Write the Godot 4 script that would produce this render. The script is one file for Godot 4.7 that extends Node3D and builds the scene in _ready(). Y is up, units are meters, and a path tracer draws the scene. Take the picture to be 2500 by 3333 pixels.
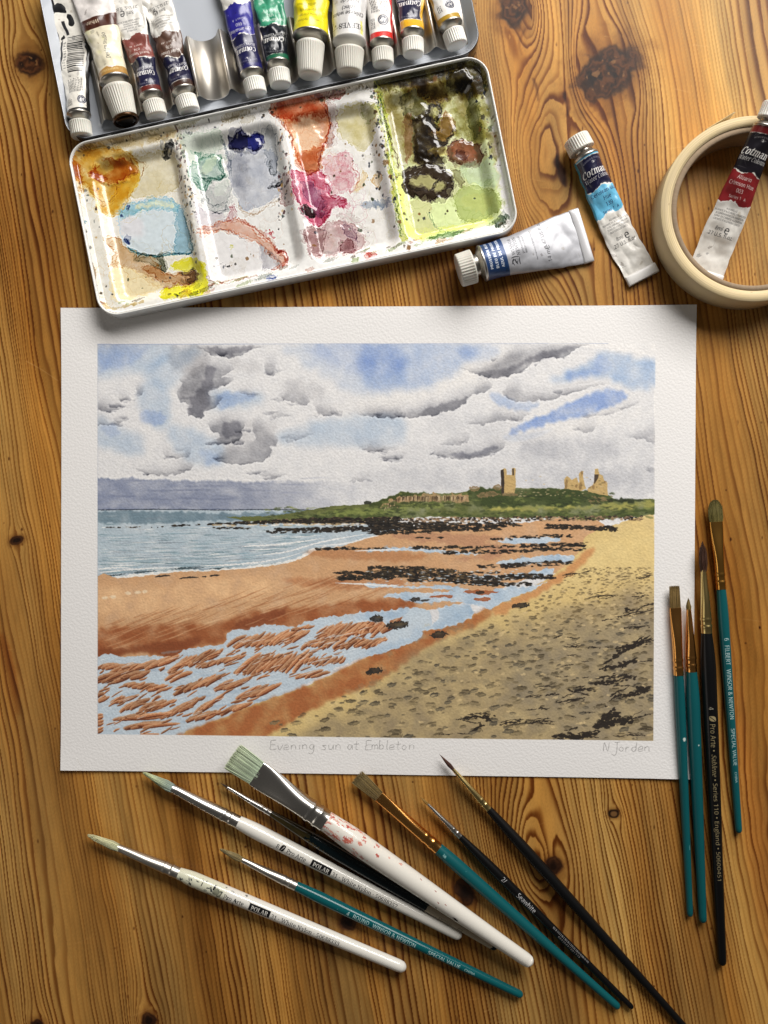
extends Node3D
# A watercolour painting on a pine table with a paint tin, paint tubes, brushes and masking tape.
# Places are written in the photograph's pixels on the table and turned to metres by spot() (about 0.166 mm each).

const UNIT := 0.00025 / 1.507          # metres on the table per photograph pixel
const EYE := 0.46                      # height of the camera above the table
const CENTRE := Vector2(1250.0, 1666.5)
var tilt := Basis(Vector3(0, 0, 1), deg_to_rad(-2.0)) * Basis(Vector3(1, 0, 0), deg_to_rad(-0.4))
var rng := RandomNumberGenerator.new()
var taken := {}


func _ready() -> void:
	rng.seed = 4711
	# camera
	var cam := Camera3D.new()
	cam.name = "camera"
	cam.fov = 62.0117
	cam.near = 0.01
	cam.far = 20.0
	cam.transform = Transform3D(Basis(tilt * Vector3(1, 0, 0), tilt * Vector3(0, 0, -1), tilt * Vector3(0, 1, 0)), Vector3(0, EYE, 0))
	add_child(cam)
	cam.current = true
	# the dim room round the table
	var around := WorldEnvironment.new()
	around.name = "room_light"
	var e := Environment.new()
	e.background_mode = Environment.BG_COLOR
	e.background_color = Color(0.25, 0.24, 0.23)
	e.background_energy_multiplier = 1.0
	e.tonemap_mode = Environment.TONE_MAPPER_LINEAR
	e.tonemap_exposure = 1.0
	e.sdfgi_enabled = true
	e.ssao_enabled = true
	e.ssil_enabled = true
	around.environment = e
	add_child(around)
	# the window: daylight from beyond the far right edge of the table
	var win := AreaLight3D.new()
	win.name = "window_daylight"
	win.area_size = Vector2(0.95, 0.6)
	win.light_color = Color(1.0, 0.985, 0.968)
	win.light_energy = 2.42
	win.shadow_enabled = true
	win.position = Vector3(0.40, 0.70, -0.92)
	win.basis = Basis.looking_at(Vector3(-0.02, 0, -0.02) - win.position, Vector3.UP)
	add_child(win)
	# a weaker window far off on the other side
	var side := AreaLight3D.new()
	side.name = "side_window_daylight"
	side.area_size = Vector2(0.5, 0.5)
	side.light_color = Color(1.0, 0.97, 0.93)
	side.light_energy = 0.11
	side.shadow_enabled = true
	side.position = Vector3(-0.95, 0.55, 0.35)
	side.basis = Basis.looking_at(-side.position, Vector3.UP)
	add_child(side)
	build_table()
	build_painting()
	build_tin()
	build_tin_tubes()
	build_loose_tubes()
	build_tape()
	build_brushes()


# ---------- places and nodes ----------
func spot(p: Vector2, y := 0.0) -> Vector3:
	var d := tilt * Vector3((p.x - CENTRE.x) * UNIT / EYE, -1.0, (p.y - CENTRE.y) * UNIT / EYE)
	return Vector3(0, EYE, 0) + d * ((y - EYE) / d.y)


# photograph pixels -> (x, z) in metres at height y, as a 3x3 map
func plane_map(y: float) -> Basis:
	var k := UNIT / EYE
	var d := tilt * Basis(Vector3(k, 0, 0), Vector3(0, 0, k), Vector3(-CENTRE.x * k, -1, -CENTRE.y * k))
	var r0 := Vector3(d.x.x, d.y.x, d.z.x)
	var r1 := Vector3(d.x.y, d.y.y, d.z.y)
	var r2 := Vector3(d.x.z, d.y.z, d.z.z)
	return rows(r0 * (y - EYE), r2 * (y - EYE), r1)


func rows(a: Vector3, b: Vector3, c: Vector3) -> Basis:
	return Basis(Vector3(a.x, b.x, c.x), Vector3(a.y, b.y, c.y), Vector3(a.z, b.z, c.z))


func numbered(called: String) -> String:
	var n: int = taken.get(called, 0)
	taken[called] = n + 1
	return called if n == 0 else "%s_%03d" % [called, n]


func thing(called: String, label: String, category: String, where: Transform3D, group := "") -> Node3D:
	var o := Node3D.new()
	o.name = numbered(called)
	o.transform = where
	o.set_meta("label", label)
	o.set_meta("category", category)
	if group:
		o.set_meta("group", group)
	add_child(o)
	return o


func part(called: String, mesh: Mesh, mat: Material, parent: Node3D, label := "") -> MeshInstance3D:
	var o := MeshInstance3D.new()
	o.name = called
	o.mesh = mesh
	o.material_override = mat
	if label:
		o.set_meta("label", label)
	parent.add_child(o, true)
	return o


func nz(s: int, f: float, oct := 1, kind := FastNoiseLite.TYPE_SIMPLEX_SMOOTH) -> FastNoiseLite:
	var n := FastNoiseLite.new()
	n.seed = s
	n.frequency = f
	n.noise_type = kind
	n.fractal_type = FastNoiseLite.FRACTAL_FBM if oct > 1 else FastNoiseLite.FRACTAL_NONE
	n.fractal_octaves = oct
	return n


func mat(c: Color, rough := 0.5, metal := 0.0) -> StandardMaterial3D:
	var m := StandardMaterial3D.new()
	m.albedo_color = c
	m.roughness = rough
	m.metallic = metal
	return m


func tex_mat(t: Texture2D, rough := 0.5, metal := 0.0) -> StandardMaterial3D:
	var m := mat(Color.WHITE, rough, metal)
	m.albedo_texture = t
	return m


func rgb8(r: float, g: float, b: float) -> Color:
	return Color(r / 255.0, g / 255.0, b / 255.0)


# ---------- meshes ----------
# joins rings of equal length; each ring starts at the top and turns towards +z while the rings advance along +x
func loft(rings: Array, uvs: Array = [], cap0 := true, cap1 := true, colors: Array = [], flat := false) -> ArrayMesh:
	var st := SurfaceTool.new()
	st.begin(Mesh.PRIMITIVE_TRIANGLES)
	st.set_smooth_group(-1 if flat else 0)
	var n: int = rings[0].size()
	for i in rings.size():
		for j in n:
			if uvs.size():
				st.set_uv(uvs[i][j])
			if colors.size():
				st.set_color(colors[i][j])
			st.add_vertex(rings[i][j])
	for i in rings.size() - 1:
		for j in n - 1:
			var a := i * n + j
			st.add_index(a)
			st.add_index(a + n)
			st.add_index(a + 1)
			st.add_index(a + 1)
			st.add_index(a + n)
			st.add_index(a + n + 1)
	if flat:
		st.deindex()
	st.generate_normals()
	var m := st.commit()
	var ends := SurfaceTool.new()
	ends.begin(Mesh.PRIMITIVE_TRIANGLES)
	for k in [0, rings.size() - 1]:
		if (k == 0 and not cap0) or (k > 0 and not cap1):
			continue
		var mid := Vector3.ZERO
		for j in n - 1:
			mid += rings[k][j] / float(n - 1)
		for j in n - 1:
			var tri := [mid, rings[k][j], rings[k][j + 1]] if k == 0 else [mid, rings[k][j + 1], rings[k][j]]
			ends.set_smooth_group(1 + k)
			for v in tri:
				if uvs.size():
					ends.set_uv(uvs[k][j])
				if colors.size():
					ends.set_color(colors[k][j])
				ends.add_vertex(v)
	ends.generate_normals()
	ends.index()
	var tmp := ends.commit()
	var both := SurfaceTool.new()
	both.append_from(m, 0, Transform3D())
	if tmp.get_surface_count():
		both.append_from(tmp, 0, Transform3D())
	return both.commit()


func ring(x: float, half_z: float, half_y: float, n := 32, cy := 0.0, power := 1.0) -> PackedVector3Array:
	var out := PackedVector3Array()
	for j in n + 1:
		var t := -PI + TAU * j / n
		var c := cos(t)
		var s := sin(t)
		if power != 1.0:
			c = signf(c) * pow(absf(c), power)
			s = signf(s) * pow(absf(s), power)
		out.append(Vector3(x, cy + half_y * c, half_z * s))
	return out


# a lathe along x: stations are [x, half width, half height]
func lathe(stations: Array, n := 28, power := 1.0) -> ArrayMesh:
	var rings := []
	for s in stations:
		rings.append(ring(s[0], s[1], s[2] if s.size() > 2 else s[1], n, 0.0, power))
	return loft(rings)


func knurled(x0: float, x1: float, r0: float, r1: float, ridges := 30, depth := 0.00028) -> ArrayMesh:
	var rings := []
	var n := ridges * 6
	var st := [[0.0, 0.80, 0.0], [0.015, 0.92, 0.0], [0.06, 0.985, 0.3], [0.12, 1.0, 1.0], [0.5, 1.0, 1.0], [0.86, 1.0, 1.0], [0.9, 1.0, 0.2], [0.98, 0.99, 0.0], [1.0, 0.93, 0.0]]
	for s in st:
		var pts := PackedVector3Array()
		var rr: float = lerpf(r0, r1, s[0]) * s[1]
		for j in n + 1:
			var t := -PI + TAU * j / n
			var w: float = [0.0, 0.0, 0.55, 1.0, 1.0, 0.55][j % 6]
			var q: float = rr - depth * w * s[2]
			pts.append(Vector3(lerpf(x0, x1, s[0]), q * cos(t), q * sin(t)))
		rings.append(pts)
	return loft(rings)


# frame at a, its x axis towards b, its z axis lying in the table
func along(a: Vector3, b: Vector3) -> Transform3D:
	var x := (b - a).normalized()
	var z := x.cross(Vector3.UP).normalized()
	return Transform3D(Basis(x, z.cross(x), z), a)


# ---------- a canvas on which textures are computed: washes, strokes, dabs and lettering ----------
class Canvas:
	var w: int
	var h: int
	var r := PackedFloat32Array()
	var g := PackedFloat32Array()
	var b := PackedFloat32Array()
	var map := Basis()
	var off := Vector2.ZERO
	var k := 1.0
	var unit := 1.0
	var sc := 1.0
	var n1 := FastNoiseLite.new()
	var n2 := FastNoiseLite.new()
	var rng := RandomNumberGenerator.new()
	var glyphs := {}

	func _init(ww: int, hh: int, c: Color, s := 1) -> void:
		w = ww
		h = hh
		r.resize(w * h)
		g.resize(w * h)
		b.resize(w * h)
		r.fill(c.r)
		g.fill(c.g)
		b.fill(c.b)
		rng.seed = 100 + s
		n1.seed = s
		n1.frequency = 0.05
		n1.fractal_octaves = 3
		n2.seed = s + 50
		n2.frequency = 0.013
		n2.fractal_octaves = 4

	# how drawing units turn into this canvas: pixel = map * (off + k * p)
	func view(x: float, y: float, kk: float) -> void:
		off = Vector2(x, y)
		k = kk
		sc = k * unit

	func at(x: float, y: float) -> Vector2:
		var v := map * Vector3(off.x + k * x, off.y + k * y, 1.0)
		return Vector2(v.x / v.z, v.y / v.z)

	func outline(pts: Array, rough: float, smooth: bool, closed := true) -> PackedVector2Array:
		var p := PackedVector2Array()
		for i in pts.size() / 2:
			p.append(at(pts[i * 2], pts[i * 2 + 1]))
		var out := PackedVector2Array()
		var n := p.size()
		var last := n if closed else n - 1
		for i in last:
			var a := p[(i - 1 + n) % n] if closed else p[maxi(i - 1, 0)]
			var c := p[i]
			var d := p[(i + 1) % n]
			var e := p[(i + 2) % n] if closed else p[mini(i + 2, n - 1)]
			var m := maxi(1, int(c.distance_to(d) / 2.5))
			for s in m:
				var t := float(s) / m
				out.append(c.cubic_interpolate(d, a, e, t) if smooth else c.lerp(d, t))
		if not closed:
			out.append(p[n - 1])
		if rough > 0.0:
			for i in out.size():
				var q := out[i]
				out[i] = q + Vector2(n1.get_noise_2d(q.x * 1.1, q.y * 1.1), n1.get_noise_2d(q.x * 1.1 + 900.0, q.y * 1.1)) * rough * 1.9
		return out

	func poly(pts: Array, c: Color, a := 1.0, o := {}) -> void:
		fill(outline(pts, o.get("rough", 0.0) * sc, o.get("smooth", true)), c, a, o)

	func box(m: PackedFloat32Array, bw: int, bh: int, ri: int) -> PackedFloat32Array:
		var t := PackedFloat32Array()
		t.resize(bw * bh)
		var inv := 1.0 / (2 * ri + 1)
		for y in bh:
			var s := 0.0
			var o := y * bw
			for x in range(-ri, bw):
				if x + ri < bw:
					s += m[o + x + ri]
				if x - ri - 1 >= 0:
					s -= m[o + x - ri - 1]
				if x >= 0:
					t[o + x] = s * inv
		var u := PackedFloat32Array()
		u.resize(bw * bh)
		for x in bw:
			var s := 0.0
			for y in range(-ri, bh):
				if y + ri < bh:
					s += t[(y + ri) * bw + x]
				if y - ri - 1 >= 0:
					s -= t[(y - ri - 1) * bw + x]
				if y >= 0:
					u[y * bw + x] = s * inv
		return u

	# options: rough, blur, edge (darker rim), ew (its width), mix (opaque), vary (mottling), cloud (crisp below, soft above)
	func fill(p: PackedVector2Array, c: Color, a: float, o := {}) -> void:
		if p.size() < 3:
			return
		var blur: float = o.get("blur", 0.0) * sc
		var edge: float = o.get("edge", 0.0)
		var ew: float = o.get("ew", 5.0) * sc
		var cloud: float = o.get("cloud", 0.0) * sc
		var vary: float = o.get("vary", 0.0)
		var opaque: bool = o.get("mix", false)
		var pad := int(maxf(maxf(blur * 2.2, cloud), 1.0)) + 2
		var lo := p[0]
		var hi := p[0]
		for q in p:
			lo = lo.min(q)
			hi = hi.max(q)
		var x0 := maxi(int(lo.x) - pad, -pad)
		var y0 := maxi(int(lo.y) - pad, -pad)
		var x1 := mini(int(hi.x) + pad, w + pad)
		var y1 := mini(int(hi.y) + pad, h + pad)
		var bw := x1 - x0
		var bh := y1 - y0
		if bw <= 0 or bh <= 0:
			return
		var m := PackedFloat32Array()
		m.resize(bw * bh)
		var lines := []
		lines.resize(bh * 2)
		var n := p.size()
		for i in n:
			var s := p[i]
			var e := p[(i + 1) % n]
			if s.y > e.y:
				var q := s
				s = e
				e = q
			if e.y - s.y < 0.0001:
				continue
			var f := int(ceil((s.y - y0) * 2.0 - 0.5))
			var t := int(floor((e.y - y0) * 2.0 - 0.5))
			var slope := (e.x - s.x) / (e.y - s.y)
			for row in range(maxi(f, 0), mini(t, bh * 2 - 1) + 1):
				var yy := y0 + (row + 0.5) * 0.5
				if yy < s.y or yy >= e.y:
					continue
				if lines[row] == null:
					lines[row] = PackedFloat32Array()
				lines[row].append(s.x + (yy - s.y) * slope)
		for row in bh * 2:
			if lines[row] == null:
				continue
			var xs: PackedFloat32Array = lines[row]
			xs.sort()
			var base := (row / 2) * bw
			for i in xs.size() / 2:
				var xa := clampf(xs[i * 2] - x0, 0.0, bw - 0.001)
				var xb := clampf(xs[i * 2 + 1] - x0, 0.0, bw - 0.001)
				var ia := int(xa)
				var ib := int(xb)
				if ia == ib:
					m[base + ia] += (xb - xa) * 0.5
				else:
					m[base + ia] += (1.0 - (xa - ia)) * 0.5
					for x in range(ia + 1, ib):
						m[base + x] += 0.5
					m[base + ib] += (xb - ib) * 0.5
		if blur >= 0.8:
			m = box(m, bw, bh, int(blur))
			m = box(m, bw, bh, maxi(1, int(blur * 0.6)))
		var soft := PackedFloat32Array()
		if edge > 0.0:
			soft = box(m, bw, bh, maxi(1, int(ew)))
		elif cloud > 0.0:
			soft = box(m, bw, bh, maxi(1, int(cloud * 0.5)))
		var cd := int(cloud * 0.5)
		for y in range(maxi(y0, 0), mini(y1, h)):
			for x in range(maxi(x0, 0), mini(x1, w)):
				var i := (y - y0) * bw + x - x0
				var v := m[i]
				if v <= 0.003:
					continue
				v = minf(v, 1.0) * a
				if edge > 0.0:
					v *= 1.0 + edge * (1.0 - 2.0 * soft[i] + 0.6)
				elif cloud > 0.0:
					var up := soft[i - cd * bw] if y - y0 >= cd else 0.0
					var dn := soft[i + cd * bw] if y - y0 + cd < bh else 0.0
					v *= clampf(up * 1.25, 0.0, 1.0) * (0.68 + 0.45 * (1.0 - dn))
				if vary > 0.0:
					v *= 1.0 + vary * 1.6 * n2.get_noise_2d(x, y)
				v = clampf(v, 0.0, 1.0)
				var j := y * w + x
				if opaque:
					r[j] += (c.r - r[j]) * v
					g[j] += (c.g - g[j]) * v
					b[j] += (c.b - b[j]) * v
				else:
					r[j] *= 1.0 - v + v * c.r
					g[j] *= 1.0 - v + v * c.g
					b[j] *= 1.0 - v + v * c.b

	func stroke(pts: Array, w0: float, w1: float, c: Color, a := 1.0, o := {}) -> void:
		var p := outline(pts, o.get("wobble", 0.0) * sc, o.get("smooth", true), false)
		var left := PackedVector2Array()
		var right := PackedVector2Array()
		for i in p.size():
			var d := (p[mini(i + 1, p.size() - 1)] - p[maxi(i - 1, 0)]).normalized().orthogonal()
			var t := float(i) / maxf(1.0, p.size() - 1)
			var ww: float = lerpf(w0, w1, t) * 0.5 * sc
			if o.get("taper", false):
				ww *= sqrt(maxf(0.0, sin(PI * clampf(t, 0.02, 0.98))))
			var rr: float = o.get("rough", 0.0)
			var f := 1.0 + rr * n1.get_noise_2d(p[i].x * 3.0, p[i].y * 3.0)
			var f2 := 1.0 + rr * n1.get_noise_2d(p[i].x * 3.0 + 400.0, p[i].y * 3.0)
			left.append(p[i] + d * ww * f)
			right.append(p[i] - d * ww * f2)
		right.reverse()
		left.append_array(right)
		fill(left, c, a, o)

	func dab(x: float, y: float, rx: float, ry: float, ang: float, c: Color, a := 1.0, soft := 1.0, rough := 0.0, edge := 0.0, opaque := false) -> void:
		var q := at(x, y)
		rx *= sc
		ry *= sc
		var big := maxf(rx, ry) * (1.0 + rough) + soft + 1.0
		var ca := cos(ang)
		var sa := sin(ang)
		var small := minf(rx, ry)
		for yy in range(maxi(0, int(q.y - big)), mini(h, int(q.y + big) + 2)):
			for xx in range(maxi(0, int(q.x - big)), mini(w, int(q.x + big) + 2)):
				var dx := xx + 0.5 - q.x
				var dy := yy + 0.5 - q.y
				var d := sqrt(pow((dx * ca + dy * sa) / rx, 2.0) + pow((dy * ca - dx * sa) / ry, 2.0))
				if rough > 0.0:
					d += rough * n1.get_noise_2d(xx * 2.2, yy * 2.2)
				var v := clampf((1.0 - d) * small / soft + 0.5, 0.0, 1.0)
				if v <= 0.0:
					continue
				v *= a * (1.0 + edge * (smoothstep(0.45, 1.0, d) - 0.5))
				v = clampf(v, 0.0, 1.0)
				var j := yy * w + xx
				if opaque:
					r[j] += (c.r - r[j]) * v
					g[j] += (c.g - g[j]) * v
					b[j] += (c.b - b[j]) * v
				else:
					r[j] *= 1.0 - v + v * c.r
					g[j] *= 1.0 - v + v * c.g
					b[j] *= 1.0 - v + v * c.b

	# lettering: centred at (x, y), its height in drawing units, turned by ang; align -1 starts at x, 1 ends there
	func text(s: String, x: float, y: float, size: float, c: Color, o := {}) -> void:
		var key: String = o.get("font", "Droid Sans") + str(o.get("bold", false))
		if not glyphs.has(key):
			var f := SystemFont.new()
			f.font_names = PackedStringArray([o.get("font", "Droid Sans")])
			f.font_weight = 700 if o.get("bold", false) else 400
			glyphs[key] = f
		var tm := TextMesh.new()
		tm.font = glyphs[key]
		tm.text = s
		tm.font_size = 40
		tm.pixel_size = 1.0
		tm.depth = 0.0
		tm.curve_step = 4.0
		var arr := tm.get_mesh_arrays()
		if arr.is_empty() or arr[Mesh.ARRAY_VERTEX] == null:
			return
		var vs: PackedVector3Array = arr[Mesh.ARRAY_VERTEX]
		if vs.is_empty():
			return
		var lo := INF
		var hi := -INF
		for v in vs:
			lo = minf(lo, v.x)
			hi = maxf(hi, v.x)
		var al: float = o.get("align", 0)
		var cx := lerpf(lo, hi, (al + 1.0) * 0.5)
		var f := size * sc / 29.0
		var ang: float = o.get("ang", 0.0)
		var sx: float = o.get("sx", 1.0)
		var shear: float = o.get("shear", 0.0)
		var dir := Vector2(cos(ang), sin(ang))
		var dn := Vector2(-dir.y, dir.x)
		var q := at(x, y)
		var base := -9.5 + (12.5 if false else 0.0)
		var pp := PackedVector2Array()
		var blo := Vector2(INF, INF)
		var bhi := Vector2(-INF, -INF)
		for v in vs:
			var lx := (v.x - cx) * sx + (v.y) * shear
			var arc: float = o.get("arc", 0.0)
			var ly := -(v.y + 0.0) + arc * lx * lx * 0.001
			var t := q + dir * lx * f + dn * ly * f
			pp.append(t)
			blo = blo.min(t)
			bhi = bhi.max(t)
		var x0 := maxi(0, int(blo.x) - 1)
		var y0 := maxi(0, int(blo.y) - 1)
		var x1 := mini(w, int(bhi.x) + 2)
		var y1 := mini(h, int(bhi.y) + 2)
		var bw := x1 - x0
		var bh := y1 - y0
		if bw <= 0 or bh <= 0:
			return
		var m := PackedFloat32Array()
		m.resize(bw * bh)
		var idx: PackedInt32Array = arr[Mesh.ARRAY_INDEX] if arr[Mesh.ARRAY_INDEX] != null else PackedInt32Array(range(vs.size()))
		for i in idx.size() / 3:
			var pa := pp[idx[i * 3]]
			var pb := pp[idx[i * 3 + 1]]
			var pc := pp[idx[i * 3 + 2]]
			var area := (pb - pa).cross(pc - pa)
			if absf(area) < 0.00001:
				continue
			if area < 0.0:
				var sw := pb
				pb = pc
				pc = sw
			var tl := pa.min(pb).min(pc)
			var th := pa.max(pb).max(pc)
			for sy in range(int((tl.y - y0) * 4.0), int((th.y - y0) * 4.0) + 1):
				for sxx in range(int((tl.x - x0) * 4.0), int((th.x - x0) * 4.0) + 1):
					if sy < 0 or sxx < 0 or sy >= bh * 4 or sxx >= bw * 4:
						continue
					var t := Vector2(x0 + (sxx + 0.5) * 0.25, y0 + (sy + 0.5) * 0.25)
					if (pb - pa).cross(t - pa) >= 0.0 and (pc - pb).cross(t - pb) >= 0.0 and (pa - pc).cross(t - pc) >= 0.0:
						m[(sy / 4) * bw + sxx / 4] += 0.0625
		var a: float = o.get("a", 1.0)
		for yy in bh:
			for xx in bw:
				var v := minf(1.0, m[yy * bw + xx]) * a
				if v > 0.0:
					var j := (y0 + yy) * w + x0 + xx
					r[j] += (c.r - r[j]) * v
					g[j] += (c.g - g[j]) * v
					b[j] += (c.b - b[j]) * v

	func mottle(amount: float, f: float, tint := Vector3.ONE) -> void:
		var n := FastNoiseLite.new()
		n.seed = n1.seed + 7
		n.frequency = f
		n.fractal_octaves = 4
		for y in h:
			for x in w:
				var v := amount * n.get_noise_2d(x, y)
				var j := y * w + x
				r[j] *= 1.0 + v * tint.x
				g[j] *= 1.0 + v * tint.y
				b[j] *= 1.0 + v * tint.z

	# lets wet paint run: every pixel becomes a mixture of nearby ones, pulled along several noise fields, then drying edges darken
	func bleed(x0: int, y0: int, x1: int, y1: int, amp: float, f: float, dry := 0.5, seed_ := 1) -> void:
		x0 = clampi(x0, 0, w)
		x1 = clampi(x1, 0, w)
		y0 = clampi(y0, 0, h)
		y1 = clampi(y1, 0, h)
		var bw := x1 - x0
		var bh := y1 - y0
		var out_r := PackedFloat32Array()
		var out_g := PackedFloat32Array()
		var out_b := PackedFloat32Array()
		out_r.resize(bw * bh)
		out_g.resize(bw * bh)
		out_b.resize(bw * bh)
		var share := [0.5, 0.3, 0.2]
		var reach := [0.6, 1.0, 1.5]
		for k in 3:
			var n := FastNoiseLite.new()
			n.seed = seed_ * 10 + k
			n.frequency = f * [1.0, 0.8, 0.6][k]
			n.fractal_octaves = 4
			n.fractal_gain = 0.55
			var s: float = share[k]
			var a: float = amp * reach[k] * 1.6
			for y in bh:
				for x in bw:
					var sx := clampi(int(x + x0 + a * n.get_noise_2d(x, y) + 0.5), x0, x1 - 1)
					var sy := clampi(int(y + y0 + a * n.get_noise_2d(x + 5000.0, y) + 0.5), y0, y1 - 1)
					var j := sy * w + sx
					var i := y * bw + x
					out_r[i] += r[j] * s
					out_g[i] += g[j] * s
					out_b[i] += b[j] * s
		if dry > 0.0:
			var br := box(out_r, bw, bh, 4)
			var bg := box(out_g, bw, bh, 4)
			var bb := box(out_b, bw, bh, 4)
			for i in bw * bh:
				out_r[i] += clampf((out_r[i] - br[i]) * dry, -0.25, 0.04)
				out_g[i] += clampf((out_g[i] - bg[i]) * dry, -0.25, 0.04)
				out_b[i] += clampf((out_b[i] - bb[i]) * dry, -0.25, 0.04)
		for y in range(8, bh - 8):
			for x in range(8, bw - 8):
				var j := (y + y0) * w + x + x0
				var i := y * bw + x
				r[j] = out_r[i]
				g[j] = out_g[i]
				b[j] = out_b[i]

	func image(gain := 1.0) -> Image:
		var d := PackedByteArray()
		d.resize(w * h * 3)
		for i in w * h:
			d[i * 3] = int(clampf(r[i] * gain, 0.0, 1.0) * 255.0 + 0.5)
			d[i * 3 + 1] = int(clampf(g[i] * gain, 0.0, 1.0) * 255.0 + 0.5)
			d[i * 3 + 2] = int(clampf(b[i] * gain, 0.0, 1.0) * 255.0 + 0.5)
		return Image.create_from_data(w, h, false, Image.FORMAT_RGB8, d)

	func texture(gain := 1.0) -> ImageTexture:
		return ImageTexture.create_from_image(image(gain))


# ---------- the pine table ----------
const WX0 := -500.0
const WY0 := -450.0
const WK := 0.42
const WW := 1470
const WH := 1780


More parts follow.
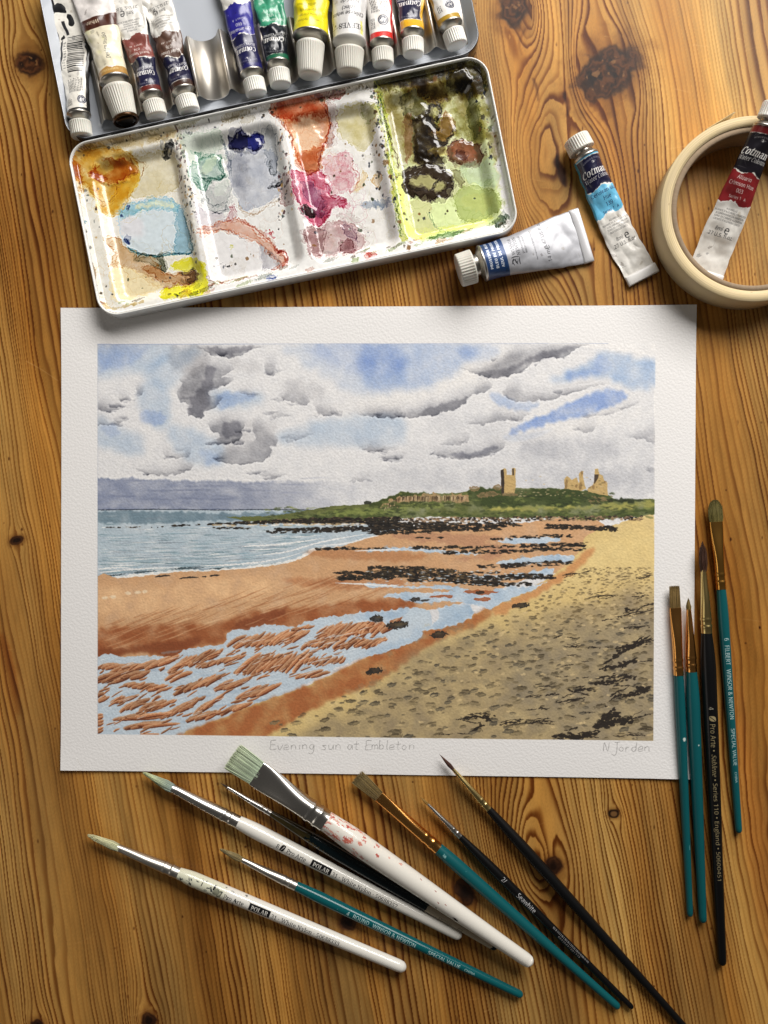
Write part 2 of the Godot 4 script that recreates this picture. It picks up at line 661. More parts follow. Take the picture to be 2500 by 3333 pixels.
func build_table() -> void:
	# knots: x, y, radius across, radius along, turn, kind (0 = open brown, 1 = dark round, 2 = small)
	var knots := [
		[95.0, 205.0, 46.0, 44.0, 0.2, 0], [1976.0, 236.0, 80.0, 112.0, 0.95, 0], [1672.0, 26.0, 46.0, 66.0, 0.1, 0], [1798.0, 2820.0, 36.0, 34.0, 0.0, 1],
		[1997.0, 2648.0, 17.0, 15.0, 0.0, 2], [52.0, 1757.0, 14.0, 26.0, 1.3, 1], [1512.0, 2905.0, 32.0, 46.0, -0.3, 1], [1128.0, 3002.0, 30.0, 30.0, 0.0, 1],
		[484.0, 3322.0, 30.0, 26.0, 0.0, 1], [122.0, 3335.0, 24.0, 20.0, 0.0, 1], [-260.0, 1100.0, 50.0, 60.0, 0.0, 0], [2780.0, 2100.0, 50.0, 60.0, 0.0, 0],
		[900.0, 1600.0, 40.0, 40.0, 0.0, 1], [700.0, -260.0, 50.0, 60.0, 0.0, 0]]
	# swellings of the year rings that show as tall closed arches: x, y, half width, half height, lift
	var arches := [[1768.0, 570.0, 112.0, 330.0, 9.0], [1716.0, 2750.0, 75.0, 210.0, 5.0], [1660.0, 150.0, 60.0, 150.0, 2.2], [2150.0, 2080.0, 60.0, 260.0, 2.0], [700.0, 1500.0, 120.0, 500.0, 4.0], [2540.0, 2650.0, 130.0, 600.0, 4.5]]
	# slack: where the rings lie far apart
	var slack := [[1772.0, 500.0, 190.0, 480.0, 0.72], [1640.0, 120.0, 120.0, 300.0, 0.5], [1720.0, 2760.0, 130.0, 330.0, 0.68], [2480.0, 2700.0, 190.0, 900.0, 0.62], [40.0, 1050.0, 60.0, 700.0, -0.6], [160.0, 2950.0, 90.0, 700.0, 0.4], [120.0, 600.0, 120.0, 500.0, 0.15]]
	for set_ in [knots, arches, slack]:
		for k in set_:
			var v := spot(Vector2(k[0], k[1]))
			k[0] = v.x / UNIT + CENTRE.x
			k[1] = v.z / UNIT + CENTRE.y
	var warp := nz(3, 0.0016, 3)
	var gs := 6
	var cw := WW / gs + 2
	var ch := WH / gs + 2
	var field := PackedFloat32Array()
	field.resize(cw * ch)
	for cy in ch:
		for cx in cw:
			var x := WX0 + cx * gs / WK
			var y := WY0 + cy * gs / WK
			var u := x - 0.165 * y + 22.0 * warp.get_noise_2d(x * 1.3, y * 0.35) + 5.0 * warp.get_noise_2d(x * 4.0 + 500.0, y * 1.1)
			for kn in knots:
				var dx: float = x - kn[0]
				var dy: float = y - kn[1]
				var du := dx - 0.165 * dy
				var rr: float = maxf(kn[2], kn[3] * 0.8) * 1.05
				var d2 := (du * du + dy * dy * 0.30) / (rr * rr)
				if d2 < 12.0:
					u -= du / maxf(d2, 1.0) * (1.0 - d2 / 12.0) if d2 > 1.0 else du * 0.92
			var ph := u / 15.5 + 7.0 * warp.get_noise_1d(u * 0.9)
			for s in slack:
				var dx: float = (x - s[0] - 0.165 * (y - s[1])) / s[2]
				var dy: float = (y - s[1]) / s[3]
				ph -= s[4] * (s[2] / 14.5) * dx * exp(-dx * dx - dy * dy)
			for s in arches:
				var dx: float = (x - s[0] - 0.165 * (y - s[1]) * 0.5) / s[2]
				var dy: float = (y - s[1]) / s[3]
				ph += s[4] * exp(-dx * dx - dy * dy) * (1.0 + 0.25 * warp.get_noise_2d(x * 3.0, y * 1.5))
			field[cy * cw + cx] = ph
	var cv := Canvas.new(WW, WH, Color.WHITE, 5)
	var fine := nz(8, 0.11, 2)
	var fibre := nz(9, 0.9)
	var tone := nz(71, 0.0045, 3)
	var ringtone := nz(11, 0.37)
	var amber := nz(12, 0.006, 2)
	var rough_im := PackedByteArray()
	rough_im.resize(WW * WH)
	var r := cv.r
	var g := cv.g
	var b := cv.b
	for py in WH:
		var fy := float(py) / gs
		var iy := int(fy)
		fy -= iy
		var y := WY0 + py / WK
		for px in WW:
			var fx := float(px) / gs
			var ix := int(fx)
			fx -= ix
			var o := iy * cw + ix
			var ph := lerpf(lerpf(field[o], field[o + 1], fx), lerpf(field[o + cw], field[o + cw + 1], fx), fy)
			var sx := px - py * 0.165
			var fib := fibre.get_noise_2d(sx * 1.1, py * 0.05)
			var fn := fine.get_noise_2d(sx * 0.8, py * 0.14)
			ph += fn * 0.10
			var n := floorf(ph)
			var f := ph - n
			var rt := ringtone.get_noise_1d(n * 7.3)
			var late := smoothstep(0.30, 0.86, f) * (1.0 - smoothstep(0.90, 1.0, f))
			late = pow(late, 1.5) * clampf(0.9 + 1.2 * rt, 0.3, 1.0)
			late *= clampf(0.80 + 0.95 * amber.get_noise_2d(sx * 0.9 + 3000.0, py * 0.22), 0.35, 1.05)
			late = clampf(late + fib * 0.10 * (0.4 + late), 0.0, 1.0)
			var tn := tone.get_noise_2d(sx * 2.2, py * 0.30)
			var am := amber.get_noise_2d(sx * 1.6, py * 0.16)
			var lum := 1.0 + 0.26 * tn + 0.06 * fib + 0.05 * fn + 0.10 * ringtone.get_noise_1d(n * 3.1 + 90.0) - 0.10 * maxf(am, 0.0)
			var i := py * WW + px
			r[i] = lerpf(0.690, 0.350, late) * lum
			g[i] = lerpf(0.500, 0.172, late) * lum * (1.0 + 0.05 * tn - 0.10 * am)
			b[i] = lerpf(0.246, 0.038, late) * lum * (1.0 + 0.10 * tn - 0.30 * am)
			rough_im[i] = int(clampf(0.44 + 0.05 * tn + 0.04 * fib + 0.05 * late, 0.0, 1.0) * 255.0)
	# knots themselves
	var kn2 := nz(14, 0.022, 4)
	for kn in knots:
		var x0 := int((kn[0] - 190.0 - WX0) * WK)
		var y0 := int((kn[1] - 190.0 - WY0) * WK)
		var ext := int(380 * WK)
		for py in range(maxi(0, y0), mini(WH, y0 + ext)):
			for px in range(maxi(0, x0), mini(WW, x0 + ext)):
				var dx: float = WX0 + px / WK - kn[0]
				var dy: float = WY0 + py / WK - kn[1]
				var ca := cos(kn[4])
				var sa := sin(kn[4])
				var q := Vector2((dx * ca + dy * sa) / kn[2], (dy * ca - dx * sa) / kn[3])
				var d := q.length()
				var nn := kn2.get_noise_2d(px * 1.6, py * 1.6)
				d *= 1.0 + 0.34 * nn
				if d > 1.9:
					continue
				var i := py * WW + px
				var inner := 1.0 - smoothstep(0.74, 1.10, d)
				var halo := (1.0 - smoothstep(0.9, 1.9, d)) * 0.5
				var rings := 0.5 + 0.5 * sin(d * (17.0 if kn[5] == 0 else 11.0) + nn * 5.0)
				var c := Color(0.34, 0.20, 0.105).lerp(Color(0.16, 0.085, 0.045), rings * 0.75)
				if kn[5] == 0:
					c = c.lerp(Color(0.10, 0.06, 0.045), smoothstep(0.05, 0.4, kn2.get_noise_2d(px * 1.5 + 70.0, py * 1.5)) * (1.0 - smoothstep(0.5, 0.95, d)))
					c = c.lerp(Color(0.56, 0.40, 0.24), smoothstep(0.25, 0.45, kn2.get_noise_2d(px * 2.4 + 300.0, py * 2.4)) * (0.7 if d < 0.6 else 0.0))
					c = c.lerp(Color(0.14, 0.08, 0.05), smoothstep(0.62, 0.86, d) * (1.0 - smoothstep(0.9, 1.05, d)) * clampf(0.6 + 1.2 * nn, 0.0, 1.0))
				elif kn[5] == 1:
					c = c.lerp(Color(0.09, 0.05, 0.035), smoothstep(0.9, 0.2, d) * 0.8)
				else:
					c = Color(0.45, 0.32, 0.19).lerp(Color(0.12, 0.07, 0.04), smoothstep(0.45, 0.75, d))
				r[i] = lerpf(r[i] * (1.0 - 0.35 * halo), c.r, inner)
				g[i] = lerpf(g[i] * (1.0 - 0.45 * halo), c.g, inner)
				b[i] = lerpf(b[i] * (1.0 - 0.55 * halo), c.b, inner)
	cv.map = rows(Vector3(WK / UNIT, 0, (CENTRE.x - WX0) * WK), Vector3(0, WK / UNIT, (CENTRE.y - WY0) * WK), Vector3(0, 0, 1)) * plane_map(0.0)
	cv.unit = WK
	cv.view(0, 0, 1)
	# dark pitch streaks, dents, scratches and specks of the worn top
	cv.poly([1812, 500, 1822, 520, 1838, 560, 1842, 610, 1834, 612, 1818, 570, 1806, 530], Color(0.30, 0.15, 0.07), 0.85, {"blur": 3.0, "rough": 4.0})
	cv.stroke([1735, 255, 1748, 290, 1752, 330], 8, 3, Color(0.32, 0.17, 0.09), 0.7, {"blur": 2.5, "rough": 1.0})
	cv.stroke([1835, 300, 1850, 340, 1846, 380], 16, 4, Color(0.36, 0.17, 0.07), 0.75, {"blur": 2.5, "rough": 1.0})
	cv.stroke([1712, 90, 1690, 140, 1700, 180], 6, 3, Color(0.38, 0.2, 0.1), 0.5, {"blur": 2.5})
	cv.stroke([0, 2060, 22, 2120, 40, 2200, 60, 2330], 40, 20, Color(0.82, 0.60, 0.40), 0.6, {"blur": 9.0, "rough": 0.6, "taper": true})
	cv.stroke([2340, 1985, 2400, 2350, 2480, 2800, 2560, 3300], 50, 110, Color(0.86, 0.66, 0.46), 0.5, {"blur": 22.0, "rough": 0.4, "taper": true})
	cv.stroke([2230, 1250, 2250, 1300, 2252, 1330], 5, 2, Color(0.3, 0.15, 0.07), 0.7, {"blur": 2.0})
	for i in 240:
		var x := cv.rng.randf_range(-300.0, 2800.0)
		var y := cv.rng.randf_range(-300.0, 3600.0)
		cv.dab(x, y, cv.rng.randf_range(1.5, 3.4), cv.rng.randf_range(2.0, 6.5), 0.0, Color(0.3, 0.17, 0.1), cv.rng.randf_range(0.3, 0.85), 1.0, 0.5)
	for i in 150:
		var x := cv.rng.randf_range(-300.0, 2800.0)
		var y := cv.rng.randf_range(-300.0, 3600.0)
		var l := cv.rng.randf_range(8.0, 70.0)
		var a := cv.rng.randf_range(-0.45, 0.25)
		cv.stroke([x, y, x + l * cos(a), y + l * sin(a)], 2.2, 1.4, Color(0.88, 0.70, 0.46), cv.rng.randf_range(0.1, 0.35), {"mix": true})
	for s in [[85, 1175, 190, 1240]]:
		cv.stroke([s[0], s[1], (s[0] + s[2]) * 0.5, (s[1] + s[3]) * 0.5 - 3, s[2], s[3]], 2.2, 1.4, Color(0.86, 0.70, 0.48), 0.4, {"mix": true})
	var im := cv.image(1.0)
	var t := ImageTexture.create_from_image(im)
	var bumps := im.duplicate()
	bumps.convert(Image.FORMAT_L8)
	bumps.bump_map_to_normal_map(1.2)
	var m := tex_mat(t, 1.0)
	m.roughness_texture = ImageTexture.create_from_image(Image.create_from_data(WW, WH, false, Image.FORMAT_L8, rough_im))
	m.normal_enabled = true
	m.normal_texture = ImageTexture.create_from_image(bumps)
	m.normal_scale = 0.22
	m.clearcoat_enabled = true
	m.clearcoat = 0.06
	m.clearcoat_roughness = 0.3
	m.metallic_specular = 0.27
	# a slab with a softly rounded edge; the grain repeats past the part in the photograph
	var st := SurfaceTool.new()
	st.begin(Mesh.PRIMITIVE_TRIANGLES)
	var pm := plane_map(0.0)
	var x0 := -0.62
	var x1 := 0.62
	var z0 := -0.72
	var z1 := 0.72
	var ring_pts := []
	for lv in [[0.012, -0.030], [0.0, -0.026], [0.0, -0.004], [0.0012, -0.0012], [0.004, 0.0]]:
		var i: float = lv[0]
		ring_pts.append([Vector3(x0 + i, lv[1], z0 + i), Vector3(x1 - i, lv[1], z0 + i), Vector3(x1 - i, lv[1], z1 - i), Vector3(x0 + i, lv[1], z1 - i)])
	var quads := []
	for k in 4:
		for j in 4:
			quads.append([ring_pts[k][j], ring_pts[k][(j + 1) % 4], ring_pts[k + 1][(j + 1) % 4], ring_pts[k + 1][j]])
	quads.append([ring_pts[4][0], ring_pts[4][1], ring_pts[4][2], ring_pts[4][3]])
	quads.append([ring_pts[0][3], ring_pts[0][2], ring_pts[0][1], ring_pts[0][0]])
	for q in quads:
		st.set_smooth_group(-1)
		for v in [q[0], q[1], q[2], q[0], q[2], q[3]]:
			# table metres -> photograph pixels as seen straight down
			var p: Vector3 = v
			st.set_uv(Vector2(((p.x / UNIT + CENTRE.x) - WX0) * WK / WW, ((p.z / UNIT + CENTRE.y + p.y * 0.2) - WY0) * WK / WH))
			st.add_vertex(v)
	st.generate_normals()
	var o := MeshInstance3D.new()
	o.name = "table_top"
	o.mesh = st.commit()
	o.material_override = m
	o.set_meta("kind", "structure")
	o.set_meta("label", "varnished pine table top with brown knots and striped grain")
	add_child(o)


# ---------- the watercolour sheet ----------
func build_painting() -> void:
	var hgt := 0.0005
	var c0 := spot(Vector2(202, 1004), hgt)
	var c1 := spot(Vector2(2264, 993), hgt)
	var c2 := spot(Vector2(2257, 2535), hgt)
	var c3 := spot(Vector2(199, 2505), hgt)
	var mid := (c0 + c1 + c2 + c3) / 4.0
	var ex := ((c1 - c0) + (c2 - c3)).normalized()
	var wide := ((c1 - c0).length() + (c2 - c3).length()) * 0.5
	var deep := ((c3 - c0).length() + (c2 - c1).length()) * 0.5
	var ez := ex.cross(Vector3.UP).normalized()
	if ez.z < 0:
		ez = -ez
	var tw := 1500
	var th := int(tw * deep / wide)
	var cv := Canvas.new(tw, th, rgb8(238, 236, 234), 21)
	# metres -> sheet pixels
	var s := tw / wide
	var a := rows(Vector3(ex.x * s, ex.z * s, -(ex.x * mid.x + ex.z * mid.z) * s + tw * 0.5), Vector3(ez.x * s, ez.z * s, -(ez.x * mid.x + ez.z * mid.z) * s + th * 0.5), Vector3(0, 0, 1))
	cv.map = a * plane_map(hgt)
	cv.unit = tw / 2060.0
	paint_picture(cv)
	var tex := cv.texture(1.0)
	# the bumpy face of cold pressed paper
	var nn := nz(31, 0.13, 3)
	var bump := nn.get_image(tw, th)
	bump.convert(Image.FORMAT_L8)
	bump.bump_map_to_normal_map(2.6)
	var m := tex_mat(tex, 0.92)
	m.normal_enabled = true
	m.normal_texture = ImageTexture.create_from_image(bump)
	m.normal_scale = 0.19
	var where := Transform3D(Basis(ex, Vector3.UP, ez), Vector3(mid.x, 0, mid.z))
	var o := thing("watercolour_painting", "watercolour of a beach with castle ruins on a white paper sheet", "painting", where)
	# the picture's corners in sheet metres
	var q := []
	for p in [Vector2(318, 1121), Vector2(2134, 1117), Vector2(2126, 2411), Vector2(319, 2389)]:
		var v := where.affine_inverse() * spot(p, hgt)
		q.append(v)
	var hx := wide * 0.5
	var hz := deep * 0.5
	var warp := nz(33, 3.2)
	var xs := [-hx, q[0].x, q[1].x, hx]
	var zs := [-hz, q[0].z, q[3].z, hz]
	var margin := SurfaceTool.new()
	margin.begin(Mesh.PRIMITIVE_TRIANGLES)
	var inner := SurfaceTool.new()
	inner.begin(Mesh.PRIMITIVE_TRIANGLES)
	for bx in 3:
		for bz in 3:
			var st := inner if bx == 1 and bz == 1 else margin
			var nx := 30 if bx == 1 else 4
			var nzz := 24 if bz == 1 else 4
			for i in nx:
				for j in nzz:
					var x0: float = lerpf(xs[bx], xs[bx + 1], float(i) / nx)
					var x1: float = lerpf(xs[bx], xs[bx + 1], float(i + 1) / nx)
					var z0: float = lerpf(zs[bz], zs[bz + 1], float(j) / nzz)
					var z1: float = lerpf(zs[bz], zs[bz + 1], float(j + 1) / nzz)
					for v in [Vector2(x0, z0), Vector2(x1, z0), Vector2(x1, z1), Vector2(x0, z0), Vector2(x1, z1), Vector2(x0, z1)]:
						st.set_uv(Vector2(v.x / wide + 0.5, v.y / deep + 0.5))
						st.add_vertex(Vector3(v.x, lift(warp, v, hx, hz), v.y))
	# cut edge and back of the sheet
	var edge := [Vector2(-hx, -hz), Vector2(hx, -hz), Vector2(hx, hz), Vector2(-hx, hz)]
	for k in 4:
		for i in 16:
			var p: Vector2 = edge[k].lerp(edge[(k + 1) % 4], i / 16.0)
			var p2: Vector2 = edge[k].lerp(edge[(k + 1) % 4], (i + 1) / 16.0)
			var t0 := lift(warp, p, hx, hz)
			var t1 := lift(warp, p2, hx, hz)
			for v in [Vector3(p.x, t0, p.y), Vector3(p.x, t0 - 0.00045, p.y), Vector3(p2.x, t1, p2.y), Vector3(p2.x, t1, p2.y), Vector3(p.x, t0 - 0.00045, p.y), Vector3(p2.x, t1 - 0.00045, p2.y)]:
				margin.set_uv(Vector2(0.01, 0.01))
				margin.set_smooth_group(4)
				margin.add_vertex(v)
	for v in [edge[0], edge[2], edge[1], edge[0], edge[3], edge[2]]:
		margin.set_smooth_group(5)
		margin.set_uv(Vector2(0.01, 0.01))
		margin.add_vertex(Vector3(v.x, 0.00012, v.y))
	margin.generate_normals()
	inner.generate_normals()
	part("paper_margin", margin.commit(), m, o)
	part("picture", inner.commit(), m, o)


# the sheet lies nearly flat, its edges lifting a little
func lift(warp: FastNoiseLite, p: Vector2, hx: float, hz: float) -> float:
	var e := maxf(absf(p.x) / hx, absf(p.y) / hz)
	var c := absf(p.x) / hx * absf(p.y) / hz
	return 0.00064 + 0.0001 * warp.get_noise_2d(p.x, p.y) + 0.0007 * smoothstep(0.8, 1.0, e) * (0.5 + 0.5 * warp.get_noise_2d(p.x * 2.0 + 9.0, p.y * 2.0)) + 0.0009 * pow(c, 8.0)


func rocks(cv: Canvas, x0: float, y0: float, x1: float, y1: float, thick: float, n: int, size: float, c := Color(0.11, 0.095, 0.085)) -> void:
	for i in n:
		var t := cv.rng.randf()
		var x := lerpf(x0, x1, t)
		var y := lerpf(y0, y1, t) + cv.rng.randf_range(-0.5, 0.5) * thick
		var v := cv.rng.randf_range(-0.03, 0.10)
		if i % 5 == 0:
			cv.dab(x, y - size * 0.3, size * 0.7, size * 0.2, 0.0, Color(0.42, 0.35, 0.26), 0.8, 1.0, 0.5, 0.0, true)
			continue
		cv.dab(x, y, size * cv.rng.randf_range(0.45, 1.5), size * cv.rng.randf_range(0.22, 0.48), cv.rng.randf_range(-0.12, 0.12), Color(c.r + v, c.g + v * 0.85, c.b + v * 0.6), 0.95, 1.0, 0.6, 0.2, true)


func ripple(cv: Canvas, x: float, y: float, l: float, wd: float, ang: float) -> void:
	var d := Vector2(cos(ang), sin(ang)) * l * 0.5
	var nrm := Vector2(-d.y, d.x).normalized() * wd
	var sag := nrm * cv.rng.randf_range(-0.25, 0.25)
	var f := cv.rng.randf_range(0.86, 1.1)
	cv.stroke([x - d.x, y - d.y, x + sag.x, y + sag.y, x + d.x, y + d.y], wd * 0.9, wd * 0.75, Color(0.83 * f, 0.63 * f, 0.47 * f), 0.9, {"taper": true, "rough": 0.35, "mix": true})
	cv.stroke([x - d.x * 0.95 + nrm.x * 0.12, y - d.y * 0.95 + nrm.y * 0.12, x + sag.x + nrm.x * 0.16, y + sag.y + nrm.y * 0.16, x + d.x * 0.9 + nrm.x * 0.1, y + d.y * 0.9 + nrm.y * 0.1], wd * 0.62, wd * 0.45, Color(0.66 * f, 0.41 * f, 0.26 * f), 0.85, {"taper": true, "rough": 0.4, "mix": true})
	cv.stroke([x - d.x * 0.98 + nrm.x * 0.3, y - d.y * 0.98 + nrm.y * 0.3, x + sag.x + nrm.x * 0.34, y + sag.y + nrm.y * 0.34, x + d.x * 0.8 + nrm.x * 0.25, y + d.y * 0.8 + nrm.y * 0.25], wd * 0.34, wd * 0.2, Color(0.40 * f, 0.20 * f, 0.11 * f), 0.9, {"taper": true, "rough": 0.5, "mix": true})


# small broken edges along a cloud's underside
func wisps(cv: Canvas, pts: Array, a: float) -> void:
	var n := pts.size() / 2
	var mean := 0.0
	for i in n:
		mean += pts[i * 2 + 1] / float(n)
	for k in 5:
		var i := cv.rng.randi() % n
		if pts[i * 2 + 1] < mean - 8.0:
			continue
		var x: float = pts[i * 2] + cv.rng.randf_range(-30.0, 30.0)
		var y: float = pts[i * 2 + 1] + cv.rng.randf_range(-16.0, 6.0)
		var rx := cv.rng.randf_range(14.0, 40.0)
		var ry := rx * cv.rng.randf_range(0.25, 0.5)
		var q := []
		for m in 8:
			var t := TAU * m / 8.0
			q.append(x + rx * cos(t) * cv.rng.randf_range(0.7, 1.2))
			q.append(y + ry * sin(t) * cv.rng.randf_range(0.7, 1.2))
		cv.poly(q, rgb8(148, 150, 160), a * cv.rng.randf_range(0.35, 0.75), {"cloud": 18.0, "rough": 5.0, "vary": 0.4})


func weed(cv: Canvas, x: float, y: float, l: float, wd: float, ang: float) -> void:
	var pts := []
	var n := 5
	for i in n:
		var t := float(i) / (n - 1)
		pts.append(x + cos(ang) * l * t + cv.rng.randf_range(-3.0, 3.0))
		pts.append(y + sin(ang) * l * t + cv.rng.randf_range(-0.1, 0.1) * l * 0.5)
	cv.stroke(pts, wd, wd * 0.7, Color(0.155, 0.125, 0.10), 0.95, {"taper": true, "rough": 1.6, "mix": true})
	for i in int(l / 14.0):
		var t := cv.rng.randf()
		cv.dab(x + cos(ang) * l * t, y + sin(ang) * l * t + cv.rng.randf_range(-wd, wd) * 0.8, wd * 0.7, wd * 0.35, cv.rng.randf_range(-0.7, 0.3), Color(0.16, 0.13, 0.10), 0.9, 1.0, 0.6, 0.0, true)


# the rain bank over the sea: flat on top, paler towards the land, gone before the castle
func rain_bank(cv: Canvas) -> void:
	var lo := cv.at(200, 840)
	var hi := cv.at(1640, 1012)
	for y in range(int(lo.y), int(hi.y)):
		for x in range(int(lo.x), int(hi.x)):
			var u := (x - lo.x) / (hi.x - lo.x)
			var v := (y - lo.y) / (hi.y - lo.y)
			var n := cv.n1.get_noise_2d(x * 0.35, y * 0.5)
			var n2 := cv.n2.get_noise_2d(x * 0.9, y * 1.6)
			var top := 0.07 + 0.10 * u + 0.07 * cv.n1.get_noise_1d(x * 0.30) + 0.03 * cv.n1.get_noise_1d(x * 1.7)
			var a := smoothstep(top - 0.03, top + 0.04 + 0.10 * u, v) * (1.0 - smoothstep(0.45, 0.98, u + 0.14 * n2))
			a *= 0.62 + 0.30 * (1.0 - absf(v - 0.6)) + 0.35 * n2 + 0.18 * n
			a = clampf(a, 0.0, 1.0)
			var c := Color(0.600, 0.640, 0.745).lerp(Color(0.66, 0.685, 0.755), u)
			var j := y * cv.w + x
			cv.r[j] *= 1.0 - a + a * c.r
			cv.g[j] *= 1.0 - a + a * c.g
			cv.b[j] *= 1.0 - a + a * c.b


# the soft grey upper body of a cloud, wet in wet
func veil(cv: Canvas, pts: Array, a: float) -> void:
	var up := []
	for i in pts.size() / 2:
		up.append(pts[i * 2])
		up.append(pts[i * 2 + 1] - 16.0)
	cv.poly(up, rgb8(206, 207, 212), a * 0.40, {"blur": 16.0, "rough": 12.0, "vary": 0.4})


func paint_picture(cv: Canvas) -> void:
	var frame := [318, 1121, 2134, 1117, 2126, 2411, 319, 2389]
	var cream := rgb8(246, 240, 230)
	cv.view(0, 0, 1)
	cv.poly([320, 1121, 1700, 1119, 1850, 1125, 2110, 1155, 2128, 1190, 2126, 2411, 319, 2389], rgb8(246, 247, 249), 1.0, {"smooth": false})
	# --- sky, left half ---
	cv.view(180, 980, 0.675)
	var bl := rgb8(196, 214, 244)
	var bd := rgb8(206, 219, 246)
	for s in [[206, 212, 330, 212, 560, 212, 520, 300, 420, 350, 300, 360, 206, 380], [400, 420, 520, 400, 560, 560, 520, 620, 430, 580], [750, 440, 860, 440, 1000, 450, 980, 500, 820, 520, 760, 530], [560, 600, 720, 640, 820, 720, 780, 800, 660, 780, 560, 690], [206, 560, 300, 600, 420, 660, 400, 740, 206, 700], [1090, 640, 1350, 560, 1659, 560, 1659, 690, 1380, 700, 1120, 690], [430, 360, 560, 240, 700, 230, 620, 330, 540, 420]]:
		cv.poly(s, rgb8(212, 227, 243), 0.8, {"blur": 20.0, "rough": 12.0, "vary": 0.3})
	cv.poly([206, 212, 420, 212, 430, 250, 350, 310, 240, 340, 206, 340], bd, 0.75, {"blur": 16.0, "rough": 14.0, "vary": 0.35})
	cv.poly([400, 540, 470, 530, 540, 560, 500, 600, 430, 590], bd, 0.6, {"blur": 10.0, "rough": 12.0, "vary": 0.35})
	cv.poly([216, 600, 290, 600, 310, 640, 250, 655], bd, 0.45, {"blur": 10.0, "rough": 10.0})
	cv.poly([780, 450, 930, 440, 960, 470, 860, 500, 790, 520], bl, 0.6, {"blur": 10.0, "rough": 10.0, "vary": 0.35})
	cv.poly([700, 720, 760, 720, 790, 780, 730, 790], bl, 0.45, {"blur": 12.0, "rough": 10.0})
	cv.poly([1130, 212, 1659, 212, 1659, 430, 1520, 450, 1420, 430, 1300, 360, 1180, 290], rgb8(214, 227, 246), 0.6, {"blur": 20.0, "rough": 16.0, "vary": 0.3})
	cv.poly([1240, 212, 1659, 212, 1659, 340, 1480, 350, 1330, 300], bd, 0.55, {"blur": 26.0, "rough": 16.0, "vary": 0.35})
	# --- sky, right half ---
	cv.view(1200, 980, 0.663)
	cv.poly([0, 212, 470, 212, 520, 260, 470, 310, 400, 370, 250, 430, 120, 430, 0, 430], rgb8(196, 214, 243), 0.8, {"blur": 22.0, "rough": 16.0, "vary": 0.3})
	cv.poly([430, 230, 600, 215, 640, 260, 520, 300], bl, 0.5, {"blur": 14.0, "rough": 12.0})
	cv.poly([880, 390, 1060, 310, 1150, 250, 1300, 280, 1407, 290, 1407, 420, 1260, 420, 1100, 370, 960, 390], rgb8(192, 214, 243), 0.8, {"blur": 16.0, "rough": 14.0, "vary": 0.35})
	cv.poly([960, 360, 1090, 330, 1150, 260, 1190, 310, 1150, 350, 1010, 385], bd, 0.6, {"blur": 12.0, "rough": 12.0, "vary": 0.35})
	cv.poly([690, 640, 800, 580, 950, 520, 1100, 450, 1200, 430, 1280, 470, 1180, 520, 1000, 575, 830, 620, 720, 650], rgb8(164, 190, 240), 0.85, {"blur": 9.0, "rough": 10.0, "vary": 0.45})
	cv.poly([600, 440, 700, 490, 820, 500, 800, 530, 700, 535, 620, 500], bl, 0.75, {"blur": 10.0, "rough": 10.0, "vary": 0.3})
	cv.poly([660, 660, 760, 650, 900, 630, 820, 670, 700, 690], bl, 0.3, {"blur": 10.0})
	# creamy light at the cloud tops
	for s in [[560, 330, 200, 60], [150, 480, 260, 40], [980, 620, 240, 30]]:
		cv.dab(s[0], s[1], s[2], s[3], -0.2, cream, 0.25, 30.0, 0.4, 0.0, true)
	# low grey veils
	for s in [[150, 720, 420, 900, 0.10], [500, 660, 1400, 900, 0.13], [0, 840, 700, 930, 0.16], [760, 700, 1200, 780, 0.22], [800, 830, 1407, 960, 0.2], [300, 560, 700, 640, 0.12]]:
		cv.poly([s[0], s[1], (s[0] + s[2]) * 0.5, s[1] - 14, s[2], s[1] + 6, s[2], s[3], (s[0] + s[2]) * 0.5, s[3] + 12, s[0], s[3]], rgb8(160, 164, 176), s[4] * 0.85, {"blur": 14.0, "rough": 26.0, "vary": 0.5})
	var gr := rgb8(158, 159, 166)
	var go := {"cloud": 44.0, "rough": 6.0, "vary": 0.35}
	# --- grey clouds, left half ---
	cv.view(180, 980, 0.675)
	for s in [[0.62, [560, 215, 720, 215, 760, 260, 720, 330, 640, 360, 560, 330]], [0.4, [820, 280, 960, 290, 1000, 330, 900, 340]], [0.5, [600, 420, 720, 300, 740, 420, 660, 520]], [0.3, [930, 560, 1060, 600, 1000, 700, 900, 650]], [0.3, [1100, 380, 1260, 400, 1300, 470, 1180, 460]], [0.35, [820, 700, 900, 640, 950, 700, 900, 750]]]:
		cv.poly(s[1], rgb8(206, 205, 207), s[0], {"blur": 13.0, "rough": 16.0, "vary": 0.35})
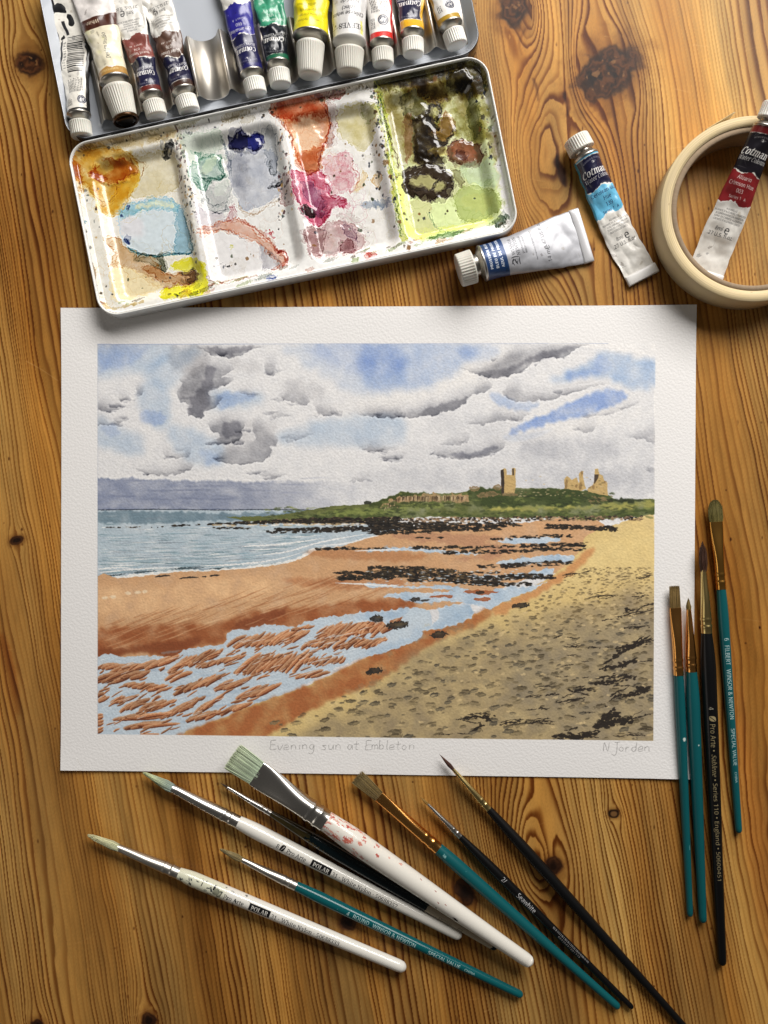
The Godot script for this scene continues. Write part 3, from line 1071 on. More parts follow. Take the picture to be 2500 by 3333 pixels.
	for s in [
		[0.85, [690, 214, 1000, 214, 935, 235, 910, 255, 850, 272, 790, 268, 750, 255, 715, 235]],
		[1.0, [600, 370, 700, 310, 760, 290, 862, 318, 850, 340, 800, 362, 866, 372, 850, 388, 770, 425, 750, 437, 745, 455, 803, 455, 795, 492, 762, 520, 720, 535, 712, 566, 640, 548, 640, 520, 665, 500, 600, 480, 586, 440, 612, 400]],
		[1.0, [735, 590, 790, 560, 850, 552, 908, 585, 902, 630, 886, 672, 840, 688, 760, 692, 738, 682, 790, 650, 750, 620]],
		[0.8, [950, 590, 1000, 590, 1040, 625, 1072, 655, 1068, 702, 1030, 703, 1050, 726, 1010, 768, 940, 783, 870, 788, 790, 772, 768, 745, 850, 700, 940, 690, 960, 650]],
		[0.9, [208, 465, 250, 490, 310, 500, 325, 516, 270, 532, 212, 522]], [0.9, [208, 560, 260, 578, 325, 573, 290, 597, 212, 592]], [0.6, [305, 452, 358, 453, 352, 477, 315, 483]], [0.6, [385, 405, 428, 408, 422, 445, 398, 449]],
		[0.8, [370, 800, 470, 810, 560, 800, 630, 775, 674, 785, 640, 818, 540, 843, 440, 833]], [0.6, [515, 705, 560, 730, 620, 725, 657, 700, 652, 738, 610, 757, 540, 753]], [0.6, [960, 832, 1040, 818, 1118, 838, 1050, 847]],
		[0.55, [1105, 645, 1180, 635, 1250, 630, 1200, 663, 1140, 667]], [0.65, [1418, 862, 1470, 845, 1528, 858, 1480, 867]], [0.6, [1008, 288, 1040, 270, 1068, 330, 1052, 358, 1018, 352]], [0.6, [875, 420, 940, 425, 988, 447, 960, 458, 900, 443]],
		[0.7, [1078, 450, 1150, 410, 1222, 460, 1214, 498, 1150, 488, 1100, 473]], [0.7, [1245, 490, 1330, 505, 1366, 540, 1290, 554, 1262, 532]], [0.55, [1440, 540, 1530, 510, 1659, 498, 1659, 560, 1560, 560]], [0.55, [1445, 675, 1520, 690, 1600, 712, 1540, 728, 1480, 710]], [0.5, [1580, 745, 1650, 735, 1655, 765, 1600, 760]], [0.5, [1030, 540, 1090, 530, 1120, 550, 1060, 565]]]:
		veil(cv, s[1], s[0])
		cv.poly(s[1], gr, minf(1.0, s[0] * 0.78), go)
		wisps(cv, s[1], s[0])
	cv.poly([650, 470, 700, 420, 730, 320, 770, 330, 750, 430, 730, 520, 690, 555, 650, 540], rgb8(150, 150, 162), 0.6, {"blur": 7.0, "rough": 12.0})
	cv.poly([800, 600, 860, 580, 895, 600, 880, 650, 820, 660], rgb8(146, 146, 158), 0.6, {"blur": 8.0, "rough": 10.0})
	cv.poly([730, 225, 860, 220, 960, 222, 900, 250, 800, 262], rgb8(156, 156, 166), 0.55, {"blur": 5.0, "rough": 8.0})
	# --- grey clouds, right half ---
	cv.view(1200, 980, 0.663)
	for s in [
		[0.75, [0, 545, 60, 550, 200, 520, 400, 470, 500, 430, 560, 390, 615, 408, 580, 442, 512, 462, 442, 524, 330, 558, 230, 573, 60, 570, 0, 562]],
		[0.9, [445, 325, 540, 325, 640, 280, 700, 240, 800, 225, 900, 212, 990, 208, 1098, 208, 1010, 237, 960, 278, 890, 278, 800, 308, 760, 342, 680, 368, 580, 376, 520, 352]],
		[0.75, [658, 450, 700, 400, 745, 408, 765, 440, 900, 440, 1050, 410, 1178, 398, 1060, 433, 880, 484, 780, 493, 690, 488]], [0.6, [475, 600, 560, 565, 640, 540, 790, 545, 740, 582, 640, 588, 560, 608]],
		[0.75, [300, 745, 400, 720, 520, 725, 600, 690, 675, 695, 640, 738, 560, 763, 480, 775, 370, 768]], [0.5, [345, 700, 430, 660, 495, 645, 480, 692, 420, 708]], [0.55, [1255, 660, 1330, 645, 1407, 610, 1407, 692, 1340, 678]],
		[0.45, [1020, 610, 1120, 592, 1092, 642, 1040, 634]], [0.45, [1105, 555, 1200, 520, 1300, 492, 1345, 484, 1250, 538, 1150, 564]], [0.4, [0, 690, 60, 700, 90, 730, 40, 745, 0, 740]], [0.4, [90, 760, 190, 735, 150, 775]], [0.35, [1330, 800, 1400, 815, 1370, 830]]]:
		veil(cv, s[1], s[0])
		cv.poly(s[1], gr, minf(1.0, s[0] * 0.78), go)
		wisps(cv, s[1], s[0])
	cv.poly([540, 350, 680, 330, 760, 290, 900, 240, 1000, 225, 930, 270, 780, 305, 680, 360, 590, 370], rgb8(156, 156, 166), 0.55, {"blur": 7.0, "rough": 8.0})
	cv.poly([250, 545, 380, 500, 480, 470, 470, 500, 350, 550, 260, 565], rgb8(164, 164, 172), 0.5, {"blur": 6.0, "rough": 8.0})
	cv.poly([400, 750, 500, 745, 600, 715, 640, 715, 560, 755, 460, 770], rgb8(160, 162, 176), 0.5, {"blur": 5.0, "rough": 6.0})
	# --- the storm band on the horizon ---
	cv.view(180, 980, 0.675)
	rain_bank(cv)
	for i in 16:
		var x := cv.rng.randf_range(250.0, 1200.0)
		var y := cv.rng.randf_range(855.0, 960.0)
		cv.stroke([x, y, x + cv.rng.randf_range(60.0, 240.0), y + cv.rng.randf_range(-4.0, 8.0)], 8, 4, rgb8(176, 182, 204), 0.3, {"blur": 3.0, "taper": true})
	cv.view(0, 0, 1)
	var ca := cv.at(318, 1121)
	var cb := cv.at(2130, 1700)
	cv.bleed(int(ca.x) - 8, int(ca.y) - 8, int(cb.x) + 8, int(cb.y), 2.6, 0.035, 1.1, 3)
	# --- sea ---
	cv.view(180, 1650, 0.675)
	cv.poly([200, 14, 1420, 14, 1560, 55, 1659, 70, 1659, 120, 1500, 155, 1380, 195, 1250, 203, 1180, 243, 1060, 278, 800, 304, 600, 308, 470, 324, 320, 340, 200, 352], rgb8(184, 199, 208), 0.95, {"smooth": false, "vary": 0.3, "mix": true})
	cv.poly([200, 26, 500, 22, 900, 30, 1300, 22, 1380, 40, 1100, 70, 800, 66, 500, 80, 200, 72], rgb8(140, 160, 170), 0.75, {"rough": 8.0, "blur": 4.0, "vary": 0.25})
	for i in 520:
		var t := pow(cv.rng.randf(), 0.8)
		var y := lerpf(24.0, 320.0, t)
		var x := cv.rng.randf_range(200.0, 1500.0 - t * 700.0)
		var l := cv.rng.randf_range(30.0, 140.0) * (0.5 + t)
		var c: Color = [rgb8(120, 150, 160), rgb8(98, 128, 138), rgb8(150, 178, 190), rgb8(246, 246, 242), rgb8(130, 140, 150)][cv.rng.randi() % 5]
		var wd := cv.rng.randf_range(3.0, 9.0) * (0.5 + 0.5 * t)
		var sl := -0.10 * t * l if x > 700 else -0.02 * l
		cv.stroke([x, y, x + l * 0.5, y + sl * 0.4 + cv.rng.randf_range(-3.0, 3.0), x + l, y + sl], wd, wd * 0.6, c, cv.rng.randf_range(0.25, 0.7), {"taper": true, "rough": 0.9, "mix": true, "blur": 0.8})
	cv.stroke([200, 15, 500, 12, 800, 15, 1000, 13, 1400, 16], 4, 4, rgb8(40, 46, 58), 0.95, {"rough": 1.0, "mix": true})
	for s in [[205, 300, 300, 292, 380, 296], [205, 318, 330, 305, 480, 296, 640, 292], [900, 190, 1100, 178, 1300, 150], [960, 235, 1120, 215, 1280, 170, 1500, 130], [700, 285, 900, 275, 1080, 250, 1200, 215]]:
		cv.stroke(s, 9, 5, rgb8(250, 248, 244), 0.9, {"rough": 1.3, "mix": true, "taper": true})
	for s in [[205, 332, 280, 330, 340, 322], [380, 318, 440, 312, 490, 308], [560, 300, 640, 296, 720, 292], [740, 300, 840, 294], [980, 290, 1060, 276, 1140, 262]]:
		cv.stroke(s, 10, 6, rgb8(62, 78, 84), 0.9, {"rough": 1.6, "mix": true, "taper": true})
	cv.poly([205, 345, 320, 330, 470, 316, 600, 304, 800, 299, 1060, 270, 1180, 238, 1250, 200, 1380, 190, 1370, 196, 1260, 210, 1190, 250, 1070, 284, 800, 309, 600, 314, 470, 330, 320, 345, 205, 356], rgb8(248, 246, 240), 0.9, {"rough": 5.0, "mix": true})
	# --- the wet orange sand ---
	cv.poly([200, 354, 320, 343, 480, 327, 600, 312, 800, 306, 1060, 281, 1190, 247, 1260, 208, 1380, 190, 1500, 150, 1600, 125, 1800, 90, 2200, 80, 2600, 60, 2700, 260, 2300, 340, 1900, 480, 1659, 500, 1500, 515, 1300, 540, 1150, 580, 1000, 575, 845, 600, 800, 665, 640, 685, 560, 725, 200, 745], rgb8(212, 166, 122), 1.0, {"rough": 3.0, "mix": true, "vary": 0.12})
	cv.poly([200, 400, 500, 380, 800, 340, 1100, 320, 1250, 360, 1000, 420, 700, 480, 400, 520, 200, 500], rgb8(240, 196, 148), 0.6, {"blur": 22.0, "rough": 20.0, "vary": 0.9, "mix": true})
	cv.poly([200, 600, 350, 580, 560, 560, 760, 570, 900, 520, 1080, 490, 1200, 480, 1400, 460, 1700, 440, 1700, 500, 1300, 545, 1150, 578, 1000, 575, 845, 600, 800, 660, 640, 684, 560, 725, 380, 700, 200, 742], rgb8(160, 92, 52), 0.8, {"blur": 11.0, "rough": 12.0, "mix": true, "vary": 0.5})
	cv.poly([200, 690, 400, 670, 600, 640, 700, 640, 640, 682, 560, 722, 380, 705, 200, 740], rgb8(132, 68, 36), 0.75, {"blur": 7.0, "rough": 12.0, "mix": true})
	cv.poly([850, 590, 920, 540, 1050, 500, 1120, 490, 1060, 550, 900, 595], rgb8(130, 66, 36), 0.7, {"blur": 5.0, "rough": 8.0, "mix": true})
	cv.poly([1200, 215, 1400, 200, 1659, 215, 1800, 240, 1659, 260, 1380, 250, 1230, 232], rgb8(170, 105, 62), 0.45, {"blur": 8.0, "rough": 8.0, "mix": true})
	cv.poly([1100, 340, 1400, 350, 1659, 345, 1659, 385, 1400, 400, 1200, 385], rgb8(168, 100, 60), 0.5, {"blur": 9.0, "rough": 10.0, "mix": true})
	for i in 150:
		var x := cv.rng.randf_range(220.0, 1500.0)
		var y := 640.0 - (x - 220.0) * 0.18 + cv.rng.randf_range(-90.0, 60.0)
		var l := cv.rng.randf_range(60.0, 200.0)
		var dk := cv.rng.randf() < 0.6
		cv.stroke([x, y, x + l * 0.5, y - l * 0.17, x + l, y - l * 0.40], 9, 3, rgb8(150, 84, 46) if dk else rgb8(240, 200, 156), 0.28, {"taper": true, "mix": true, "blur": 1.2})
	for s in [[480, 338, 520, 332, 556, 331], [598, 347, 640, 340, 692, 339], [708, 336, 730, 336], [744, 333, 794, 328]]:
		cv.stroke(s, 9, 7, rgb8(48, 42, 38), 0.95, {"rough": 1.0, "mix": true, "taper": true})
	for s in [[240, 438], [280, 434], [352, 415], [398, 412], [432, 408]]:
		cv.dab(s[0], s[1], 15, 8, 0.0, rgb8(246, 224, 190), 0.8, 2.0, 0.4, 0.0, true)
	# --- rippled pools, lower left ---
	cv.poly([200, 740, 340, 722, 420, 715, 560, 722, 640, 683, 800, 662, 842, 602, 920, 590, 1000, 570, 1060, 566, 1150, 578, 1200, 555, 1300, 532, 1500, 512, 1659, 492, 1800, 500, 1800, 600, 1659, 682, 1540, 702, 1300, 802, 1180, 872, 1000, 952, 760, 1032, 600, 1098, 200, 1098], rgb8(200, 214, 225), 1.0, {"rough": 6.0, "mix": true, "vary": 0.15})
	for i in 110:
		var x := cv.rng.randf_range(210.0, 1500.0)
		var y := cv.rng.randf_range(0.0, 1.0) * 360.0 + 730.0 - (x - 210.0) * 0.13
		cv.stroke([x, y, x + 60, y - 6, x + cv.rng.randf_range(70.0, 180.0), y - 14], 14, 8, [rgb8(166, 188, 206), rgb8(214, 228, 236), rgb8(150, 172, 194)][cv.rng.randi() % 3], 0.4, {"taper": true, "blur": 2.0, "mix": true, "rough": 0.8})
	# rows of sand ripples: start, end, count, length, width, angle
	for s in [
		[1290, 610, 1640, 555, 14, 150, 26, -0.72], [1210, 660, 1590, 655, 18, 80, 22, -0.55], [870, 650, 1200, 620, 12, 120, 22, -0.55], [1150, 590, 1240, 575, 4, 50, 14, -0.3],
		[230, 760, 300, 770, 3, 100, 20, -0.3], [290, 785, 560, 740, 8, 130, 24, -0.4], [580, 765, 780, 700, 8, 120, 22, -0.6], [690, 770, 900, 720, 6, 70, 18, -0.4], [900, 760, 1200, 745, 12, 150, 24, -0.75], [1210, 745, 1390, 735, 7, 60, 18, -0.7],
		[1190, 815, 1300, 800, 4, 80, 18, -0.3], [215, 825, 420, 805, 6, 120, 24, -0.35], [560, 810, 640, 815, 3, 110, 22, -0.4], [350, 855, 540, 875, 7, 80, 20, -0.3], [600, 880, 780, 830, 6, 140, 24, -0.5], [800, 865, 900, 850, 4, 130, 24, -0.45], [920, 900, 1050, 870, 4, 140, 26, -0.5],
		[210, 905, 240, 935, 3, 60, 20, -0.5], [290, 935, 380, 915, 4, 90, 22, -0.4], [340, 965, 430, 935, 3, 120, 24, -0.55], [440, 955, 540, 950, 4, 110, 22, -0.45], [560, 985, 660, 950, 4, 160, 26, -0.5], [690, 915, 720, 915, 1, 50, 18, -0.3], [700, 975, 780, 930, 4, 140, 24, -0.6], [660, 1010, 770, 1000, 5, 110, 22, -0.5], [800, 985, 920, 960, 6, 90, 22, -0.45],
		[350, 1015, 490, 1005, 2, 170, 20, -0.12], [400, 1056, 520, 1048, 2, 200, 20, -0.08], [215, 1000, 215, 1090, 6, 44, 18, -0.3], [430, 1090, 480, 1090, 2, 80, 14, 0.0]]:
		var gap: float = Vector2(s[2] - s[0], s[3] - s[1]).length() / (s[6] * 0.98)
		var many := int(maxf(s[4] * 1.1, gap))
		for i in many:
			var t := (i + 0.5) / float(many) + cv.rng.randf_range(-0.02, 0.02)
			ripple(cv, lerpf(s[0], s[2], t), lerpf(s[1], s[3], t) + cv.rng.randf_range(-6.0, 6.0), s[5] * cv.rng.randf_range(0.7, 1.15), s[6] * cv.rng.randf_range(0.9, 1.35), s[7] + cv.rng.randf_range(-0.1, 0.1))
	# thin broken ripples between the rows
	for i in 150:
		var x := cv.rng.randf_range(205.0, 1540.0)
		var top := 735.0 - maxf(0.0, x - 420.0) * 0.19
		var low := 1095.0 - maxf(0.0, x - 600.0) * 0.46
		if low < top + 10.0:
			continue
		var y := cv.rng.randf_range(top + 14.0, low - 6.0)
		ripple(cv, x, y, cv.rng.randf_range(26.0, 80.0), cv.rng.randf_range(7.0, 14.0), cv.rng.randf_range(-0.65, -0.25))
	# pale rims where the water meets the sand
	for i in 120:
		var x := cv.rng.randf_range(205.0, 1500.0)
		var y := cv.rng.randf_range(740.0 - maxf(0.0, x - 420.0) * 0.19, 1090.0 - maxf(0.0, x - 600.0) * 0.46)
		cv.stroke([x, y, x + 20.0, y - 8.0, x + cv.rng.randf_range(30.0, 70.0), y - 18.0], 4.0, 2.0, rgb8(232, 238, 240), 0.7, {"taper": true, "rough": 1.0, "mix": true})
	# --- the dry beach in front ---
	cv.view(1200, 1450, 0.663)
	cv.poly([-960, 1470, -900, 1405, -700, 1330, -560, 1268, -340, 1195, -150, 1110, 0, 1035, 200, 945, 262, 915, 400, 880, 510, 832, 620, 785, 780, 710, 890, 645, 990, 575, 1040, 510, 1060, 450, 1120, 415, 1220, 385, 1300, 355, 1400, 335, 1407, 1470, -400, 1470], rgb8(224, 196, 132), 1.0, {"mix": true, "rough": 3.0, "vary": 0.1, "smooth": false})
	cv.poly([1050, 520, 1200, 420, 1407, 340, 1407, 620, 1200, 640, 1000, 680, 900, 690], rgb8(234, 208, 144), 0.7, {"blur": 26.0, "rough": 20.0, "mix": true, "vary": 0.7})
	cv.poly([-960, 1470, -900, 1405, -700, 1330, -560, 1268, -340, 1195, -150, 1110, 0, 1035, 200, 945, 262, 915, 400, 880, 510, 832, 620, 785, 570, 860, 420, 930, 300, 980, 200, 1060, 0, 1180, -200, 1260, -450, 1400, -560, 1470], rgb8(176, 106, 60), 0.85, {"blur": 9.0, "rough": 10.0, "mix": true, "vary": 0.4})
	cv.poly([620, 790, 780, 720, 900, 650, 1000, 575, 1090, 500, 1110, 520, 1010, 620, 900, 690, 780, 760, 640, 840], rgb8(206, 136, 84), 0.7, {"blur": 8.0, "rough": 10.0, "mix": true})
	cv.poly([300, 980, 500, 920, 700, 880, 900, 820, 1100, 780, 1407, 740, 1407, 1470, -300, 1470, -150, 1330, 60, 1180], rgb8(160, 142, 110), 0.7, {"blur": 30.0, "rough": 40.0, "mix": true, "vary": 0.45})
	cv.poly([700, 1000, 1000, 900, 1407, 850, 1407, 1400, 900, 1400, 700, 1250], rgb8(146, 134, 112), 0.5, {"blur": 34.0, "rough": 40.0, "mix": true, "vary": 0.5})
	for i in 150:
		var t := cv.rng.randf()
		var y := lerpf(880.0, 1450.0, t)
		var x := cv.rng.randf_range(-300.0 + (1450.0 - y) * 0.9, 1400.0)
		cv.dab(x, y, cv.rng.randf_range(12.0, 46.0), cv.rng.randf_range(8.0, 22.0), cv.rng.randf_range(-0.4, 0.2), [rgb8(176, 160, 126), rgb8(126, 114, 92), rgb8(196, 172, 124), rgb8(134, 122, 98)][cv.rng.randi() % 4], 0.28, 4.0, 0.7, 0.4, true)
	# foot prints and pebbles, larger towards the front
	for i in 900:
		var t := pow(cv.rng.randf(), 1.3)
		var y := lerpf(600.0, 1440.0, t)
		var left := 1080.0 - (y - 560.0) * 1.75
		if y > 1050.0:
			left = maxf(220.0 - (y - 1050.0) * 2.4, -560.0)
		var x := cv.rng.randf_range(left + 60.0, 1400.0)
		var sz := lerpf(4.5, 19.0, t) * cv.rng.randf_range(0.4, 1.5)
		var c: Color = [rgb8(110, 98, 74), rgb8(96, 84, 62), rgb8(136, 120, 88), rgb8(86, 80, 68)][cv.rng.randi() % 4]
		if t < 0.3:
			c = c.lerp(rgb8(170, 140, 88), 0.4)
		var tl := cv.rng.randf_range(-0.35, 0.15)
		cv.dab(x, y, sz * 1.15, sz * 0.5, tl, c, cv.rng.randf_range(0.4, 0.85), 1.2, 0.5, 0.5, true)
		cv.dab(x + sz * 0.1, y - sz * 0.3, sz * 0.8, sz * 0.16, tl, Color(c.r * 0.6, c.g * 0.58, c.b * 0.55), 0.6, 1.0, 0.5, 0.0, true)
	for i in 140:
		var y := cv.rng.randf_range(700.0, 1440.0)
		var x := cv.rng.randf_range(1080.0 - (y - 560.0) * 1.2, 1400.0)
		cv.dab(x, y, cv.rng.randf_range(5.0, 16.0), cv.rng.randf_range(3.0, 7.0), cv.rng.randf_range(-0.3, 0.2), rgb8(226, 200, 148), 0.6, 1.2, 0.6, 0.0, true)
	# sea weed
	for s in [[950, 640, 90, 10, -0.14], [1055, 622, 40, 8, -0.2], [1310, 652, 85, 10, -0.16], [1075, 750, 150, 10, -0.1], [1290, 745, 90, 10, -0.1], [1350, 785, 60, 14, -0.2], [1145, 858, 60, 9, -0.1], [1210, 850, 190, 12, -0.25], [1260, 805, 40, 24, 0.2], [910, 945, 45, 12, -0.3], [975, 940, 60, 10, 0.1], [1255, 895, 130, 12, -0.05], [950, 985, 110, 10, 0.0], [1075, 990, 60, 14, 0.0], [1155, 990, 45, 8, 0.0],
		[1200, 1035, 210, 30, -0.5], [1290, 985, 110, 20, -0.35], [970, 1030, 60, 9, 0.0], [1040, 1060, 40, 9, 0.0], [1130, 1105, 190, 30, -0.28], [1330, 1060, 60, 10, -0.1], [915, 1135, 30, 8, 0.0], [960, 1135, 25, 8, 0.0], [1050, 1140, 30, 8, -0.1], [940, 1085, 70, 9, -0.15], [1080, 1170, 230, 26, -0.14], [1200, 1180, 50, 8, 0.0], [830, 1180, 90, 8, 0.05], [980, 1205, 130, 22, -0.06], [1240, 1180, 70, 10, 0.0],
		[765, 1232, 90, 8, -0.05], [870, 1222, 60, 18, 0.0], [915, 1260, 150, 14, -0.12], [1175, 1250, 210, 26, -0.28], [1310, 1180, 70, 40, 0.4], [765, 1298, 60, 8, -0.05], [830, 1290, 60, 14, 0.0], [990, 1330, 30, 10, 0.0], [1060, 1310, 50, 9, 0.0], [1160, 1280, 14, 14, 0.0], [1290, 1340, 110, 10, -0.25], [430, 1338, 190, 20, -0.05], [560, 1330, 60, 26, 0.5], [640, 1370, 110, 16, -0.2], [510, 1400, 60, 24, -0.5], [345, 1417, 70, 10, 0.0], [435, 1413, 60, 8, 0.0],
		[755, 1358, 160, 14, 0.0], [960, 1395, 70, 14, -0.1], [1100, 1375, 190, 46, -0.12], [1140, 1350, 110, 40, -0.4], [900, 1420, 230, 34, 0.03], [1200, 1425, 60, 10, 0.0], [1260, 1420, 90, 12, 0.0], [1320, 1392, 70, 8, 0.0], [1000, 1440, 130, 20, -0.3], [560, 1312, 40, 12, 0.2]]:
		weed(cv, s[0], s[1], s[2], s[3] * 0.5, s[4])
		if s[2] > 80:
			for q in 3:
				weed(cv, s[0] + cv.rng.randf_range(0.0, s[2] * 0.6), s[1] + sin(s[4]) * s[2] * 0.4 + cv.rng.randf_range(-16.0, 16.0), s[2] * 0.5, s[3] * 0.3, s[4] + cv.rng.randf_range(-0.3, 0.3))
	# --- pools and reefs in the middle ---
	var pool := rgb8(210, 222, 232)
	for s in [[630, 475, 700, 455, 800, 452, 930, 452, 925, 472, 830, 480, 720, 482], [630, 572, 760, 552, 900, 538, 1003, 538, 992, 566, 860, 574, 760, 585, 660, 586], [0, 512, 180, 500, 380, 515, 560, 535, 400, 530, 180, 518, 0, 520], [480, 640, 640, 636, 780, 622, 910, 602, 870, 640, 700, 650, 560, 655],
		[0, 676, 120, 688, 250, 690, 380, 688, 450, 700, 560, 722, 650, 700, 800, 692, 880, 666, 800, 712, 720, 742, 640, 780, 590, 802, 540, 790, 480, 772, 360, 765, 250, 772, 150, 752, 70, 740, 160, 722, 300, 722, 420, 712, 300, 702, 0, 694],
		[345, 800, 420, 782, 490, 783, 512, 830, 470, 860, 380, 892, 240, 912, 320, 872, 350, 830], [-60, 820, 60, 815, 140, 802, 200, 798, 196, 826, 110, 860, 100, 880, 40, 862, -60, 870], [60, 970, 150, 945, 200, 930, 240, 898, 262, 925, 220, 962, 150, 992, 0, 1036, -40, 1040, 0, 1005]]:
		cv.poly(s, pool, 1.0, {"rough": 5.0, "mix": true, "edge": 0.0, "vary": 0.06})
		cv.poly(s, rgb8(150, 178, 204), 0.35, {"rough": 14.0, "blur": 3.0, "mix": true, "vary": 1.0})
	cv.poly([120, 435, 380, 430, 600, 440, 660, 460, 560, 480, 700, 500, 640, 550, 560, 560, 420, 560, 600, 520, 380, 480, 200, 470], rgb8(176, 126, 100), 0.5, {"blur": 6.0, "rough": 10.0, "mix": true})
	for s in [[460, 718, 540, 710, 640, 718, 560, 732], [300, 740, 400, 732, 405, 744, 310, 746], [520, 752, 580, 746, 600, 760, 540, 762]]:
		cv.poly(s, rgb8(166, 92, 54), 0.95, {"rough": 4.0, "mix": true, "edge": 0.3})
	for s in [[180, 500, 470, 502, 16, 80, 11], [470, 502, 740, 494, 12, 60, 9], [740, 492, 1070, 486, 16, 90, 12], [360, 526, 560, 520, 16, 60, 12], [560, 524, 760, 518, 16, 60, 11], [760, 514, 960, 508, 18, 70, 12], [960, 512, 1060, 510, 10, 26, 9],
		[-160, 640, 120, 636, 40, 190, 13], [60, 622, 420, 630, 44, 330, 14], [200, 650, 480, 652, 34, 190, 13], [430, 652, 640, 660, 34, 150, 13], [640, 650, 790, 640, 26, 90, 12], [760, 640, 900, 646, 22, 90, 12], [560, 682, 790, 680, 16, 90, 12], [400, 670, 600, 682, 14, 70, 11], [0, 600, 350, 606, 18, 90, 11],
		[540, 594, 740, 590, 14, 60, 10], [660, 592, 1000, 572, 22, 130, 11], [870, 398, 1210, 408, 20, 190, 12], [0, 400, 380, 392, 34, 320, 13], [0, 420, 400, 406, 30, 200, 12], [300, 398, 740, 386, 24, 250, 12], [300, 416, 640, 410, 16, 120, 11], [20, 432, 300, 428, 8, 50, 10], [230, 453, 358, 452, 8, 24, 10], [600, 462, 700, 458, 10, 24, 9], [690, 452, 1000, 442, 14, 60, 10], [420, 628, 640, 622, 8, 40, 10], [-500, 425, 0, 415, 12, 110, 10]]:
		rocks(cv, s[0], s[1], s[2], s[3], s[4], int(s[5] * 0.62), s[6])
	for i in 90:
		cv.dab(cv.rng.randf_range(-60.0, 780.0), cv.rng.randf_range(606.0, 684.0), cv.rng.randf_range(4.0, 12.0), 2.2, 0.0, rgb8(214, 224, 230), 0.8, 1.0, 0.3, 0.0, true)
	for i in 60:
		cv.dab(cv.rng.randf_range(0.0, 500.0), cv.rng.randf_range(612.0, 656.0), cv.rng.randf_range(5.0, 12.0), 4.0, 0.0, rgb8(96, 78, 52), 0.8, 1.0, 0.5, 0.0, true)
	for s in [[40, 850, 32, 17], [140, 882, 56, 19], [345, 928, 42, 17], [745, 785, 40, 13], [228, 755, 26, 10], [275, 760, 22, 5], [545, 722, 24, 8], [30, 1105, 38, 16], [5, 1115, 18, 12]]:
		cv.dab(s[0], s[1], s[2], s[3], -0.1, rgb8(46, 40, 34), 0.97, 1.2, 0.5, 0.3, true)
	for s in [[150, 878, 30, 8], [345, 922, 16, 5], [50, 842, 12, 5]]:
		cv.dab(s[0], s[1], s[2], s[3], -0.1, rgb8(100, 84, 58), 0.7, 3.0, 0.4, 0.0, true)
	# --- the headland ---
	var green := rgb8(104, 110, 62)
	cv.poly([-700, 352, -480, 346, -380, 334, -300, 318, -170, 296, -60, 292, 20, 282, 60, 268, 110, 250, 170, 226, 270, 238, 400, 234, 460, 230, 520, 210, 650, 215, 730, 208, 850, 210, 960, 214, 1080, 224, 1170, 242, 1222, 268, 1330, 262, 1407, 264, 1407, 336, 1330, 350, 1240, 352, 1150, 366, 900, 354, 700, 356, 300, 350, 0, 372, -300, 384, -600, 372], green, 1.0, {"mix": true, "rough": 3.0, "vary": 0.25, "smooth": false})
	for s in [[[480, 232, 520, 212, 730, 212, 960, 216, 1080, 226, 1180, 248, 1215, 280, 1100, 290, 900, 296, 700, 296, 560, 300, 500, 280], 62, 74, 38, 0.85], [[0, 292, 60, 270, 170, 230, 300, 240, 180, 262, 80, 290, 30, 300], 66, 76, 36, 0.8], [[-300, 350, 0, 340, 300, 336, 600, 340, 900, 330, 1150, 330, 1390, 310, 1390, 336, 1150, 362, 700, 352, 300, 346, 0, 366, -300, 376], 72, 84, 42, 0.75], [[1180, 262, 1320, 258, 1340, 274, 1200, 276], 40, 48, 28, 0.95]]:
		cv.poly(s[0], rgb8(s[1], s[2], s[3]), s[4], {"mix": true, "rough": 9.0, "vary": 0.5, "blur": 2.0})
	for s in [[[560, 318, 700, 300, 950, 300, 1150, 290, 1407, 275, 1407, 300, 1100, 312, 800, 318, 620, 326], 178, 172, 92, 0.75], [[150, 300, 240, 280, 360, 290, 300, 312, 160, 318], 142, 152, 80, 0.8], [[-200, 330, 0, 312, 200, 322, 80, 340, -200, 345], 132, 144, 76, 0.7]]:
		cv.poly(s[0], rgb8(s[1], s[2], s[3]), s[4], {"mix": true, "rough": 10.0, "vary": 0.6, "blur": 3.0})
	for i in 300:
		var x := cv.rng.randf_range(-500.0, 1395.0)
		var y := cv.rng.randf_range(232.0, 352.0) if x > 100 and x < 1200 else cv.rng.randf_range(300.0, 355.0)
		cv.dab(x, y, cv.rng.randf_range(5.0, 22.0), cv.rng.randf_range(2.0, 6.0), cv.rng.randf_range(-0.3, 0.3), [rgb8(54, 64, 34), rgb8(140, 148, 80), rgb8(80, 92, 46), rgb8(40, 48, 30)][cv.rng.randi() % 4], 0.5, 1.5, 0.6, 0.0, true)
	cv.poly([60, 296, 100, 272, 170, 250, 260, 244, 360, 240, 462, 238, 488, 278, 440, 294, 400, 278, 270, 272, 200, 280, 130, 300], rgb8(176, 146, 106), 0.95, {"mix": true, "rough": 11.0, "vary": 0.5})
	for i in 190:
		var x := cv.rng.randf_range(80.0, 480.0)
		var yt := 288.0 - (x - 80.0) * 0.5 if x < 160 else 246.0
		cv.stroke([x, yt + cv.rng.randf_range(0.0, 8.0), x - 2.0, yt + cv.rng.randf_range(16.0, 34.0)], 4, 2, [rgb8(84, 64, 44), rgb8(120, 94, 66), rgb8(52, 42, 32), rgb8(226, 200, 160)][cv.rng.randi() % 4], 0.75, {"mix": true})
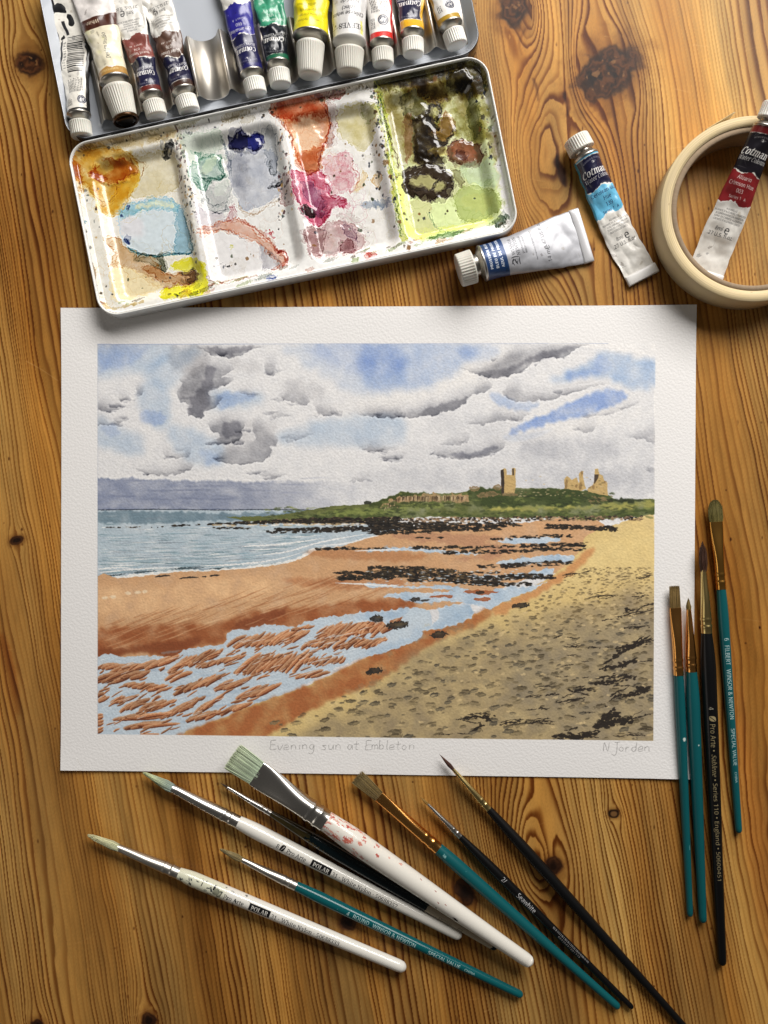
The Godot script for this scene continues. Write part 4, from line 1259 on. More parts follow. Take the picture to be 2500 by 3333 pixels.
	for i in 60:
		cv.dab(cv.rng.randf_range(70.0, 490.0), cv.rng.randf_range(278.0, 300.0), cv.rng.randf_range(8.0, 22.0), cv.rng.randf_range(3.0, 7.0), cv.rng.randf_range(-0.2, 0.2), rgb8(96, 106, 56) if i % 2 == 0 else rgb8(66, 74, 40), 0.8, 1.5, 0.7, 0.0, true)
	for i in 520:
		var x := cv.rng.randf_range(-560.0, 1340.0)
		var y := (364.0 if x < 700 else 360.0 - (x - 700.0) * 0.006) + cv.rng.randf_range(-11.0, 11.0) + (10.0 if x < 0 else 0.0)
		cv.dab(x, y, cv.rng.randf_range(4.0, 10.0), cv.rng.randf_range(2.5, 5.0), cv.rng.randf_range(-0.3, 0.3), [rgb8(96, 76, 58), rgb8(60, 48, 40), rgb8(150, 122, 94), rgb8(36, 30, 28), rgb8(182, 152, 118)][cv.rng.randi() % 5], 0.9, 1.0, 0.5, 0.0, true)
	# the reef running out to sea
	cv.view(180, 1650, 0.675)
	for s in [[570, 91, 660, 88, 6, 26, 9], [680, 86, 700, 85, 4, 4, 8], [740, 84, 900, 78, 9, 50, 9], [860, 80, 1200, 64, 14, 130, 10], [1150, 70, 1420, 62, 26, 190, 11], [1300, 72, 1659, 66, 34, 300, 12], [760, 101, 930, 103, 6, 40, 9], [1060, 110, 1300, 106, 12, 100, 10], [1280, 106, 1600, 100, 16, 150, 11], [350, 99, 420, 98, 3, 10, 6], [1540, 132, 1620, 128, 6, 20, 9], [1260, 204, 1440, 198, 10, 60, 10], [1420, 202, 1600, 200, 6, 40, 8], [1370, 348, 1659, 336, 14, 130, 11], [1500, 330, 1659, 322, 10, 60, 10], [205, 100, 560, 96, 3, 20, 6]]:
		rocks(cv, s[0], s[1], s[2], s[3], s[4], int(s[5] * 0.75), s[6])
	for i in 70:
		var x := cv.rng.randf_range(760.0, 1500.0)
		cv.dab(x, 90.0 - (x - 760.0) * 0.01 + cv.rng.randf_range(-4.0, 4.0), 12, 3, 0.0, rgb8(214, 186, 140) if i % 2 == 0 else rgb8(240, 240, 236), 0.7, 1.0, 0.5, 0.0, true)
	cv.poly([1488, -24, 1500, -30, 1524, -26, 1524, -12, 1490, -12], rgb8(50, 52, 40), 0.95, {"mix": true, "smooth": false})
	# white surf lines at the far shore
	for s in [[1250, 188, 1400, 176, 1500, 150, 1560, 138], [1440, 212, 1560, 208, 1659, 206], [1350, 366, 1480, 372, 1600, 380, 1659, 376]]:
		cv.stroke(s, 6, 9, rgb8(244, 244, 242), 0.9, {"rough": 0.9, "mix": true, "taper": true})
	# --- the castle ruins ---
	cv.view(1200, 1450, 0.663)
	var stone := rgb8(198, 168, 112)
	cv.poly([648, 122, 668, 111, 677, 118, 679, 145, 703, 145, 704, 112, 721, 110, 722, 200, 716, 236, 652, 238], stone, 1.0, {"mix": true, "smooth": false, "rough": 1.5})
	cv.poly([648, 122, 664, 116, 666, 180, 664, 238, 652, 238], rgb8(52, 44, 40), 0.95, {"mix": true, "smooth": false, "rough": 1.5})
	cv.poly([704, 114, 713, 112, 714, 146, 706, 148], rgb8(70, 56, 44), 0.9, {"mix": true, "smooth": false})
	cv.poly([961, 162, 975, 151, 1000, 170, 1020, 158, 1030, 182, 1036, 176, 1030, 140, 1040, 126, 1056, 124, 1052, 150, 1058, 182, 1068, 212, 1040, 222, 962, 214], stone, 1.0, {"mix": true, "smooth": false, "rough": 2.0})
	cv.poly([1072, 214, 1098, 194, 1112, 158, 1108, 114, 1126, 112, 1132, 140, 1150, 150, 1156, 170, 1172, 184, 1174, 248, 1120, 236, 1078, 228], stone, 1.0, {"mix": true, "smooth": false, "rough": 2.0})
	cv.poly([1108, 142, 1130, 142, 1126, 162, 1112, 184, 1106, 190], rgb8(66, 54, 44), 0.9, {"mix": true, "smooth": false})
	for s in [[970, 190, 6, 26], [1046, 136, 5, 12], [1040, 200, 8, 18], [1102, 204, 7, 10], [1160, 180, 8, 8], [1020, 200, 6, 8]]:
		cv.dab(s[0], s[1], s[2], s[3], 0.1, rgb8(120, 92, 58), 0.6, 2.0, 0.5, 0.0, true)
	for i in 60:
		cv.dab(cv.rng.randf_range(655.0, 1170.0), cv.rng.randf_range(150.0, 236.0) if i % 3 == 0 else cv.rng.randf_range(226.0, 252.0), cv.rng.randf_range(3.0, 8.0), cv.rng.randf_range(2.0, 3.5), 0.0, rgb8(222, 200, 160) if i % 2 == 0 else rgb8(110, 96, 62), 0.55, 1.0, 0.4, 0.0, true)
	for s in [[520, 212, 24, 12], [632, 206, 20, 14], [600, 238, 34, 12], [560, 244, 26, 12], [690, 240, 40, 8]]:
		cv.dab(s[0], s[1], s[2], s[3], 0.0, rgb8(140, 116, 82), 0.85, 1.6, 0.5, 0.6, true)
	for i in 40:
		cv.dab(cv.rng.randf_range(1080.0, 1205.0), cv.rng.randf_range(248.0, 286.0), cv.rng.randf_range(4.0, 12.0), 3.0, 0.4, [rgb8(150, 126, 88), rgb8(60, 58, 36)][i % 2], 0.7, 1.0, 0.5, 0.0, true)
	# --- granulation of the pigments ---
	cv.mottle(0.055, 0.11)
	cv.mottle(0.035, 0.03, Vector3(1.0, 0.9, 0.7))
	# clean taped border
	cv.view(0, 0, 1)
	var white := rgb8(238, 236, 234)
	cv.poly([200, 990, 2270, 985, 2270, 1117, 318, 1121, 318, 1300, 200, 1300], white, 1.0, {"mix": true, "smooth": false})
	cv.poly([190, 1000, 319, 1000, 318, 1121, 319, 2389, 319, 2520, 190, 2520], white, 1.0, {"mix": true, "smooth": false})
	cv.poly([190, 2389, 319, 2389, 2126, 2411, 2270, 2411, 2270, 2550, 190, 2550], white, 1.0, {"mix": true, "smooth": false})
	cv.poly([2134, 1000, 2280, 1000, 2280, 2550, 2126, 2550, 2126, 2411], white, 1.0, {"mix": true, "smooth": false})
	cv.stroke([318, 1121, 1200, 1119, 1980, 1118], 2.2, 1.0, rgb8(120, 140, 185), 0.55, {"mix": true, "smooth": false})
	cv.stroke([319, 1121, 319, 2389], 2.0, 2.0, rgb8(140, 150, 170), 0.4, {"mix": true, "smooth": false})
	# pencilled title and signature
	pencil(cv, "Evening sun at Embleton", 878, 2440, 31.0, 22.4)
	pencil(cv, "N.Jorden", 1962, 2446, 31.0, 20.6)
	# the torn nick in the corner of the sheet
	for s in [[250, 2465, 258, 2480, 266, 2488], [252, 2496, 262, 2502, 270, 2498]]:
		cv.stroke(s, 3.0, 2.0, rgb8(252, 250, 246), 0.9, {"mix": true})
		cv.stroke([s[0] + 3, s[1] + 4, s[2] + 3, s[3] + 4, s[4] + 3, s[5] + 3], 2.0, 1.0, rgb8(190, 184, 176), 0.6, {"mix": true})


# single line handwriting: every letter is a few strokes on a unit square (x right, y down, base line at 1)
func pencil(cv: Canvas, words: String, x: float, y: float, size: float, step: float) -> void:
	var a := {
		"E": [[0.55, 0.02, 0.1, 0.05, 0.08, 0.5, 0.06, 0.98, 0.6, 0.95], [0.08, 0.5, 0.5, 0.46]], "v": [[0.05, 0.5, 0.25, 0.98, 0.55, 0.45]], "e": [[0.05, 0.78, 0.5, 0.68, 0.4, 0.45, 0.1, 0.6, 0.12, 0.95, 0.55, 0.9]],
		"n": [[0.08, 0.5, 0.1, 0.98], [0.1, 0.65, 0.32, 0.46, 0.48, 0.6, 0.5, 0.98]], "i": [[0.2, 0.5, 0.2, 0.98], [0.22, 0.26, 0.25, 0.28]], "g": [[0.5, 0.5, 0.2, 0.48, 0.1, 0.8, 0.35, 0.95, 0.5, 0.55], [0.5, 0.5, 0.48, 1.2, 0.25, 1.45, 0.02, 1.3]],
		"s": [[0.48, 0.48, 0.15, 0.55, 0.4, 0.75, 0.35, 0.96, 0.05, 0.95]], "u": [[0.08, 0.5, 0.1, 0.9, 0.35, 0.96, 0.5, 0.55], [0.5, 0.5, 0.52, 0.98]], "a": [[0.5, 0.52, 0.2, 0.48, 0.08, 0.8, 0.3, 0.98, 0.5, 0.6], [0.5, 0.5, 0.55, 0.98]],
		"t": [[0.25, 0.1, 0.24, 0.9, 0.4, 0.98], [0.02, 0.42, 0.5, 0.36]], "m": [[0.04, 0.5, 0.06, 0.98], [0.06, 0.62, 0.2, 0.47, 0.3, 0.6, 0.3, 0.98], [0.3, 0.62, 0.46, 0.47, 0.56, 0.6, 0.58, 0.98]], "b": [[0.12, 0.02, 0.1, 0.98], [0.1, 0.65, 0.35, 0.5, 0.5, 0.75, 0.35, 0.97, 0.1, 0.92]],
		"l": [[0.22, 0.0, 0.2, 0.9, 0.32, 0.98]], "o": [[0.3, 0.48, 0.08, 0.7, 0.28, 0.98, 0.5, 0.72, 0.3, 0.48]], "N": [[0.05, 0.98, 0.1, 0.1, 0.45, 0.95, 0.55, 0.05]], ".": [[0.1, 0.95, 0.14, 0.98]],
		"J": [[0.4, 0.05, 0.38, 1.1, 0.2, 1.4, -0.1, 1.25], [0.15, 0.08, 0.65, 0.02]], "r": [[0.1, 0.5, 0.12, 0.98], [0.12, 0.65, 0.25, 0.5, 0.42, 0.52]], "d": [[0.45, 0.52, 0.15, 0.52, 0.08, 0.82, 0.3, 0.98, 0.46, 0.7], [0.5, 0.0, 0.46, 0.98]]}
	var at := x
	for i in words.length():
		var ch := words[i]
		if a.has(ch):
			for line in a[ch]:
				var pts := []
				for k in line.size() / 2:
					pts.append(at + line[k * 2] * size * 1.12 + (1.0 - line[k * 2 + 1]) * 2.0)
					pts.append(y - size + line[k * 2 + 1] * size + sin(at * 0.05) * 1.0)
				cv.stroke(pts, 2.1, 1.7, rgb8(132, 130, 128), 0.66, {"mix": true, "rough": 1.2})
		at += step * cv.rng.randf_range(0.88, 1.1) * (0.55 if ch in [".", "i", "l"] else 0.8 if ch in [" ", "t"] else 1.0)


# ---------- the hinged paint tin: mixing palette in front, tray of tubes behind ----------
const TIN_TURN := 12.2
var tin_frame := Transform3D()
var tin_scale := 1.0


# tin units: photograph pixels along (a) and across (b) the tin -> photograph pixel
func tin_px(a: float, b: float) -> Vector2:
	var t := deg_to_rad(TIN_TURN)
	return Vector2(a * cos(t) + b * sin(t), -a * sin(t) + b * cos(t))


func rounded(hx: float, hz: float, r: float, off: float, y: float, n := 14) -> PackedVector3Array:
	var out := PackedVector3Array()
	var rr := maxf(r + off, 0.0006)
	for c in 4:
		var cx: float = [1, -1, -1, 1][c] * (hx - r)
		var cz: float = [-1, -1, 1, 1][c] * (hz - r)
		for i in n:
			var t := PI * 0.5 * (c + float(i) / (n - 1))
			out.append(Vector3(cx + rr * cos(t), y, cz - rr * sin(t)))
		var nx: float = [-1, -1, 1, 1][c] * (hx - r)
		var nzz: float = [-1, 1, 1, -1][c] * (hz - r)
		var tn := PI * 0.5 * (c + 1)
		for i in range(1, 8):
			var f := i / 8.0
			out.append(Vector3(lerpf(cx, nx, f) + rr * cos(tn), y, lerpf(cz, nzz, f) - rr * sin(tn)))
	out.append(out[0])
	return out


func rim(hx: float, hz: float, r: float, profile: Array, fill_in := false, colors := []) -> ArrayMesh:
	var rings := []
	var cols := []
	for i in profile.size():
		var q := rounded(hx, hz, r, profile[i][0], profile[i][1])
		rings.append(q)
		if colors.size():
			var cc := PackedColorArray()
			cc.resize(q.size())
			cc.fill(colors[i])
			cols.append(cc)
	return loft(rings, [], false, fill_in, cols)


func box_dist(x: float, z: float, x0: float, x1: float, z0: float, z1: float, r: float) -> float:
	var qx := absf(x - (x0 + x1) * 0.5) - (x1 - x0) * 0.5 + r
	var qz := absf(z - (z0 + z1) * 0.5) - (z1 - z0) * 0.5 + r
	return Vector2(maxf(qx, 0), maxf(qz, 0)).length() + minf(maxf(qx, qz), 0.0) - r


func build_tin() -> void:
	var mid := spot(tin_px(797, 795), 0.011)
	var ex := (spot(tin_px(1300, 795), 0.011) - spot(tin_px(300, 795), 0.011))
	tin_scale = ex.length() / 1000.0
	ex = ex.normalized()
	var ez := -ex.cross(Vector3.UP).normalized() if ex.cross(Vector3.UP).z < 0 else ex.cross(Vector3.UP).normalized()
	tin_frame = Transform3D(Basis(ex, Vector3.UP, ez), Vector3(mid.x, 0, mid.z))
	var o := thing("paint_tin", "open black and white paint tin with a stained mixing palette and a tray of tubes", "paint box", tin_frame)
	var hx := 700.5 * tin_scale
	var hz := 292.0 * tin_scale
	# palette: heights
	var wells := [[-0.1045, -0.0560], [-0.0520, -0.0008], [0.0034, 0.0508], [0.0552, 0.1050]]
	var nx := 420
	var nzz := 180
	var hs := PackedFloat32Array()
	hs.resize((nx + 1) * (nzz + 1))
	var lump := nz(61, 190.0, 3)
	var wrinkle := nz(62, 420.0, 3)
	# dried puddles that stand up from the enamel: view, x, y, half width, half height, rise
	var puddles := [[1, 1035.0, 840.0, 150.0, 105.0, 0.0009], [1, 1265.0, 660.0, 105.0, 78.0, 0.0010], [1, 1020.0, 580.0, 75.0, 150.0, 0.0007], [1, 1140.0, 490.0, 62.0, 80.0, 0.0007], [1, 300.0, 1030.0, 45.0, 48.0, 0.0008], [1, 320.0, 920.0, 110.0, 140.0, 0.0005], [1, 460.0, 1200.0, 170.0, 85.0, 0.0005],
		[1, 290.0, 600.0, 100.0, 170.0, 0.0005], [1, 960.0, 390.0, 75.0, 80.0, 0.0007], [1, 1230.0, 220.0, 70.0, 60.0, 0.0008], [0, 1320.0, 130.0, 108.0, 66.0, 0.0010], [0, 400.0, 340.0, 160.0, 95.0, 0.0007], [0, 930.0, 1060.0, 66.0, 46.0, 0.0008], [0, 1080.0, 310.0, 95.0, 90.0, 0.0006], [0, 1570.0, 950.0, 40.0, 52.0, 0.0007], [0, 700.0, 720.0, 250.0, 190.0, 0.00025]]
	var back := tin_frame.affine_inverse()
	for q in puddles:
		var f := Vector2(180.0 + 0.47 * q[1], 400.0 + 0.47 * q[2]) if q[0] == 0 else Vector2(850.0 + 0.5244 * q[1], 150.0 + 0.5244 * q[2])
		var v := back * spot(f, 0.0035)
		var k: float = (0.47 if q[0] == 0 else 0.5244) * UNIT
		q[1] = v.x
		q[2] = v.z
		q[3] *= k
		q[4] *= k
	for j in nzz + 1:
		for i in nx + 1:
			var x := lerpf(-hx, hx, float(i) / nx)
			var z := lerpf(-hz, hz, float(j) / nzz)
			var y := 0.0068
			for w in wells:
				var d := box_dist(x, z, w[0], w[1], -0.0385, 0.0415, 0.008)
				if d < 0.0012:
					var t := smoothstep(0.0012, -0.0058, d)
					y = lerpf(0.0068, 0.0020, t)
			var sd := box_dist(x, z, -hx, hx, -hz, hz, 0.0115)
			if sd > -0.0034:
				y = maxf(y, lerpf(0.0102, 0.0066, smoothstep(-0.0012, -0.0034, sd)))
			# the paint itself dries to a slightly lumpy film
			y += 0.00012 * lump.get_noise_2d(x, z)
			for q in puddles:
				var d := Vector2((x - q[1]) / q[3], (z - q[2]) / q[4]).length() * (1.0 + 0.4 * lump.get_noise_2d(x * 0.7, z * 0.7))
				if d < 1.0:
					y += q[5] * (1.0 - smoothstep(0.72, 1.0, d)) * (0.6 + 0.4 * d * d + 0.10 * wrinkle.get_noise_2d(x * 0.5, z * 0.5))
			hs[j * (nx + 1) + i] = y
	var cv := Canvas.new(1500, int(1500 * hz / hx), rgb8(238, 237, 234), 61)
	var s := cv.w / (2.0 * hx)
	var inv := tin_frame.affine_inverse()
	var bx := inv.basis
	cv.map = rows(Vector3(bx.x.x * s, bx.z.x * s, inv.origin.x * s + cv.w * 0.5), Vector3(bx.x.z * s, bx.z.z * s, inv.origin.z * s + cv.h * 0.5), Vector3(0, 0, 1)) * plane_map(0.0035)
	cv.unit = cv.w / 1401.0
	paint_palette(cv)
	var pim := cv.image(1.0)
	var m := tex_mat(ImageTexture.create_from_image(pim), 0.2)
	var relief := pim.duplicate()
	relief.convert(Image.FORMAT_L8)
	relief.bump_map_to_normal_map(1.6)
	m.normal_enabled = true
	m.normal_texture = ImageTexture.create_from_image(relief)
	m.normal_scale = 0.30
	m.clearcoat_enabled = true
	m.clearcoat = 0.3
	m.clearcoat_roughness = 0.16
	var st := SurfaceTool.new()
	st.begin(Mesh.PRIMITIVE_TRIANGLES)
	st.set_smooth_group(0)
	for j in nzz + 1:
		for i in nx + 1:
			st.set_uv(Vector2(float(i) / nx, float(j) / nzz))
			st.add_vertex(Vector3(lerpf(-hx, hx, float(i) / nx), hs[j * (nx + 1) + i], lerpf(-hz, hz, float(j) / nzz)))
	for j in nzz:
		for i in nx:
			var far := 0.0
			for k in [[0, 0], [1, 0], [0, 1], [1, 1]]:
				var x := lerpf(-hx, hx, float(i + k[0]) / nx)
				var z := lerpf(-hz, hz, float(j + k[1]) / nzz)
				far = maxf(far, box_dist(x, z, -hx, hx, -hz, hz, 0.0115)) if k[0] + k[1] > 0 else box_dist(x, z, -hx, hx, -hz, hz, 0.0115)
			if far > -0.0012:
				continue
			var a := j * (nx + 1) + i
			for v in [a, a + 1, a + nx + 1, a + 1, a + nx + 2, a + nx + 1]:
				st.add_index(v)
	st.generate_normals()
	part("palette", st.commit(), m, o, "white enamel palette of four wells stained with dried paint")
	var enamel := mat(rgb8(228, 228, 224), 0.2)
	enamel.clearcoat_enabled = true
	enamel.clearcoat = 0.5
	enamel.clearcoat_roughness = 0.1
	part("palette_rim", rim(hx, hz, 0.0115, [[-0.0004, 0.0004], [0.0, 0.001], [0.0, 0.0098], [-0.0002, 0.0107], [-0.0006, 0.0111], [-0.0010, 0.0109], [-0.0013, 0.0103], [-0.0016, 0.0094], [-0.0019, 0.0070]]), enamel, o)
	# tray behind
	var ty := (206.5 - 795.0) * tin_scale
	var tx := (800.0 - 797.0) * tin_scale
	var thx := 690.0 * tin_scale
	var thz := 292.5 * tin_scale
	var shift := Transform3D(Basis(), Vector3(tx, 0, ty))
	var black := Color(0.022, 0.022, 0.024)
	var pale := Color(0.50, 0.53, 0.58)
	var both := mat(Color.WHITE, 0.24)
	both.vertex_color_use_as_albedo = true
	both.clearcoat_enabled = true
	both.clearcoat = 0.4
	both.clearcoat_roughness = 0.12
	var tray := part("tray", rim(thx, thz, 0.0115, [[-0.0004, 0.0004], [0.0, 0.001], [0.0, 0.0108], [-0.0003, 0.0114], [-0.0006, 0.0114], [-0.0008, 0.0110], [-0.0010, 0.0104], [-0.0038, 0.0040], [-0.0052, 0.0020], [-0.0074, 0.0015]], true,
		[black, black, black, black, pale, pale, pale, pale, pale, pale]), both, o, "tube tray, white inside and black outside")
	tray.transform = shift
	# hinge knuckles along the seam
	var hinge := mat(rgb8(20, 20, 21), 0.35)
	for i in 13:
		var a := 168.0 + i * 92.0
		var l := 86.0 * tin_scale
		var k := part("hinge_knuckle", lathe([[0.0, 0.0002], [0.0002, 0.0006], [l - 0.0002, 0.0006], [l, 0.0002]], 14), hinge, o)
		k.position = Vector3((a - 797.0) * tin_scale, 0.0100, (501.0 - 795.0) * tin_scale)
	# the bent metal clip that holds the tubes apart
	var peaks := [237.0, 362.0, 472.0, 560.0, 668.0, 797.0, 899.0, 1016.0, 1128.0, 1230.0, 1350.0]
	var cl := SurfaceTool.new()
	cl.begin(Mesh.PRIMITIVE_TRIANGLES)
	cl.set_smooth_group(0)
	var na := 360
	for i in na + 1:
		var a := lerpf(215.0, 1462.0, float(i) / na)
		var y := 0.0022
		for p in peaks:
			y = maxf(y, 0.0022 + (0.0082 if p == 560.0 or p == 668.0 else 0.0052) * exp(-pow((a - p) / 17.0, 2.0)))
		if a > 560.0 and a < 668.0:
			y = maxf(y, 0.0024 + 0.0078 * pow(absf(a - 614.0) / 54.0, 2.4))
		for b in [238.0, 240.0, 436.0, 438.0]:
			cl.add_vertex(Vector3((a - 797.0) * tin_scale, y - (0.0005 if b == 238.0 or b == 438.0 else 0.0), (b - 795.0) * tin_scale))
	for i in na:
		for j in 3:
			var v := i * 4 + j
			for q in [v, v + 4, v + 1, v + 1, v + 4, v + 5]:
				cl.add_index(q)
	cl.generate_normals()
	var steel := mat(rgb8(206, 200, 190), 0.42, 1.0)
	part("tube_clip", cl.commit(), steel, o, "wavy steel clip between the tubes")


func paint_palette(cv: Canvas) -> void:
	var e := {"rough": 9.0, "edge": 0.8, "ew": 4.0, "vary": 0.22}
	var hard := {"rough": 7.0, "edge": 1.3, "ew": 4.5, "vary": 0.3}
	var soft := {"rough": 16.0, "blur": 8.0, "vary": 0.4}
	cv.view(180, 400, 0.47)
	# whole wells carry a veil of old washes
	cv.poly([120, 200, 840, 80, 1000, 900, 1060, 1180, 420, 1280, 300, 1200, 200, 700], rgb8(244, 239, 220), 0.4, soft)
	# first well: ochre, blue pool, brown and lemon
	cv.poly([540, 240, 700, 215, 825, 195, 850, 420, 760, 480, 640, 510, 520, 500, 510, 360], rgb8(214, 200, 150), 0.7, e)
	cv.poly([125, 260, 200, 215, 330, 190, 470, 210, 560, 250, 575, 330, 545, 440, 490, 540, 420, 625, 345, 635, 290, 560, 240, 450, 170, 400, 120, 350], rgb8(222, 172, 48), 0.95, hard)
	cv.poly([245, 345, 300, 300, 390, 260, 480, 255, 555, 280, 545, 345, 470, 380, 400, 420, 330, 430, 270, 400], rgb8(196, 110, 16), 0.9, {"rough": 9.0, "edge": 0.4, "vary": 0.35})
	cv.poly([260, 340, 290, 350, 340, 370, 360, 390, 320, 410, 280, 395], rgb8(206, 110, 50), 0.8, hard)
	cv.poly([300, 290, 360, 280, 400, 310, 350, 350, 300, 335], rgb8(214, 196, 120), 0.7, {"rough": 8.0, "mix": true, "blur": 2.0})
	cv.poly([345, 590, 430, 440, 520, 350, 570, 345, 560, 420, 480, 520, 410, 600], rgb8(224, 186, 60), 0.8, {"rough": 8.0, "edge": 0.6, "mix": true})
	for s in [[250, 460, 330, 560, 420, 480, 400, 400], [560, 250, 620, 280, 600, 330, 570, 400], [255, 460, 300, 520, 340, 570]]:
		cv.stroke(s, 7, 4, rgb8(150, 90, 26), 0.6, {"rough": 1.0, "taper": true})
	cv.poly([120, 290, 180, 300, 200, 350, 180, 400, 140, 380], rgb8(210, 140, 40), 0.7, e)
	cv.poly([150, 210, 440, 130, 820, 60, 830, 120, 500, 190, 180, 270], rgb8(214, 186, 120), 0.5, soft)
	cv.poly([425, 690, 435, 610, 500, 560, 600, 530, 760, 508, 830, 530, 880, 620, 935, 830, 945, 890, 830, 905, 780, 915, 660, 915, 560, 905, 480, 840, 440, 770], rgb8(200, 218, 230), 1.0, {"rough": 7.0, "edge": 0.8, "ew": 9.0, "mix": true})
	cv.poly([500, 570, 640, 530, 790, 512, 850, 560, 830, 600, 700, 590, 560, 610, 480, 660, 440, 650, 450, 600], rgb8(150, 205, 220), 0.8, {"rough": 8.0, "edge": 0.5, "vary": 0.4})
	cv.poly([560, 560, 700, 540, 820, 550, 810, 580, 680, 570, 560, 590], rgb8(226, 226, 190), 0.7, {"rough": 6.0, "mix": true, "blur": 3.0})
	cv.poly([830, 600, 880, 600, 920, 740, 945, 880, 880, 898, 820, 900, 835, 760], rgb8(130, 180, 200), 0.8, {"rough": 6.0, "edge": 0.6, "blur": 1.5})
	cv.poly([440, 700, 500, 640, 600, 680, 600, 780, 500, 790, 440, 760], rgb8(226, 222, 226), 0.7, {"mix": true, "blur": 16.0})
	cv.stroke([500, 850, 580, 900, 700, 916, 830, 900, 944, 890, 930, 800], 8, 6, rgb8(50, 110, 120), 0.75, {"rough": 1.2})
	for s in [[495, 810, 14, 24, -0.3], [457, 632, 9, 13, 0], [495, 576, 10, 10, 0]]:
		cv.dab(s[0], s[1], s[2], s[3], s[4], rgb8(20, 40, 96), 0.95, 2.0, 0.3, 0.0, true)
	cv.poly([360, 830, 400, 790, 440, 800, 480, 850, 560, 900, 640, 910, 720, 990, 770, 1040, 900, 1030, 950, 1010, 990, 1055, 960, 1105, 850, 1120, 760, 1150, 640, 1100, 560, 1030, 440, 1000, 385, 1000, 420, 930], rgb8(186, 124, 50), 0.95, hard)
	cv.poly([380, 1050, 430, 1000, 560, 1020, 660, 1080, 740, 1120, 700, 1160, 560, 1200, 430, 1230, 390, 1150], rgb8(236, 218, 170), 0.95, {"rough": 8.0, "edge": 0.4, "mix": true})
	cv.poly([560, 905, 680, 910, 740, 950, 765, 1025, 720, 1010, 640, 970, 560, 940], rgb8(92, 96, 66), 0.8, hard)
	cv.poly([700, 915, 730, 910, 745, 950, 765, 1010, 740, 1020, 715, 970], rgb8(66, 70, 50), 0.8, hard)
	cv.poly([600, 990, 700, 1000, 770, 1045, 900, 1040, 960, 1015, 985, 1060, 940, 1100, 820, 1110, 740, 1090, 660, 1050], rgb8(176, 108, 34), 0.75, hard)
	cv.poly([870, 1040, 940, 1010, 985, 1040, 985, 1085, 930, 1105, 900, 1080, 940, 1060], rgb8(80, 56, 22), 0.85, {"rough": 6.0, "edge": 0.6, "blur": 1.5})
	cv.poly([790, 990, 900, 935, 1000, 945, 1045, 1020, 1065, 1100, 1050, 1190, 900, 1210, 760, 1235, 740, 1160, 850, 1130, 960, 1105, 995, 1055, 960, 1005, 870, 1025], rgb8(236, 232, 30), 0.95, {"rough": 8.0, "edge": 0.35, "vary": 0.3})
	cv.poly([800, 1180, 950, 1120, 1030, 1090, 1030, 1180, 880, 1220], rgb8(250, 246, 60), 0.6, {"mix": true, "blur": 10.0})
	cv.poly([740, 250, 760, 190, 805, 135, 830, 170, 800, 220], rgb8(30, 32, 36), 0.9, {"rough": 5.0})
	cv.poly([775, 215, 800, 180, 805, 195, 785, 220], rgb8(214, 204, 170), 0.9, {"mix": true})
	# second well
	cv.poly([880, 100, 1100, 50, 1500, 0, 1560, 200, 1640, 560, 1650, 700, 1660, 1000, 1100, 1120, 1050, 900, 990, 600], rgb8(226, 226, 222), 0.3, soft)
	cv.poly([870, 110, 1000, 90, 1150, 60, 1160, 130, 1100, 200, 1010, 240, 960, 300, 910, 240], rgb8(206, 222, 206), 0.85, e)
	cv.poly([930, 330, 1000, 240, 1080, 205, 1150, 240, 1160, 330, 1165, 360, 1090, 395, 1050, 440, 1000, 455, 955, 400], rgb8(104, 156, 138), 0.95, {"rough": 8.0, "edge": 1.3, "ew": 8.0, "vary": 0.5})
	cv.poly([1000, 330, 1040, 250, 1100, 215, 1120, 260, 1080, 320, 1040, 350], rgb8(196, 212, 186), 0.75, {"mix": true, "rough": 5.0, "blur": 2.0})
	cv.stroke([985, 350, 1010, 380, 1090, 388, 1150, 370, 1160, 340, 1140, 290, 1145, 250], 14, 8, rgb8(34, 96, 84), 0.85, {"rough": 1.2, "taper": true})
	cv.stroke([965, 400, 1000, 440, 1050, 420, 1065, 390], 10, 8, rgb8(40, 110, 100), 0.7, {"rough": 1.2})
	cv.poly([960, 200, 1000, 190, 1005, 235, 985, 230], rgb8(100, 156, 138), 0.7, hard)
	cv.poly([1010, 460, 1080, 440, 1190, 420, 1205, 500, 1180, 590, 1100, 612, 1030, 560], rgb8(176, 180, 184), 0.85, {"rough": 9.0, "edge": 1.0, "vary": 0.3})
	cv.poly([1100, 430, 1170, 390, 1200, 400, 1160, 480, 1110, 500], rgb8(206, 212, 204), 0.8, {"mix": true, "rough": 6.0, "blur": 3.0})
	cv.stroke([1010, 480, 1060, 540, 1120, 560, 1180, 540], 6, 5, rgb8(80, 92, 100), 0.7, {"rough": 1.2, "taper": true})
	cv.stroke([1040, 570, 1090, 610, 1150, 605, 1190, 570], 6, 5, rgb8(70, 76, 88), 0.7, {"rough": 1.2, "taper": true})
	cv.poly([980, 590, 1060, 610, 1160, 610, 1150, 690, 1060, 730, 1010, 700], rgb8(206, 198, 212), 0.8, e)
	cv.poly([1185, 210, 1260, 190, 1420, 180, 1510, 200, 1545, 350, 1555, 470, 1470, 540, 1380, 590, 1290, 585, 1235, 480, 1200, 360], rgb8(196, 202, 218), 0.9, {"rough": 9.0, "edge": 0.4, "vary": 0.35})
	cv.poly([1190, 230, 1300, 220, 1340, 330, 1330, 520, 1260, 500, 1210, 380], rgb8(190, 190, 196), 0.6, soft)
	cv.stroke([1260, 560, 1310, 610, 1380, 625, 1470, 560, 1555, 510], 10, 6, rgb8(180, 150, 120), 0.6, {"rough": 1.2})
	cv.poly([1200, 150, 1215, 100, 1280, 62, 1330, 80, 1420, 80, 1432, 150, 1390, 202, 1330, 172, 1280, 188, 1225, 180], rgb8(18, 20, 62), 0.97, {"rough": 5.0, "mix": true})
